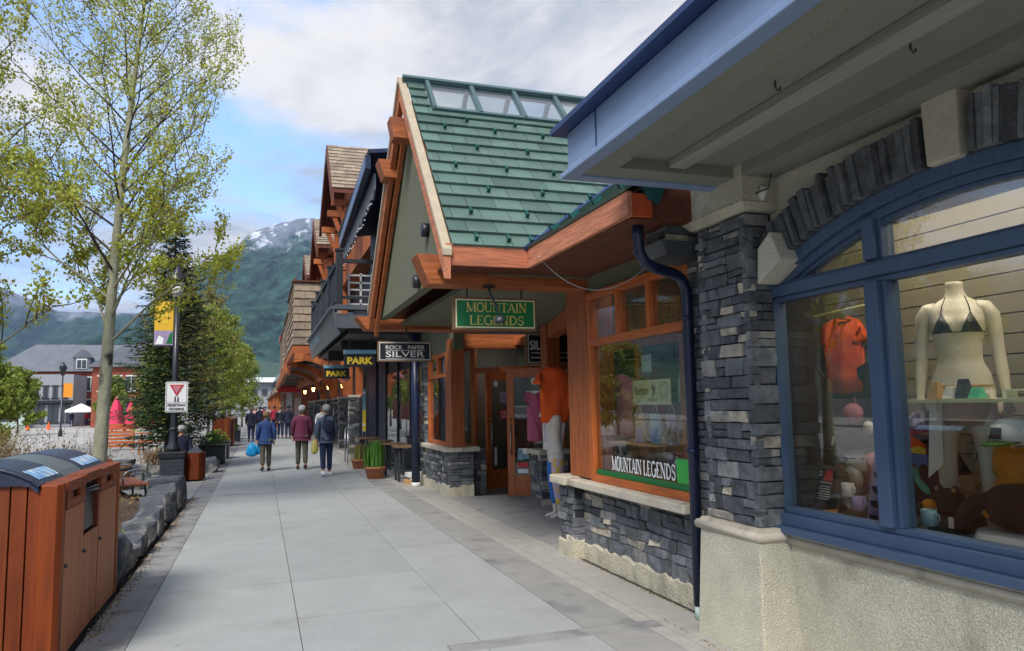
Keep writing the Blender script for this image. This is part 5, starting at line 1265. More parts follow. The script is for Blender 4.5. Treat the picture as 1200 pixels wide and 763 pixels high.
# table and picnic clutter of the boulevard terraces
def picnic(x, y, label):
    t = thing('picnic_table', (x, y, 0), label, 'table')
    q = MB(); q.box(x-.8, x+.8, y-.35, y+.35, .72, .76); q.build('table_top', 'lodgewood', t)
    for s in (-1, 1):
        q = MB(); q.box(x-.8, x+.8, y+s*.7-.13, y+s*.7+.13, .42, .46); q.build('bench_seat', 'lodgewood', t)
        q = MB(); q.beam((x+s*.6, y-.6, 0), (x+s*.6, y+.0, .72), .06, .06); q.beam((x+s*.6, y+.6, 0), (x+s*.6, y-.0, .72), .06, .06, 0); q.build('leg', 'lodgewood', t)
picnic(-3.6, 31, 'brown picnic table partly hidden by the spruce')
# boulders of the planter edge
def boulder(c, r, label, seed, flat=.55, grp='boulders edging the planting bed'):
    from mathutils import noise
    rr = random.Random(seed*7+3); bm = bmesh.new()
    for _ in range(26):
        v = Vector([rr.uniform(-1, 1) for _ in range(3)]); k = max(abs(v.x), abs(v.y), abs(v.z)); v /= k; v *= rr.uniform(.86, 1.0)
        v.z = min(v.z, .8+.08*v.x+.05*v.y); bm.verts.new(v)
    h_ = bmesh.ops.convex_hull(bm, input=bm.verts[:]); bmesh.ops.delete(bm, geom=[g_ for g_ in h_['geom_interior'] if isinstance(g_, bmesh.types.BMVert)], context='VERTS')
    bmesh.ops.dissolve_limit(bm, angle_limit=R(13), verts=bm.verts, edges=bm.edges)
    bmesh.ops.bevel(bm, geom=bm.edges[:], offset=.05, segments=1, affect='EDGES')
    bmesh.ops.triangulate(bm, faces=bm.faces[:]); bmesh.ops.subdivide_edges(bm, edges=[e for e in bm.edges if e.calc_length() > .35], cuts=2, use_grid_fill=True)
    bmesh.ops.triangulate(bm, faces=bm.faces[:])
    for v in bm.verts:
        v.co += noise.noise_vector(v.co*2.3+Vector((0, seed, 0)))*.075
        v.co = Vector((v.co.x*r[0], v.co.y*r[1]*.76, (v.co.z+.8)*r[2]))
    me = bpy.data.meshes.new('boulder'); bm.to_mesh(me); bm.free(); me.materials.append(MATS['boulder'])
    tv = (seed*.37) % .8; a = me.attributes.new('tint', 'FLOAT', 'FACE'); a.data.foreach_set('value', [min(1, tv+.2*rr.random()) for _ in me.polygons])
    o = bpy.data.objects.new('boulder', me); C.objects.link(o); o.location = c; o.rotation_euler = (0, 0, rr.uniform(-.3, .3))
    return tag(o, label, 'boulder', grp)
BL = [((-1.33, 7.95, -.05), (.19, .30, .30), 'upright dark boulder just past the recycling station'),
      ((-1.38, 8.75, -.05), (.20, .26, .17), 'low grey boulder second from the recycling station'),
      ((-1.36, 9.45, -.05), (.19, .28, .18), 'flat topped grey boulder third from the recycling station'),
      ((-1.38, 10.25, -.05), (.2, .33, .20), 'pale topped broad boulder in the middle of the planter edge'),
      ((-1.40, 11.15, -.05), (.21, .36, .22), 'broad flat boulder with a light top before the squarish dark one'),
      ((-1.42, 12.1, -.05), (.22, .35, .26), 'squarish dark boulder two before the tallest block'),
      ((-1.46, 13.1, -.05), (.24, .40, .30), 'dark boulder leaning against the tallest block'),
      ((-1.55, 14.3, -.05), (.33, .36, .31), 'tallest dark square block at the far end of the planter edge'),
      ((-2.5, 14.0, .0), (.5, .25, .20), 'long low dark boulder behind the tallest block, below the bench')]
for i, (c, r, lb) in enumerate(BL): boulder(c, r, lb, i+1)
for i, (c, r, lb) in enumerate((((-1.22, 20.6, -.05), (.22, .35, .26), 'dark boulder just behind the wooden litter bin'), ((-1.28, 21.7, -.05), (.22, .4, .22), 'low dark boulder between the litter bin and the black planters'), ((-2.45, 17.3, -.05), (.3, .3, .17), 'dark low boulder left of the lamp plinth'), ((-2.35, 16.9, .2), (.14, .14, .09), 'small pale rock resting by the lamp plinth'), ((-5.2, 16.6, -.05), (.5, .4, .25), 'reddish low boulder far left beyond the planting bed'), ((-3.4, 21.5, -.05), (.35, .35, .24), 'round tan boulder right of the aspen trunk'), ((-4.1, 19.5, -.05), (.4, .4, .28), 'round tan boulder left of the aspen trunk'))):
    boulder(c, r, lb, 20+i, grp='rocks along the boulevard')
# low stone kerb around the terrace
q = MB(); y = 15.0
for k in range(12): q.box(-6.4+k*.42, -6.02+k*.42, 20.6+U(-.05, .05), 20.9, -.01, .2+U(0, .06), 0, U(0, .8), j=.02)
tag(q.build('low_wall', 'boulder', bevel=.02), 'low rough stone edging across the boulevard terrace', 'low wall')

# ================================================================ FAR LEFT: TOWN ACROSS THE STREET
def facade(name, label, x0, x1, y, depth, h, wallm, wins, roof=None, rh=2.5, winm='winglass', trim=None):
    t = thing(name, ((x0+x1)/2, y, 0), label, 'building')
    q = MB(); q.box(x0, x1, y, y+depth, -.1, h); q.build('wall', wallm, t)
    for (a, b, z0, z1) in wins:
        q = MB(); q.box(a, b, y-.04, y+.02, z0, z1); o = q.build('window', winm, t)
        if trim:
            q = MB(); q.box(a-.12, b+.12, y-.09, y-.045, z1, z1+.14); q.box(a-.12, b+.12, y-.09, y-.045, z0-.14, z0); q.box((a+b)/2-.04, (a+b)/2+.04, y-.07, y-.045, z0, z1); q.build('frame', trim, o)
    if roof:
        q = MB(); e = .5
        q.hexa([(x0-e, y-e, h), (x1+e, y-e, h), (x1+e, y+depth+e, h), (x0-e, y+depth+e, h), (x0+rh, y+rh*.9, h+rh), (x1-rh, y+rh*.9, h+rh), (x1-rh, y+depth-rh, h+rh), (x0+rh, y+depth-rh, h+rh)]); q.build('roof', roof, t)
    return t
t = facade('town_building', 'long building with a big slate grey hipped roof across the street', -31, -13.5, 106, 12, 6.6, 'brick', [(x, x+1.1, 4.2, 5.8) for x in (-20.9, -18.4, -16.2)]+[(x, x+1.6, .6, 3) for x in (-20.8, -18.2, -15.8)], 'shingleslate', 3.6, trim='offwhite')
q = MB(); q.box(-22.3, -20.5, 105.7, 108, 6.7, 8.3); q.prism([(-22.5, 105.5, 8.3), (-20.3, 105.5, 8.3), (-21.4, 105.5, 9.4)], (0, 2.6, 0)); o = q.build('dormer', 'shingleslate', t)
q = MB(); q.box(-22.0, -20.8, 105.6, 105.72, 6.9, 8.2); q.build('window', 'offwhite', o); q = MB(); q.box(-21.9, -21.45, 105.55, 105.62, 7.0, 8.0); q.box(-21.35, -20.9, 105.55, 105.62, 7.0, 8.0); q.build('pane', 'winglass', o)
q = MB(); q.box(-15.5, -13.3, 108, 112, 9, 10.7); q.build('chimney', 'shingleslate', t)
facade('town_building', 'grey flat fronted two storey shop with dark upper windows across the street', -24.9, -20.6, 98, 7, 5.9, 'greyrender', [(-24.6+i*.95, -24.05+i*.95, 3.2, 4.5) for i in range(4)]+[(-24.6, -23.4, .4, 2.4), (-23.1, -22.0, .4, 2.4), (-21.7, -20.8, .4, 2.4)], None, trim='signblack')
q = MB(); q.box(-24.9, -20.6, 97.5, 97.95, 2.6, 2.9)
solo(q, 'shop_awning', 'signblack', 'thin black awning across the grey flat fronted shop', 'awning', (-22.7, 97.9, 2.6))
facade('town_building', 'pale green clad low building left of the grey shop front', -30.5, -25.0, 97, 6, 5.2, 'paleclad', [(-29, -26.5, .6, 2.6)], None)
facade('town_building', 'red brick wing with white framed windows behind the spruce', -16.8, -9.8, 88, 12, 6.2, 'brick', [(-16.2+i*1.35, -15.4+i*1.35, 3.7, 5.2) for i in range(5)]+[(-16+i*2.2, -14.6+i*2.2, .5, 2.8) for i in range(3)], 'shingleslate', 2.6, trim='offwhite')
t = thing('market_tent', (-18.5, 92, 0), 'small white peaked canopy tent standing in the street', 'tent')
q = MB(); b = len(q.v); q.poly([(-19.8, 90.8, 1.75), (-17.2, 90.8, 1.75), (-18.5, 92, 2.45)]); q.poly([(-17.2, 90.8, 1.75), (-17.2, 93.2, 1.75), (-18.5, 92, 2.45)]); q.poly([(-17.2, 93.2, 1.75), (-19.8, 93.2, 1.75), (-18.5, 92, 2.45)]); q.poly([(-19.8, 93.2, 1.75), (-19.8, 90.8, 1.75), (-18.5, 92, 2.45)]); q.box(-19.8, -17.2, 90.79, 90.81, 1.5, 1.76); q.box(-17.21, -17.19, 90.8, 93.2, 1.5, 1.76); q.build('canopy', 'white', t)
for x in (-19.75, -17.25):
    for y in (90.85, 93.15): q = MB(); q.box(x-.03, x+.03, y-.03, y+.03, -.15, 1.75); q.build('pole', 'steel', t)
for i, x in enumerate((-19.6, -21.9, -15.6)):
    t = thing('traffic_cone', (x-.3, 85+i*2, -.15), ('orange traffic cone nearest the white tent', 'orange traffic cone in front of the grey shop', 'orange traffic cone right of the white tent')[i], 'traffic cone', 'traffic cones')
    q = MB(); q.lathe((x-.3, 85+i*2, -.15), [(.28, 0), (.28, .05), (.17, .06), (.04, .75)], 10); q.build('cone', 'orangecloth', t)
def streetlamp(x, y, h, label, banner=False):
    t = thing('street_lamp', (x, y, -.15), label, 'street lamp', 'old style street lamps across the street')
    q = MB(); q.lathe((x, y, -.15), [(.16, 0), (.12, .4), (.06, .6), (.05, h)], 8); q.build('pole', 'blacksatin', t)
    q = MB(); q.lathe((x, y, h-.15), [(.12, 0), (.22, .45), (.3, .5), (.05, .95)], 6); q.build('lantern', 'blacksatin', t)
    if banner: q = MB(); q.box(x+.08, x+.65, y-.01, y+.01, h-1.7, h-.7); q.build('banner', 'amber', t)
streetlamp(-13.3, 60, 4.3, 'old style street lamp with a yellow banner in front of the grey shop', True)
streetlamp(-12.2, 75, 4.0, 'old style street lamp beside the aspen trunk'); streetlamp(-10.8, 70, 3.6, 'old style street lamp right of the aspen trunk')
# ================================================================ TREES AND PLANTS
def leafmb(q, c, s, rr, m=0):
    n = Vector((rr.gauss(0, 1), rr.gauss(0, 1), rr.gauss(0, .7)+.3)).normalized(); u_ = n.orthogonal().normalized()
    u_.rotate(Matrix.Rotation(rr.uniform(0, 6.28), 3, n)); v_ = n.cross(u_)
    b = len(q.v); q.v += [tuple(c-u_*s), tuple(c-v_*s*.75), tuple(c+u_*s), tuple(c+v_*s*.75)]
    q.f.append([b, b+1, b+2, b+3]); q.m.append(m); q.t.append(rr.random()); q.sm.append(False)
def broadleaf(x, y, h, name, label, cat, trunk='bark', leaf='aspenleaf', seed=1, tr=.13, spread=.32, first=.24, nl=46, leaves=9, lsize=.022, lean=(0, 0), asc=.62, group=None, base=0.0, clump=.10, lowdense=1.0, lfrac=1.0):
    rr = random.Random(seed); t = thing(name, (x, y, base), label, cat, group)
    tm = MB(); N_ = 14; pts = []; rad = []
    for i in range(N_+1):
        f = i/N_; pts.append(Vector((x+lean[0]*f*h+math.sin(f*5+seed)*.05*h*.06*f*3, y+lean[1]*f*h+math.cos(f*4+seed)*.02*h*f, base+f*h))); rad.append(max(.006, tr*(1-f)**1.15+.004))
    rad[0] = tr*1.25
    tm.tube(pts, rad, 10)
    def P(f):
        k = min(N_-1, int(f*N_)); return pts[k].lerp(pts[k+1], f*N_-k)
    cm = MB(); tw = MB()
    def twig(p, d, L, r, depth):
        k = 5; q = [p.copy()]; d = d.copy()
        for i in range(k):
            d += Vector((rr.gauss(0, .09), rr.gauss(0, .09), .05+rr.gauss(0, .05))); d.normalize(); q.append(q[-1]+d*L/k)
        tm.tube(q, [r*(1-i/(k+.6)) for i in range(k+1)], 5 if depth == 0 else 3, m=0 if depth == 0 and r > .022 else 1, caps=False)
        if depth < 2:
            nb = (8 if depth == 0 else 5)
            for b in range(nb):
                f = .22+.78*(b+rr.random()*.8)/nb; kk = min(k-1, int(f*k)); pp = q[kk].lerp(q[kk+1], f*k-kk)
                a = rr.uniform(0, 6.28); side = d.orthogonal().normalized(); side.rotate(Matrix.Rotation(a, 3, d))
                dd = (d*.72+side*.75+Vector((0, 0, .22))).normalized()
                twig(pp, dd, L*rr.uniform(.28, .5)*(1.15-f*.45), max(.0022, r*.42), depth+1)
        if depth >= 1:
            dens = lowdense if p.z < base+h*.5 else 1
            for j in range(int(leaves*dens*(1.4 if depth == 2 else .9))):
                f = rr.uniform(.15, 1.05); kk = min(k-1, int(f*k)); pp = q[kk].lerp(q[kk+1], f*k-kk)
                leafmb(cm, pp+Vector((rr.gauss(0, clump), rr.gauss(0, clump), rr.gauss(0, clump)))*.5, lsize*rr.uniform(.6, 1.3)*(1.15 if p.z < base+h*.45 else .95), rr)
    for i in range(nl):
        f = first+(1-first)*(i/nl)**.9*.96; p = P(f); a = i*2.4+rr.uniform(-.5, .5)
        L = h*spread*(1-f)**.62*rr.uniform(.75, 1.15)*(.75 if f < first+.05 else 1)+.25
        el = asc+.28*f+rr.uniform(-.12, .12); d = Vector((math.cos(a)*math.cos(el), math.sin(a)*math.cos(el), math.sin(el)))
        twig(p, d, L, max(.007, tr*.26*(1-f)+.004), 0)
    tm.build('trunk', [trunk, 'twig'], t, fix=False)
    cm.build('crown', leaf, t, fix=False); return t
broadleaf(-2.28, 12.5, 10.4, 'aspen_tree', 'tall pale trunked aspen with sparse spring leaves in the planting bed', 'tree', seed=3, tr=.105, spread=.30, first=.24, nl=60, leaves=11, lsize=.022, lean=(.045, 0), base=.1, lowdense=3.0)
broadleaf(-4.3, 12.2, 9.2, 'aspen_tree', 'aspen standing at the left edge with only its right branches in view', 'tree', seed=8, tr=.12, spread=.26, first=.2, nl=38, leaves=8, lsize=.027, base=.1, lowdense=1.8)
broadleaf(-3.9, 9.2, 3.6, 'lime_tree', 'low lime green leafy branches at the left edge above the recycling station', 'tree', leaf='limeleaf', seed=12, tr=.05, spread=.40, first=.42, nl=16, leaves=11, lsize=.032, base=.1, asc=.3)
# trees across, mirrored in the shop glass
broadleaf(-7.2, 13.5, 9.0, 'aspen_tree', 'aspen off to the left that shows only as a reflection in the arched window', 'tree', seed=21, tr=.13, spread=.26, nl=34, leaves=7, lsize=.035, leaf='budleaf')
def spruce(x, y, h, w_, label, seed=5, nb=150, name='spruce_tree', group=None, first=.04, dens=1.0, ns=.05):
    rr = random.Random(seed); t = thing(name, (x, y, 0), label, 'tree', group)
    tm = MB(); tm.tube([(x, y, 0), (x+.03, y, h*.5), (x, y, h)], [h*.022, h*.013, .01], 8)
    cm = MB()
    for i in range(nb):
        f = first+(1-first)*(i/nb); z = h*f; a = i*2.399+rr.uniform(-.3, .3)
        L = w_*(1-f)**.75*rr.uniform(.7, 1.1)*min(1, .45+f*2.6)+.08; el = rr.uniform(-.22, -.02)+.35*f
        d = Vector((math.cos(a), math.sin(a), 0)); side = Vector((-d.y, d.x, 0)); k = max(4, int(L/.13*dens)); pr = Vector((x, y, z))
        for j in range(1, k+1):
            g = j/k; p = Vector((x, y, z))+d*L*g+Vector((0, 0, math.tan(el)*L*g+.10*L*g*g))
            for s in (-1, 1):
                sl_ = L*.42*(1-g*.75)*rr.uniform(.6, 1.1)
                for q_ in range(3):
                    gg = (q_+rr.random())/3; c = p+side*s*sl_*gg+d*sl_*gg*.6-Vector((0, 0, sl_*gg*.25+rr.uniform(0, .05)))
                    dir_ = (side*s*.8+d*.8+Vector((rr.gauss(0, .2), rr.gauss(0, .2), rr.gauss(0, .25)-.1))).normalized(); up_ = Vector((rr.gauss(0, .3), rr.gauss(0, .3), 1)).normalized(); wv_ = dir_.cross(up_).normalized()*ns*.35; l_ = dir_*ns*rr.uniform(1.3, 2.6)
                    b = len(cm.v); cm.v += [tuple(c-wv_), tuple(c+wv_), tuple(c+l_+wv_*.4), tuple(c+l_-wv_*.4)]; cm.f.append([b, b+1, b+2, b+3]); cm.m.append(0); cm.t.append(rr.random()); cm.sm.append(False)
            tm.tube([pr, p], [.012*(1-g)+.004]*2, 3, caps=False) if j % 2 == 0 or j == 1 else None
            if j % 2 == 0 or j == 1: pr = p
    tm.build('trunk', 'darkbark', t, fix=False); cm.build('crown', 'needle', t, fix=False); return t
spruce(-2.3, 22.0, 6.7, 1.7, 'dark green spruce with drooping boughs behind the lamp post', nb=210, dens=1.5, ns=.075, first=.10)
spruce(-9.5, 9.0, 9, 2.3, 'dark spruce off to the left that shows only as a reflection in the glass', seed=9, nb=150, dens=.8, ns=.16)
spruce(-8.5, 4.5, 8, 2.2, 'dark spruce off to the left, nearer one reflected at the right of the arched window', seed=10, nb=130, dens=.8, ns=.16)
# row along the walk: budding birches and lime trees
ROW = [(-2.5, 29.5, 5.6, 'birch', 'budleaf', 'birch with pale stems and brownish buds behind the black planters'), (-3.4, 33.0, 7.6, 'twig', 'budleaf', 'brown budding tree left of the far recycling boxes'), (-2.1, 38.0, 6.2, 'twig', 'limeleaf', 'lime green tree just behind the far recycling boxes'),
       (-2.7, 44.0, 8.0, 'twig', 'budleaf', 'tall brown budding tree in the middle of the row'), (-1.9, 50.0, 6.4, 'twig', 'limeleaf', 'lime yellow tree overhanging the far walk'), (-2.6, 58.0, 8.6, 'twig', 'limeleaf', 'broad lime green tree far down the row'),
       (-1.5, 68.0, 7.0, 'twig', 'limeleaf', 'farthest yellow green tree of the row beside the crowd'), (-3.3, 27.5, 3.4, 'birch', 'limeleaf', 'small bright green young tree between spruce and birch')]
for i, (x, y, h, tr_, lf, lb) in enumerate(ROW):
    broadleaf(x, y, h, 'street_tree', lb, 'tree', trunk=tr_, leaf=lf, seed=30+i, tr=.08, spread=.30, first=.16, nl=21, leaves=5 if lf == 'limeleaf' else 4, lsize=.034+.0007*y, asc=.62, group='trees in a row along the walk', clump=.28)
broadleaf(-10.2, 33, 4.2, 'street_tree', 'rounded bright green tree at the left edge of the street', 'tree', trunk='twig', leaf='limeleaf', seed=51, tr=.07, spread=.42, first=.08, nl=30, leaves=12, lsize=.07, asc=.4, clump=.2)
broadleaf(-10.4, 62, 3.8, 'street_tree', 'small fresh green tree right of the aspen trunk across the street', 'tree', trunk='twig', leaf='limeleaf', seed=52, tr=.07, spread=.34, first=.1, nl=24, leaves=10, lsize=.09, asc=.5, clump=.2)
broadleaf(-17.5, 66, 4.6, 'street_tree', 'bright green tree across the street, left of the pale clad building', 'tree', trunk='twig', leaf='limeleaf', seed=53, tr=.07, spread=.4, first=.1, nl=24, leaves=10, lsize=.1, asc=.5, clump=.2)
# dry twiggy shrubs
def shrub(x, y, s, h, label, seed, mat='shrubtwig', grp='dry shrubs at the left', leafm=None, z0=0.0):
    rr = random.Random(seed); t = thing('shrub', (x, y, z0), label, 'shrub', grp); q = MB(); l = MB()
    for _ in range(110 if h > .3 else 9):
        a = rr.uniform(0, 6.28); d = Vector((math.cos(a)*rr.uniform(.1, .6), math.sin(a)*rr.uniform(.1, .6), 1)).normalized(); p = Vector((x+rr.gauss(0, s*.25), y+rr.gauss(0, s*.25), z0)); L = h*rr.uniform(.5, 1.1); pts = [p]
        for k in range(3): d += Vector((rr.gauss(0, .2), rr.gauss(0, .2), 0)); d.normalize(); pts.append(pts[-1]+d*L/3)
        q.tube(pts, [.006, .005, .003, .002], 3, caps=False)
        for k in range(7): leafmb(l, pts[1].lerp(pts[3], rr.random())+Vector((rr.gauss(0, .05), rr.gauss(0, .05), rr.gauss(0, .05))), .022, rr)
    q.build('stems', mat, t, fix=False); l.build('leaves', leafm or mat, t, fix=False); return t
shrub(-3.7, 15.5, 1.0, 1.35, 'tan dry twiggy shrub nearest behind the recycling station', 61); shrub(-4.9, 17.0, 1.2, 1.5, 'dry reddish shrub at the far left edge', 62); shrub(-3.5, 18.2, .9, 1.1, 'low dry shrub left of the aspen trunk', 63, leafm='budleaf'); shrub(-6.0, 20.5, 1.2, 1.4, 'dry shrub farther back at the left edge', 64, leafm='budleaf')
shrub(-1.75, 9.9, .3, .16, 'tiny bright green plant sprouting behind the edging boulders', 65, mat='potleaf', leafm='limeleaf', z0=.18); shrub(-2.9, 24.0, .8, .6, 'brown dry low shrub under the spruce', 66)
shrub(-8, 28, 1.2, 1.3, 'bushy tan shrub before the street at the left', 67, leafm='limeleaf')
# wood chips and litter of the bed
q = MB(); rr = random.Random(4)
for _ in range(2600):
    x = rr.uniform(-5.9, -1.5); y = rr.uniform(7.6, 14.4); leafmb(q, Vector((x, y, soilz(x, y)+rr.uniform(.0, .02))), rr.uniform(.012, .035), rr)
tag(q.build('wood_chips', 'shrubtwig', fix=False), 'brown wood chips and dead leaves scattered over the planting bed', 'mulch', kind='stuff')
q = MB()
for _ in range(900):
    x = -1.16+abs(rr.gauss(0, .05)); y = rr.uniform(6, 15); leafmb(q, Vector((x+U(-.02, .02), y, .004)), rr.uniform(.005, .014), rr)
for _ in range(500):
    y = rr.uniform(1, 7.2); leafmb(q, Vector(((3.12 if y > 5 else (2.83 if y > 3.85 else 3.13))-abs(rr.gauss(0, .02)), y, .004)), rr.uniform(.004, .01), rr)
tag(q.build('leaf_litter', 'shrubtwig', fix=False), 'fine brown leaf litter gathered along the edges of the walk', 'litter', kind='stuff')
# ================================================================ PEOPLE AND MANNEQUINS
def skin(name, J, E_, root, mat, parent, sub=1, smooth=True):
    """J: name -> (pos, radius or (rx, ry)); one continuous skinned surface"""
    keys = list(J); me = bpy.data.meshes.new(name)
    me.from_pydata([tuple(J[k][0]) for k in keys], [(keys.index(a), keys.index(b)) for a, b in E_], [])
    me.materials.append(MATS[mat]); o = bpy.data.objects.new(name, me); C.objects.link(o); o.parent = parent
    md = o.modifiers.new('Skin', 'SKIN'); md.use_smooth_shade = smooth; md.branch_smoothing = .6
    if not me.skin_vertices: me.attributes  # layer is made by the modifier
    sv = me.skin_vertices[0].data
    for i, k in enumerate(keys):
        r = J[k][1]; r = (r, r) if not hasattr(r, '__len__') else r
        sv[i].radius = r; sv[i].use_root = (k == root)
    if sub:
        s = o.modifiers.new('Subd', 'SUBSURF'); s.levels = sub; s.render_levels = sub
    return o
def person(x, y, rot, h, label, jacket, pants, shoes='black', head='cap', headm='greycap', stride=.16, bulk=1.0, arm=(.1, -.1), cat='person', group=None, simple=False, sit=False, held=None, wide=1.0):
    t = thing('person', (x, y, 0), label, cat, group); k = h/1.72
    def V(a, b, c): return Vector((a*k*wide, b*k, c*k))
    s = stride; hz = .93
    if sit: hz = .5
    J = {'pel': (V(0, 0, hz), .09*k), 'wai': (V(0, 0, hz+.14), .09*k), 'che': (V(0, .0, hz+.34), .10*k), 'nb': (V(0, 0, hz+.50), .075*k), 'nk': (V(0, .01, hz+.57), .052*k), 'hd1': (V(0, .025, hz+.63), .075*k), 'hd2': (V(0, .02, hz+.70), (.085*k, .10*k)), 'hd3': (V(0, .015, hz+.775), .06*k), 'nose': (V(0, .125, hz+.675), .014*k)}
    for sd, sg in (('l', -1), ('r', 1)):
        st = s*sg; a = arm[0 if sg < 0 else 1]
        J['hip'+sd] = (V(.085*sg, 0, hz-.06), .07*k)
        if sit: kn = V(.11*sg, .42, hz+.02); an = V(.11*sg, .44, .09); ft = V(.12*sg, .56, .04)
        else: kn = V(.09*sg, st*.55+.04, .5); an = V(.095*sg, st, .085+max(0, -st)*.35); ft = V(.10*sg, st+.13, .04+max(0, -st)*.1)
        J['kn'+sd] = (kn, .058*k); J['an'+sd] = (an, .040*k); J['ft'+sd] = (ft, .036*k)
        J['sh'+sd] = (V(.165*sg, -.01, hz+.455), .042*k); J['el'+sd] = (V(.235*sg, a*.6-.03, hz+.21), .042*k); J['wr'+sd] = (V(.235*sg, a*1.2+.05, hz-.03), .028*k); J['pa'+sd] = (V(.235*sg, a*1.3+.07, hz-.10), (.018*k, .036*k))
        if not simple:
            for fi in range(4): J['f%d%s' % (fi, sd)] = (V(.235*sg-.004*sg*fi, a*1.3+.035+fi*.022, hz-.185+.008*abs(fi-1.5)), .0085*k)
            J['th'+sd] = (V(.215*sg, a*1.3+.125, hz-.135), .010*k)
    E_ = [('pel', 'wai'), ('wai', 'che'), ('che', 'nb'), ('nb', 'nk'), ('nk', 'hd1'), ('hd1', 'hd2'), ('hd2', 'hd3'), ('hd2', 'nose')]
    for sd in 'lr':
        E_ += [('pel', 'hip'+sd), ('hip'+sd, 'kn'+sd), ('kn'+sd, 'an'+sd), ('an'+sd, 'ft'+sd), ('nb', 'sh'+sd), ('sh'+sd, 'el'+sd), ('el'+sd, 'wr'+sd), ('wr'+sd, 'pa'+sd)]
        if not simple: E_ += [('pa'+sd, 'f%d%s' % (fi, sd)) for fi in range(4)]+[('pa'+sd, 'th'+sd)]
    skin('body', J, E_, 'pel', 'skin', t, 1)
    B = bulk; g = lambda n_, r: (J[n_][0], r*k*B)
    JJ = {'hem': (V(0, 0, hz-.06), (.185*k*B, .135*k*B)), 'pel': (V(0, 0, hz+.04), (.18*k*B, .13*k*B)), 'che': (V(0, 0, hz+.30), (.19*k*B, .135*k*B)), 'up': (V(0, 0, hz+.44), (.16*k*B, .12*k*B)), 'nb': (V(0, 0, hz+.53), .078*k), 'co': (V(0, .005, hz+.575), .068*k)}
    EE = [('hem', 'pel'), ('pel', 'che'), ('che', 'up'), ('up', 'nb'), ('nb', 'co')]
    for sd, sg in (('l', -1), ('r', 1)):
        JJ['sh'+sd] = (J['sh'+sd][0]+V(.012*sg, 0, -.015), .086*k*B); JJ['el'+sd] = (J['el'+sd][0], .062*k*B); JJ['wr'+sd] = (J['wr'+sd][0], .045*k*B); EE += [('up', 'sh'+sd), ('sh'+sd, 'el'+sd), ('el'+sd, 'wr'+sd)]
    skin('jacket', JJ, EE, 'pel', jacket, t, 1)
    JJ = {'pel': (V(0, 0, hz+.0), (.14*k, .095*k))}; EE = []
    for sd in 'lr': JJ['hip'+sd] = (J['hip'+sd][0], .105*k); JJ['kn'+sd] = (J['kn'+sd][0], .078*k); JJ['an'+sd] = (J['an'+sd][0]+V(0, 0, .03), .062*k); EE += [('pel', 'hip'+sd), ('hip'+sd, 'kn'+sd), ('kn'+sd, 'an'+sd)]
    skin('trousers', JJ, EE, 'pel', pants, t, 1)
    for sd in 'lr':
        a, f = J['an'+sd][0], J['ft'+sd][0]; q = MB(); off = t.location
        q.tube([tuple(a+off+V(0, -.06, -.03)), tuple(a+off+V(0, .02, -.03)), tuple(f+off), tuple(f+off+V(0, .05, -.005))], [.045*k, .05*k, .044*k, .025*k], 8); q.build('shoe', shoes, t)
    hc = J['hd2'][0]+t.location
    q = MB(); q.lathe(tuple(hc+V(0, -.012, -.03)), [(.112*k, -.03*k), (.118*k, .03*k), (.112*k, .075*k), (.085*k, .115*k), (.04*k, .135*k)], 14, sx=.9, sy=1.08)
    if head == 'cap': q.build('cap', headm, t); q = MB(); q.prism([tuple(hc+V(a, b, .0)) for a, b in ((-.07, .09), (.07, .09), (.055, .165), (0, .18), (-.055, .165))], (0, 0, .012)); q.build('cap_brim', headm, t); q = MB(); q.lathe(tuple(hc+V(0, -.012, -.07)), [(.08*k, -.02*k), (.108*k, .04*k)], 12, sx=.9, sy=1.0); q.build('hair', 'greycap', t)
    else: q.build('hair', headm, t)
    t.rotation_euler = (0, 0, rot); return t, J, k
def bagobj(x, y, z, w_, h_, mat, label, name='shopping_bag'):
    q = MB(); pr = [(.02, h_), (w_*.35, h_*.82), (w_*.5, h_*.5), (w_*.52, h_*.2), (w_*.35, .02), (.02, 0)]
    q.lathe((x, y, z), list(reversed(pr)), 14, sx=1, sy=.55)
    for i, v in enumerate(q.v): q.v[i] = (v[0]+U(-.012, .012), v[1]+U(-.012, .012), v[2]+U(-.01, .01))
    q.tube([(x-.02, y, z+h_*.9), (x-.015, y, z+h_+.06), (x, y, z+h_+.09), (x+.015, y, z+h_+.06), (x+.02, y, z+h_*.9)], .006, 5)
    return solo(q, name, mat, label, 'bag', (x, y, z))
person(.14, 20.0, R(3), 1.50, 'person in a blue jacket and grey cap walking away carrying a blue plastic bag', 'bluecloth', 'olivecloth', stride=.13, bulk=1.12, arm=(.02, -.05), headm='barkbrown')
bagobj(-.20, 20.1, .38, .27, .34, 'bluebag', 'bright blue plastic bag in the left hand of the person in the blue jacket'); bagobj(-.06, 20.14, .42, .22, .28, 'bluebag', 'second blue plastic bag beside the first one, against the leg')
person(1.02, 20.1, R(-2), 1.64, 'person in a maroon hooded jacket and pale cap walking away', 'maroon', 'olivecloth', stride=-.10, bulk=1.22, arm=(.05, .08), headm='greycap')
person(1.46, 17.9, R(4), 1.64, 'person in a slate jacket and grey cap walking away with a dark shoulder bag', 'slatecloth', 'denim', shoes='white', stride=.13, bulk=1.08, arm=(-.06, .06), headm='greycap')
bagobj(1.20, 17.95, .52, .16, .32, 'yellowbag', 'pale yellow plastic bag in the left hand of the person in the slate jacket')
q = MB(); q.blob((1.50, 17.68, 1.13), (.13, .07, .17), 12, 8); q.tube([(1.58, 17.70, 1.2), (1.62, 17.78, 1.36), (1.56, 17.9, 1.42), (1.42, 17.78, 1.40), (1.36, 17.72, 1.1)], .014, 6)
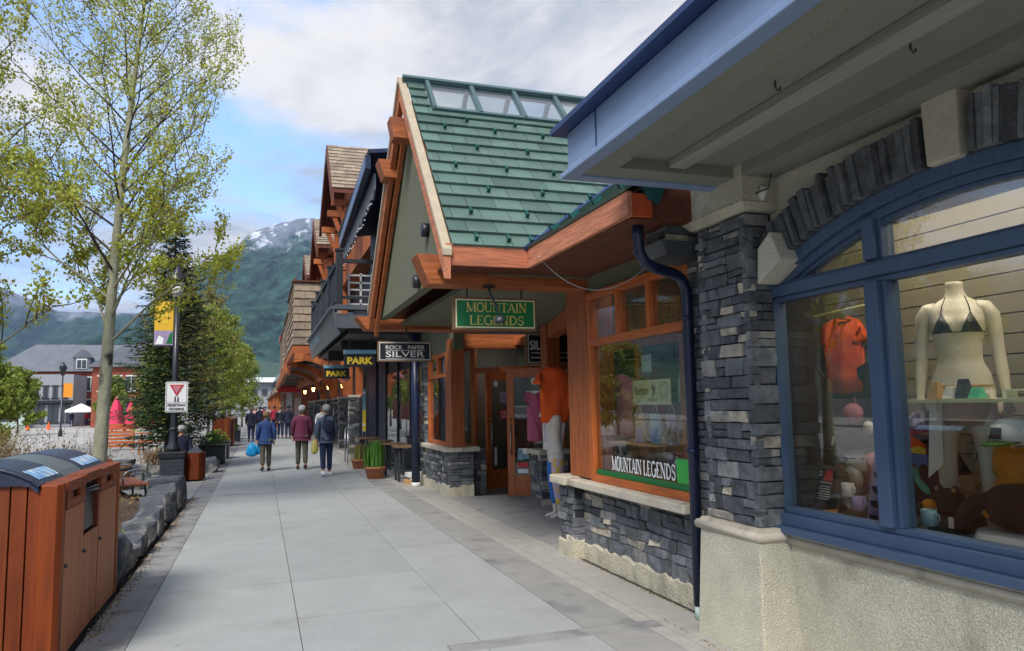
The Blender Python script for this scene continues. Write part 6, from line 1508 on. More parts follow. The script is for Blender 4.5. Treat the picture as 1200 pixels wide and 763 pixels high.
solo(q, 'shoulder_bag', 'navycloth', 'dark sling bag on the back of the person in the slate jacket', 'bag', (1.5, 17.7, .95))
# farther pedestrians: (x, y, rot, h, jacket, pants, label)
FAR = [(-.42, 37.5, 0, 1.62, 'navycloth', 'denim', 'person in a dark vest and jeans walking beside the far recycling boxes', 'navycloth', 'barkbrown'),
       (1.35, 40, .1, 1.72, 'navycloth', 'denim', 'tall person in a navy coat beyond the maroon jacket', None, 'black'), (1.0, 41, 3.1, 1.7, 'blacksatin', 'denim', 'person in black coming towards us beside the one in navy', None, 'barkbrown'),
       (.15, 58, 3.1, 1.65, 'redcloth', 'denim', 'distant person in a red top in the crowd', None, 'black'), (.6, 62, 3.0, 1.7, 'whitecloth', 'navycloth', 'distant person in a white top in the crowd', None, 'barkbrown'),
       (-.3, 55, 3.2, 1.6, 'pinkcloth', 'denim', 'distant person in a pink top at the left of the crowd', None, 'barkbrown'), (-.05, 50, 0, 1.68, 'navycloth', 'navycloth', 'distant person all in navy at the left of the crowd', None, 'black'),
       (1.1, 66, 3.1, 1.7, 'bluecloth', 'denim', 'distant person in a blue top at the back of the crowd', None, 'black'), (.4, 70, 3.1, 1.7, 'maroon', 'navycloth', 'distant person in maroon at the back of the crowd', None, 'black'),
       (2.35, 31, 3.1, 1.62, 'whitecloth', 'denim', 'person in a pale top partly hidden behind the maroon jacket', None, 'barkbrown'),
       (-.6, 64, 3.0, 1.66, 'greycap', 'denim', 'distant person in grey beside the tree row', None, 'black'), (.9, 54, 0, 1.7, 'redcloth', 'navycloth', 'distant person in red walking away in the crowd', None, 'black')]
for (x, y, ro, h_, jk, pn, lb, _, hm) in FAR: person(x, y, ro, h_, lb, jk, pn, head='hair', headm=hm, stride=U(-.14, .14), simple=True, bulk=1.08)
person(-1.86, 20.3, R(200), 1.6, 'person in a dark coat and grey hat sitting on the boulders behind the litter bin', 'navycloth', 'denim', headm='greycap', sit=True, simple=True, bulk=1.15)
q = MB(); q.box(-2.25, -1.5, 20.1, 20.55, 0, .36, j=.02); solo(q, 'stone_seat', 'boulder', 'flat stone block that the person in the grey hat sits on', 'stone', (-1.87, 20.3, 0), bevel=.02)
person(-19.3, 91.6, 0, 1.6, 'tiny distant figure in dark clothes under the white tent', 'navycloth', 'denim', head='hair', headm='black', simple=True); person(-18.0, 92.2, 3, 1.6, 'tiny distant figure in red under the white tent', 'redcloth', 'denim', head='hair', headm='black', simple=True)

# ---- clothing display at the entrance
def shirt_outline(w_, h_, sl, slw, long=False):
    """half outline mirrored: neck, shoulder, sleeve, body"""
    a = [(.07, h_), (.16, h_-.035), (w_/2, h_-.07), (w_/2+sl*.62, h_-.07-sl), (w_/2+sl*.62-slw, h_-.10-sl*.95), (w_/2-.01, h_-.24), (w_/2-.012, .02), (0, 0)]
    left = [(-p, q) for p, q in reversed(a[:-1])]
    return a+left+[(0, h_-.05)]
def shirt(c, right, w_, h_, sl, slw, mat, label, cat='shirt', name='shirt', th=.09, parent=None, folds=.012, print_=None):
    r, u, n = frame_of(right, up); c = Vector(c); o2 = shirt_outline(w_, h_, sl, slw)
    bm = bmesh.new(); vs = [bm.verts.new(c+r*a+u*b) for a, b in o2]; f = bm.faces.new(vs); bmesh.ops.triangulate(bm, faces=[f])
    bmesh.ops.subdivide_edges(bm, edges=bm.edges[:], cuts=3, use_grid_fill=True)
    back = bmesh.ops.duplicate(bm, geom=bm.faces[:]+bm.verts[:]+bm.edges[:])
    bverts = [g_ for g_ in back['geom'] if isinstance(g_, bmesh.types.BMVert)]; bs = set(bverts)
    from mathutils import noise
    for v in bm.verts:
        d = v.co-c; a, b = d.dot(r), d.dot(u); e = max(0, 1-(abs(a)/(w_/2+.001))**2)**.5 if abs(a) < w_/2 else .25
        bulge = th*.5*max(.25, e)*(1 if b < h_-.04 else .5)+noise.noise(Vector((a*9, b*2.2, 3)))*folds*1.5+noise.noise(Vector((a*20, b*6, 7)))*folds*.5
        v.co += n*bulge*(-1 if v in bs else 1)
    edges = [e for e in bm.edges if e.is_boundary]
    try: bmesh.ops.bridge_loops(bm, edges=edges)
    except Exception: pass
    me = bpy.data.meshes.new(name); bmesh.ops.recalc_face_normals(bm, faces=bm.faces)
    for f in bm.faces: f.smooth = True
    bm.to_mesh(me); bm.free(); me.materials.append(MATS[mat]); o = bpy.data.objects.new(name, me); C.objects.link(o)
    if parent: o.parent = parent; me.transform(Matrix.Translation(-parent.location))
    else: tag(o, label, cat); rebase(o, c)
    return o
TS = [(.76, 0, .10, .135), (.84, 0, .112, .160), (.91, 0, .114, .166), (.99, 0, .104, .152), (1.08, -.004, .084, .116), (1.16, -.008, .088, .120), (1.24, -.010, .096, .136), (1.31, -.010, .098, .148), (1.365, -.004, .090, .155), (1.405, .002, .074, .135), (1.435, .006, .060, .092), (1.46, .008, .050, .058), (1.50, .008, .046, .047), (1.545, .004, .045, .046)]
def tsurf(z, a, off=0):
    """point of the torso surface at height z and angle a (0 faces -x), bust included"""
    k = 0
    while k < len(TS)-2 and z > TS[k+1][0]: k += 1
    f = (z-TS[k][0])/(TS[k+1][0]-TS[k][0]); f = f*f*(3-2*f)*.5+f*.5
    cx, rx, ry = [TS[k][i]+(TS[k+1][i]-TS[k][i])*f for i in (1, 2, 3)]
    x, y = -math.cos(a)*rx, math.sin(a)*ry
    bump = sum(math.exp(-(((y-sg*.066)/.044)**2+((z-1.285)/.045)**2)) for sg in (-1, 1))*.042 if x < 0 else 0
    belly = .006*math.exp(-((y/.03)**2+((z-1.02)/.05)**2)) if x < 0 else 0
    return Vector((cx+x*(1+off/rx)-bump-belly, y*(1+off/ry), z))
def mann(loc, label, arms=True, H=1.45, name='mannequin', legs=True, pose=0):
    t = thing(name, loc, label, 'mannequin'); Lc = Vector(loc); V = lambda a, b, c: Lc+Vector((a, b, c)); m = MB(); n = 36; zs = [.76+(.785*i/44) for i in range(45)]
    for z in zs:
        for j in range(n): m.v.append(tuple(Lc+tsurf(z, 2*math.pi*j/n)))
    for i in range(len(zs)-1):
        for j in range(n): m.face([i*n+j, i*n+(j+1) % n, (i+1)*n+(j+1) % n, (i+1)*n+j], 0, .5, True)
    m.face([j for j in range(n)], 0, .5); m.face([(len(zs)-1)*n+j for j in range(n)], 0, .5)
    J = {}
    for sd, sg in (('l', 1), ('r', -1)):
        y = .085*sg+pose*.02*sg
        m.tube([V(0, .078*sg, .90), V(0, .082*sg, .80), V(-.01, y, .66), V(-.02, y, .50), V(0, y, .40), V(.012, y, .30), V(.01, y, .16), V(.015, y, .07), V(-.02, y, .035), V(-.10, y*1.1, .02), V(-.135, y*1.12, .016)], [.09, .088, .072, .053, .05, .05, .038, .032, .034, .028, .014], 14)
        J['kn'+sd] = (Vector((-.02, y, .5)), .05); J['an'+sd] = (Vector((.012, y, .1)), .03)
        if arms:
            m.tube([V(.0, .10*sg, 1.385), V(0, .142*sg, 1.375), V(.002, .172*sg, 1.335), V(.008, .184*sg, 1.26), V(.014, .192*sg, 1.16), V(.012, .198*sg, 1.09), V(-.005, .206*sg, 1.0), V(-.03, .214*sg, .90), V(-.045, .216*sg, .85), V(-.055, .216*sg, .80), V(-.06, .214*sg, .765)], [.05, .056, .05, .042, .037, .034, .034, .026, .021, .026, .024], 14, sy=.95)
            for fi in range(4): m.tube([V(-.045-.012*fi, .214*sg, .775), V(-.05-.014*fi, .212*sg, .735), V(-.048-.013*fi, .203*sg, .70+.006*abs(fi-2))], [.009, .008, .006], 6)
            m.tube([V(-.075, .21*sg, .80), V(-.10, .205*sg, .77), V(-.105, .2*sg, .74)], [.010, .009, .007], 6)
    m.build('figure', 'mannequin', t); return t, J
t, J = mann((3.96, 9.88, 0), 'headless mannequin in orange shirt and leggings hung with clothes at the shop entrance', arms=False)
shirt((3.94, 9.86, 1.30), (1, -.25, 0), .40, .80, .16, .12, 'orangecloth', '', parent=t, th=.13, folds=.045, name='orange_shirt')
shirt((3.93, 9.90, .92), (1, -.25, 0), .30, .62, .07, .10, 'whitecloth', '', parent=t, th=.12, folds=.045, name='grey_shirt')
mk('rosecloth', '#a3506a', .9, .2, 9, .8, 9)
mk('leggings', '#c8a8c0', .8, .3, 12, 0, spots=('#d8b830', 9, .5, .56))
for sd, m_ in (('l', 'skyblue'), ('r', 'leggings')):
    JJ = {'a': (Vector((0, .085*(1 if sd == 'l' else -1), .90)), .12), 'k': (J['kn'+sd][0], .085), 'n': (J['an'+sd][0]+Vector((0, 0, .06)), .06)}
    skin('leggings', JJ, [('a', 'k'), ('k', 'n')], 'a', m_, t, 1)
q = MB(); q.box(3.9, 4.1, 9.93, 9.98, 0, .015); q.tube([(3.97, 9.95, .01), (3.97, 9.95, .9)], .012, 6); q.build('stand', 'steel', t)
shirt((3.72, 10.05, 1.04), (1, -.3, 0), .24, .72, .06, .08, 'rosecloth', 'dark pink child size shirt hanging left of the orange shirt at the entrance', th=.16)
# ================================================================ ARCHED WINDOW DISPLAY
mk('fillglow', '#fff1de', emit=2.5, bump=0)  # glow for the added panels that brighten the interiors
q = MB(); q.box(3.5, 4.2, 1.6, 4.2, 2.955, 2.975); q.build('fill_panel', 'fillglow', rb)  # added glowing panel, out of view, to brighten the arched window display
q = MB(); q.box(3.25, 3.44, 5.2, 6.8, 2.80, 2.815); q.build('fill_panel', 'fillglow', shop)  # added strip hidden behind the window head, brightens the timber window goods
q = MB(); q.box(3.9, 4.9, 13.5, 14.3, 2.81, 2.82); q.build('fill_panel', 'fillglow', shop)  # added glowing panel to brighten the room behind the entrance doors
VR = (0, -1, 0)     # to the right as seen from the walk
t, J = mann((3.90, 3.30, .72), 'headless mannequin in a black bikini top standing in the arched window', pose=1)
bk = MB(); loc = Vector((3.90, 3.30, .72))
def onb(y, z, off=.005):
    lo, hi = -1.4, 1.4
    for _ in range(24):
        md = (lo+hi)/2
        if tsurf(z, md).y < y: lo = md
        else: hi = md
    return loc+tsurf(z, lo, off)-Vector((.002, 0, 0))
for sg in (-1, 1):
    N_b = 9
    def cp(i, j):      # triangle: bottom edge to strap point
        v_ = i/N_b; u_ = (j/max(1, N_b))*(1-v_)+v_*.5; w0, w1 = .018, .125
        return onb(sg*(w0+(w1-w0)*(u_*(1)+(0))*1.0+(.0 if v_ < 1 else 0)), 1.238+.125*v_)
    for i in range(N_b):
        for j in range(N_b): bk.poly([cp(i, j), cp(i, j+1), cp(i+1, j+1), cp(i+1, j)])
    bk.tube([onb(sg*.0715, 1.36), onb(sg*.066, 1.40, .003), loc+Vector((-.03, .05*sg, 1.455)), loc+Vector((.04, .03*sg, 1.47))], .003, 5)
bk.tube([loc+tsurf(1.24, -1.5+3.0*k/20, .004) for k in range(21)], .003, 5)
bk.build('bikini_top', 'black', t)
MANN1 = t
sw = MB(); pr = [(.135, .70), (.15, .78), (.15, .86), (.143, .93)]
sw.lathe(tuple(loc), pr, 24, sx=.82, sy=1.08); sw.tube([loc+Vector((.125*math.cos(a*.2618), .158*math.sin(a*.2618), .93)) for a in range(25)], .006, 5); sw.build('sarong', 'kraft', t)
q = MB(); q.prism([(3.78, 3.42, 1.20), (3.78, 3.50, 1.12), (3.78, 3.46, 1.62), (3.78, 3.40, 1.66)], (.02, 0, 0)); q.build('sarong_tail', 'whitecloth', t); t.rotation_euler = (0, 0, R(38))
# slim glass shelf with green edge and things on it
sh = MB(); sh.box(3.62, 4.05, 1.9, 3.52, 1.555, 1.575); solo(sh, 'display_shelf', 'shelfedge', 'long pale green edged shelf crossing the arched window display', 'shelf', (3.8, 2.7, 1.555))
sh = MB(); sh.tube([(3.62, 4.16, 2.155), (3.62, 3.66, 2.175)], .008, 8); solo(sh, 'display_rail', 'shelfedge', 'thin pale rail high in the left bay of the arched window', 'rail', (3.62, 3.9, 2.15))
q = MB(); q.box(3.68, 3.76, 2.72, 2.74, 1.576, 1.62); q.box(3.68, 3.76, 2.86, 2.88, 1.576, 1.62); q.box(3.68, 3.76, 2.72, 2.88, 1.615, 1.622); solo(q, 'wire_riser', 'white', 'small white wire riser standing on the display shelf', 'riser', (3.72, 2.8, 1.576))
for i, (y, m_, h_, lb) in enumerate(((3.30, 'kraft', .10, 'small tan carton on the display shelf in front of the mannequin'), (3.20, 'whitecloth', .07, 'small white jewellery stand on the display shelf'), (3.12, 'gunmetal', .11, 'small dark jewellery stand on the display shelf'), (3.04, 'tealplush', .06, 'little green trinket on the display shelf'))):
    q = MB(); q.hexa([(3.66, y-.035, 1.576), (3.74, y-.035, 1.576), (3.74, y+.035, 1.576), (3.66, y+.035, 1.576), (3.68, y-.028, 1.576+h_), (3.72, y-.02, 1.576+h_), (3.72, y+.025, 1.576+h_), (3.68, y+.02, 1.576+h_)]); solo(q, 'trinket', m_, lb, 'trinket', (3.7, y, 1.576), bevel=.004)
# orange T shirt on the slatwall
o = shirt((4.29, 4.64, 1.62), VR, .40, .60, .13, .15, 'orangecloth', 'orange T shirt hanging on the slatted wall of the arched window', th=.08, folds=.02)
q = MB(); rect(q, (4.24, 4.60, 1.9), VR, up, 0, .18, 0, .02, d=.02); rect(q, (4.34, 4.60, 1.83), VR, up, .02, .16, 0, .012, d=.02)
q = MB(); q.tube([(4.30, 4.64, 2.2), (4.30, 4.64, 2.3)], .004, 4); solo(q, 'garment_hook', 'steel', 'thin steel hook above the orange T shirt', 'hook', (4.30, 4.64, 2.2))
shirt((4.28, 4.33, 1.43), VR, .24, .42, .05, .10, 'fur', 'dark green black vest hanging right of the orange T shirt', cat='vest', name='vest', th=.1)
q = MB(); q.blob((4.25, 4.54, 1.47), (.05, .10, .08), 12, 8); q.tube([(4.26, 4.58, 1.53), (4.28, 4.55, 1.60), (4.26, 4.51, 1.53)], .005, 5); solo(q, 'round_purse', 'pinkcloth', 'dusty pink round purse hanging under the orange T shirt', 'purse', (4.25, 4.54, 1.39))
q = MB(); q.lathe((4.2, 4.34, 1.37), [(.005, -.012), (.05, -.012), (.05, .0), (.04, .006)], 16, axis='x'); solo(q, 'round_badge', 'white', 'white round badge below and right of the pink purse', 'badge', (4.2, 4.34, 1.32))
# mannequin head with cap and sunglasses
t = thing('head_mannequin', (3.80, 4.03, .95), 'pale display head wearing a dark trucker cap and sunglasses', 'display head')
hx, hy, hz_ = 3.80, 4.06, 1.20
J = {'b': (Vector((0, .03, .03)), .055), 'n': (Vector((0, .03, .11)), .046), 'j': (Vector((-.03, .045, .175)), .052), 'h': (Vector((0, .03, .25)), (.075, .088)), 't': (Vector((0.01, .03, .33)), .06), 'no': (Vector((-.095, .065, .225)), .013), 'ch': (Vector((-.07, .06, .165)), .018)}
skin('head', J, [('b', 'n'), ('n', 'j'), ('n', 'h'), ('h', 't'), ('h', 'no'), ('j', 'ch')], 'n', 'mannequin', t, 1)
q = MB(); q.blob((hx-.088, hy+.055, 1.133), (.008, .022, .008), 8, 5); q.build('lips', 'red', t)
for s in (-.035, .035): q = MB(); q.blob((hx-.082, hy+.02+.028+s, 1.185), (.012, .028, .018), 10, 6); q.build('sunglass_lens', 'black', t)
q = MB(); q.tube([(hx-.08, hy-.02, 1.19), (hx-.09, hy+.05, 1.195), (hx-.07, hy+.11, 1.19)], .004, 4); q.tube([(hx-.075, hy-.025, 1.19), (hx+.02, hy-.06, 1.19)], .004, 4); q.build('sunglass_frame', 'black', t)
def capobj(c, face, mats, label, s=1.0, patch=None):
    """trucker cap: dome, brim, front patch; face = horizontal direction of the brim"""
    c = Vector(c); f = Vector(face).normalized(); r = Vector((-f.y, f.x, 0)); t = thing('cap', c, label, 'cap')
    q = MB(); q.lathe(tuple(c), [(.095*s, 0), (.1*s, .04*s), (.088*s, .085*s), (.05*s, .115*s), (.01*s, .122*s)], 18); q.build('crown', mats[0], t)
    q = MB(); P = [c+r*a*s+f*b*s+Vector((0, 0, z*s)) for a, b, z in ((-.085, .05, .008), (-.06, .13, -.006), (0, .165, -.01), (.06, .13, -.006), (.085, .05, .008), (0, .095, .012))]
    q.prism(P, (0, 0, .008)); q.build('brim', mats[1], t)
    if patch:
        q = MB(); P = [c+f*(.1*s+.001)+r*a*s+Vector((0, 0, z*s)) for a, z in ((-.035, .025), (.035, .025), (.03, .078), (-.03, .078))]; P = [p-f*(.014*s if i > 1 else 0) for i, p in enumerate(P)]
        q.prism([p+f*.004 for p in P], f*.002); q.build('patch', patch, t)
    return t
capobj((3.79, 4.09, 1.245), (-.8, .5, 0), ('fur', 'fur'), 'dark trucker cap with a white patch worn by the display head', 1.12, 'white')
q = MB(); q.hexa([(3.72, 3.88, .72), (3.95, 3.88, .72), (3.95, 4.2, .72), (3.72, 4.2, .72), (3.74, 3.9, .945), (3.93, 3.9, .945), (3.93, 4.16, .945), (3.74, 4.16, .945)]); solo(q, 'display_block', 'barkbrown', 'brown display block under the pale head with the cap', 'block', (3.83, 4.03, .72), bevel=.004)
# black leaning poster
t = thing('easel_card', (3.56, 4.08, .72), 'black leaning card with a red emblem, lower left of the arched window', 'card')
og = Vector((3.50, 4.13, .905)); ru = (0.06, 0, .26)
q = MB(); rect(q, og, VR, ru, 0, .16, 0, .24, d=0, back=.006); q.build('card', 'signblack', t)
q = MB(); rgt, u_, n_ = frame_of(VR, ru); q.prism([og+rgt*a+u_*b+n_*.002 for a, b in ((.05, .15), (.14, .15), (.13, .22), (.08, .225))], n_*.001); q.build('emblem', 'red', t)
q = MB()
for k in range(6): rect(q, og+Vector((0, 0, 0)), VR, ru, .02+.012*(k % 2), .13, .03+k*.016, .036+k*.016, d=.0025)
rect(q, og, VR, ru, .03, .14, .135, .142, d=.0025); q.build('print_line', 'offwhite', t, fix=False)
for k in range(4): q = MB(); rect(q, og, VR, ru, .012+(k % 2)*.018, .022+(k % 2)*.018, .18+(k//2)*.02, .19+(k//2)*.02, d=.0025); q.build('dot', 'offwhite', t, fix=False)
# mugs
def mug(x, y, z, mat, label, s=1):
    t = thing('mug', (x, y, z), label, 'mug'); q = MB(); q.lathe((x, y, z), [(.034*s, 0), (.038*s, .01), (.04*s, .085*s), (.036*s, .085*s), (.034*s, .012)], 16); q.build('cup', mat, t)
    q = MB(); q.tube([(x, y-.036*s, z+.07*s), (x, y-.06*s, z+.065*s), (x, y-.066*s, z+.04*s), (x, y-.05*s, z+.02*s), (x, y-.036*s, z+.022*s)], .005*s, 6); q.build('handle', mat, t)
mug(3.48, 3.72, .905, 'lavender', 'blue grey enamel mug on the sill of the left bay'); mug(3.66, 4.0, .95, 'whitecloth', 'cream mug on the brown display block under the head'); mug(3.40, 3.14, .905, 'parkblue', 'pale blue mug just right of the window mullion')
# sunglasses rack
t = thing('sunglasses_rack', (3.70, 3.76, .72), 'slanted rack with rows of dark sunglasses beside the mullion', 'rack')
q = MB(); og = Vector((3.64, 3.84, .80)); ru = (.10, 0, .44); rect(q, og, VR, ru, 0, .24, 0, .46, d=0, back=.012); q.build('panel', 'lavender', t)
rgt, u_, n_ = frame_of(VR, ru)
for k in range(5):
    q = MB()
    for s in (.07, .16): c = og+rgt*s+u_*(.04+k*.088)+n_*.015; q.blob(tuple(c), (.010, .034, .022), 10, 6)
    q.tube([og+rgt*.03+u_*(.055+k*.088)+n_*.02, og+rgt*.21+u_*(.055+k*.088)+n_*.02], .004, 4); q.build('sunglasses', 'black', t)
shirt((3.95, 3.99, .76), VR, .34, .46, .10, .14, 'pinkcloth', 'bright pink shirt behind the sunglasses rack', th=.08)
# right bay: caps, shirts, bears
capobj((3.82, 3.50, 1.375), (-1, .25, 0), ('lavender', 'redcloth'), 'grey and dark red cap with a blue patch right of the mullion', 1.1, 'denim')
o = shirt((3.95, 3.62, .84), VR, .36, .52, .16, .15, 'navycloth', 'dark T shirt printed with a sunset, forest and teal shape', th=.12)
q = MB(); og = Vector((3.88, 3.69, .99)); n_ = Vector((-1, 0, 0))
def artp(m_, pts, d, nm='print'):
    q = MB(); q.prism([og+Vector((-d, -a, b)) for a, b in pts], (.002, 0, 0)); ob = q.build(nm, m_, None); me = ob.data; me.transform(Matrix.Translation(-o.location)); ob.parent = o; return ob
artp('orangecloth', [(0, .27), (.15, .27), (.14, .31), (.09, .34), (.04, .36), (0, .35)], .030); artp('yellow', [(0, .255), (.15, .25), (.15, .28), (.1, .30), (.05, .285), (0, .30)], .034)
artp('skyblue', [(0, .19), (.03, .17), (.06, .2), (.09, .165), (.12, .195), (.16, .18), (.16, .25), (.08, .245), (0, .255)], .038); artp('tealplush', [(.0, .15), (.05, .13), (.06, .08), (.12, .02), (.17, .01), (.16, .05), (.10, .10), (.09, .17), (.05, .165)], .042)
capobj((3.70, 2.86, 1.34), (-1, .1, 0), ('white', 'potleaf'), 'white cap with a green brim at the right of the arched window', 1.1, 'gunmetal')
shirt((3.95, 3.04, .96), VR, .30, .36, .08, .12, 'amber', 'amber yellow shirt below the white cap', th=.12)
q = MB()
for j in range(2): q.lathe((4.22, 3.14+.19*j*-1, .72), [(.07, 0), (.085, .5), (.10, .78)], 14)
shirt((4.20, 3.38, 1.0), VR, .26, .56, .02, .1, 'floral', 'beige floral patterned dress hanging behind the mannequin', cat='dress', name='dress', th=.12)
def bear(c, s, label, rot=0):
    t = thing('toy_bear', c, label, 'toy'); c = Vector(c); return t, c
t = thing('toy_bear', (3.72, 3.36, .92), 'small black carved bear head with an orange muzzle in the right bay', 'toy')
q = MB(); q.blob((3.76, 3.33, .99), (.085, .10, .075), 14, 10, jit=.02); q.build('head', 'fur', t)
q = MB(); q.blob((3.68, 3.385, .965), (.05, .045, .038), 12, 8); q.build('muzzle', 'amber', t)
q = MB(); q.blob((3.635, 3.41, .965), (.02, .02, .014), 8, 5); q.build('nose', 'black', t)
for y in (3.37, 3.26): q = MB(); q.blob((3.74, y, 1.06), (.02, .026, .026), 8, 6); o2 = q.build('ear', 'fur', t); q = MB(); q.blob((3.722, y, 1.06), (.008, .015, .015), 8, 5); q.build('inner_ear', 'kraft', o2)
q = MB(); q.hexa([(3.70, 3.22, .72), (3.95, 3.22, .72), (3.95, 3.46, .72), (3.70, 3.46, .72), (3.72, 3.25, .91), (3.93, 3.25, .91), (3.93, 3.42, .91), (3.72, 3.42, .91)]); solo(q, 'display_block', 'gunmetal', 'dark block under the small carved bear head', 'block', (3.8, 3.34, .72))
t = thing('toy_bear', (3.72, 3.0, .86), 'large black furry toy bear slumped forward with a hanging arm at lower right', 'toy')
q = MB(); q.blob((3.80, 2.93, 1.0), (.16, .20, .125), 22, 14, jit=.012); q.build('body', 'fur', t)
q = MB(); q.tube([(3.70, 3.02, 1.03), (3.68, 3.09, 1.01), (3.655, 3.135, .95), (3.64, 3.15, .87), (3.64, 3.145, .80), (3.645, 3.14, .775)], [.05, .052, .046, .042, .040, .018], 12); q.build('arm', 'fur', t)
q = MB(); q.blob((3.672, 3.02, .975), (.01, .026, .032), 10, 6); 
for k in range(4): q.blob((3.672, 3.05-k*.02, 1.018+.006*(1.5-abs(k-1.5))), (.007, .008, .011), 6, 4)
q.build('paw_print', 'amber', t)
q = MB(); q.box(3.60, 3.605, 3.17, 3.20, .87, .93); q.build('care_tag', 'whitecloth', t)
q = MB(); q.lathe((3.82, 2.92, .72), [(.22, 0), (.25, .06), (.23, .15)], 20); solo(q, 'drum_stand', 'whitecloth', 'pale drum stand with a red patch under the large black toy bear', 'stand', (3.82, 2.92, .72))
q = MB(); q.box(3.42, 3.43, 2.36, 2.50, .905, 1.0); solo(q, 'price_card', 'paleclad', 'pale card leaning by the frame at the far lower right of the arched window', 'card', (3.42, 2.43, .905))
for i, (x, y, w_, h_, m_, lb) in enumerate(((4.05, 4.10, .20, .16, 'slatecloth', 'folded slate blue shirts at the back of the left bay'), (4.08, 3.86, .18, .22, 'paleclad', 'pale stacked gift boxes behind the pink shirt'), (3.95, 2.62, .22, .30, 'lavender', 'mauve folded blanket at the right end of the display floor'), (4.12, 3.62, .2, .14, 'kraft', 'tan shoe box behind the printed dark T shirt'), (3.60, 3.62, .12, .05, 'whitecloth', 'white folded tea towel on the sill behind the mullion'), (3.98, 3.22, .16, .12, 'gunmetal', 'dark grey gift box between the mannequin legs'))):
    q = MB(); k = max(1, int(h_/.05))
    for j in range(k): q.box(x-w_/2+U(-.01, .01), x+w_/2, y-w_/2+U(-.012, .012), y+w_/2, .722+j*h_/k, .722+(j+1)*h_/k-.006, 0, j=.004)
    solo(q, 'folded_goods', m_, lb, 'goods', (x, y, .72), bevel=.008)
capobj((4.22, 3.60, 1.62), (-1, 0, 0), ('slatecloth', 'slatecloth'), 'slate blue cap hung on the slatted wall above the printed dark T shirt', 1.0, 'white'); capobj((4.22, 2.75, 1.85), (-1, 0, 0), ('maroon', 'maroon'), 'maroon cap hung high on the slatted wall at the right', 1.0, 'cream')
# ================================================================ TIMBER WINDOW DISPLAY
o = shirt((3.62, 7.05, 1.22), VR, .50, .62, .22, .14, 'pinkcloth', 'faded pink hooded sweatshirt in the timber window', th=.22, folds=.02, name='sweatshirt', cat='sweatshirt')
ms = MB(); ms.blob((3.60, 7.06, 1.80), (.10, .13, .08), 12, 8); m_ = ms.build('hood', 'pinkcloth', None); m_.data.transform(Matrix.Translation(-o.location)); m_.parent = o
q = MB(); q.box(3.49, 3.495, 6.98, 7.22, 1.56, 1.68); m_ = q.build('chest_print', 'parkblue', None); m_.data.transform(Matrix.Translation(-o.location)); m_.parent = o
q = MB(); q.box(3.489, 3.4895, 6.98, 7.22, 1.56, 1.60); m_ = q.build('chest_print', 'fur', None); m_.data.transform(Matrix.Translation(-o.location)); m_.parent = o
t = thing('card_sign', (3.43, 6.15, 1.57), 'cream card sign with the word Northern and a round stamp hanging in the timber window', 'sign')
q = MB(); q.box(3.43, 3.44, 5.80, 6.50, 1.56, 1.79); q.build('card', 'cream', t)
text('Northern', 'barkbrown', t, (3.43, 6.46, 1.65), VR, up, .27, .085, ext=.003); text('Exposure', 'barkbrown', t, (3.43, 6.20, 1.585), VR, up, .17, .04, ext=.003)
q = MB(); cc = Vector((3.427, 5.91, 1.69))
for a in range(20):
    a0, a1 = a*.31416, (a+1)*.31416
    for r0, r1 in ((.072, .078), (.045, .049)): q.poly([cc+Vector((0, -math.cos(a0)*r0, math.sin(a0)*r0)), cc+Vector((0, -math.cos(a1)*r0, math.sin(a1)*r0)), cc+Vector((0, -math.cos(a1)*r1, math.sin(a1)*r1)), cc+Vector((0, -math.cos(a0)*r1, math.sin(a0)*r1))])
q.build('stamp', 'barkbrown', t, fix=False)
q = MB(); q.prism([(3.427, 6.13, 1.62), (3.427, 6.10, 1.70), (3.427, 6.14, 1.70), (3.427, 6.11, 1.76), (3.427, 6.08, 1.72), (3.427, 6.05, 1.74), (3.427, 6.07, 1.67)], (.001, 0, 0)); q.build('maple_emblem', 'barkbrown', t)
def tote(y, z, m_, m2, label, h_=.28):
    t = thing('gift_bag', (3.45, y, z), label, 'bag', 'small bags hung under the card sign')
    q = MB(); q.box(3.44, 3.47, y-.08, y+.08, z, z+h_); q.build('pouch', m_, t, bevel=.004)
    q = MB(); q.prism([(3.438, y-.08, z+.02), (3.438, y+.08, z+.02), (3.438, y+.08, z+.12), (3.438, y+.02, z+.17), (3.438, y-.03, z+.13), (3.438, y-.08, z+.18)], (.001, 0, 0)); q.build('picture', m2, t)
    q = MB(); q.tube([(3.455, y-.05, z+h_), (3.455, y, z+h_+.09), (3.455, y+.05, z+h_)], .004, 4); q.build('cord', 'whitecloth', t)
tote(6.42, 1.18, 'kraft', 'lavender', 'tan and blue hanging bag, left one of three'); tote(6.12, 1.20, 'parkblue', 'skyblue', 'light blue hanging bag, middle one of three'); tote(5.83, 1.20, 'lavender', 'gunmetal', 'mauve hanging bag, right one of three')
t = thing('hanging_tag', (3.45, 6.25, 1.78), 'pale rectangular card above the cream sign in the timber window', 'card')
q = MB(); q.box(3.45, 3.455, 6.16, 6.34, 1.87, 2.03); q.build('card', 'paleclad', t)
for k in range(3): q = MB(); q.tube([(3.45, 6.2+k*.05, 1.87), (3.45, 6.2+k*.05, 1.79)], .004, 4); q.build('charm', 'steel', t)
q = MB(); q.box(3.235, 3.24, 5.6, 5.6+.01, .9, .9+.01)
t = thing('window_lettering', (3.185, 6.3, .93), 'white serif words MOUNTAIN LEGENDS along the bottom of the timber window glass', 'lettering')
serif('MOUNTAIN', 'black', t, (3.188, 6.508, .944), VR, up, .585, .142, ext=.0, fat=1.7, name='shadow_lettering'); serif('LEGENDS', 'black', t, (3.188, 5.895, .944), VR, up, .545, .142, ext=.0, fat=1.7, name='shadow_lettering')
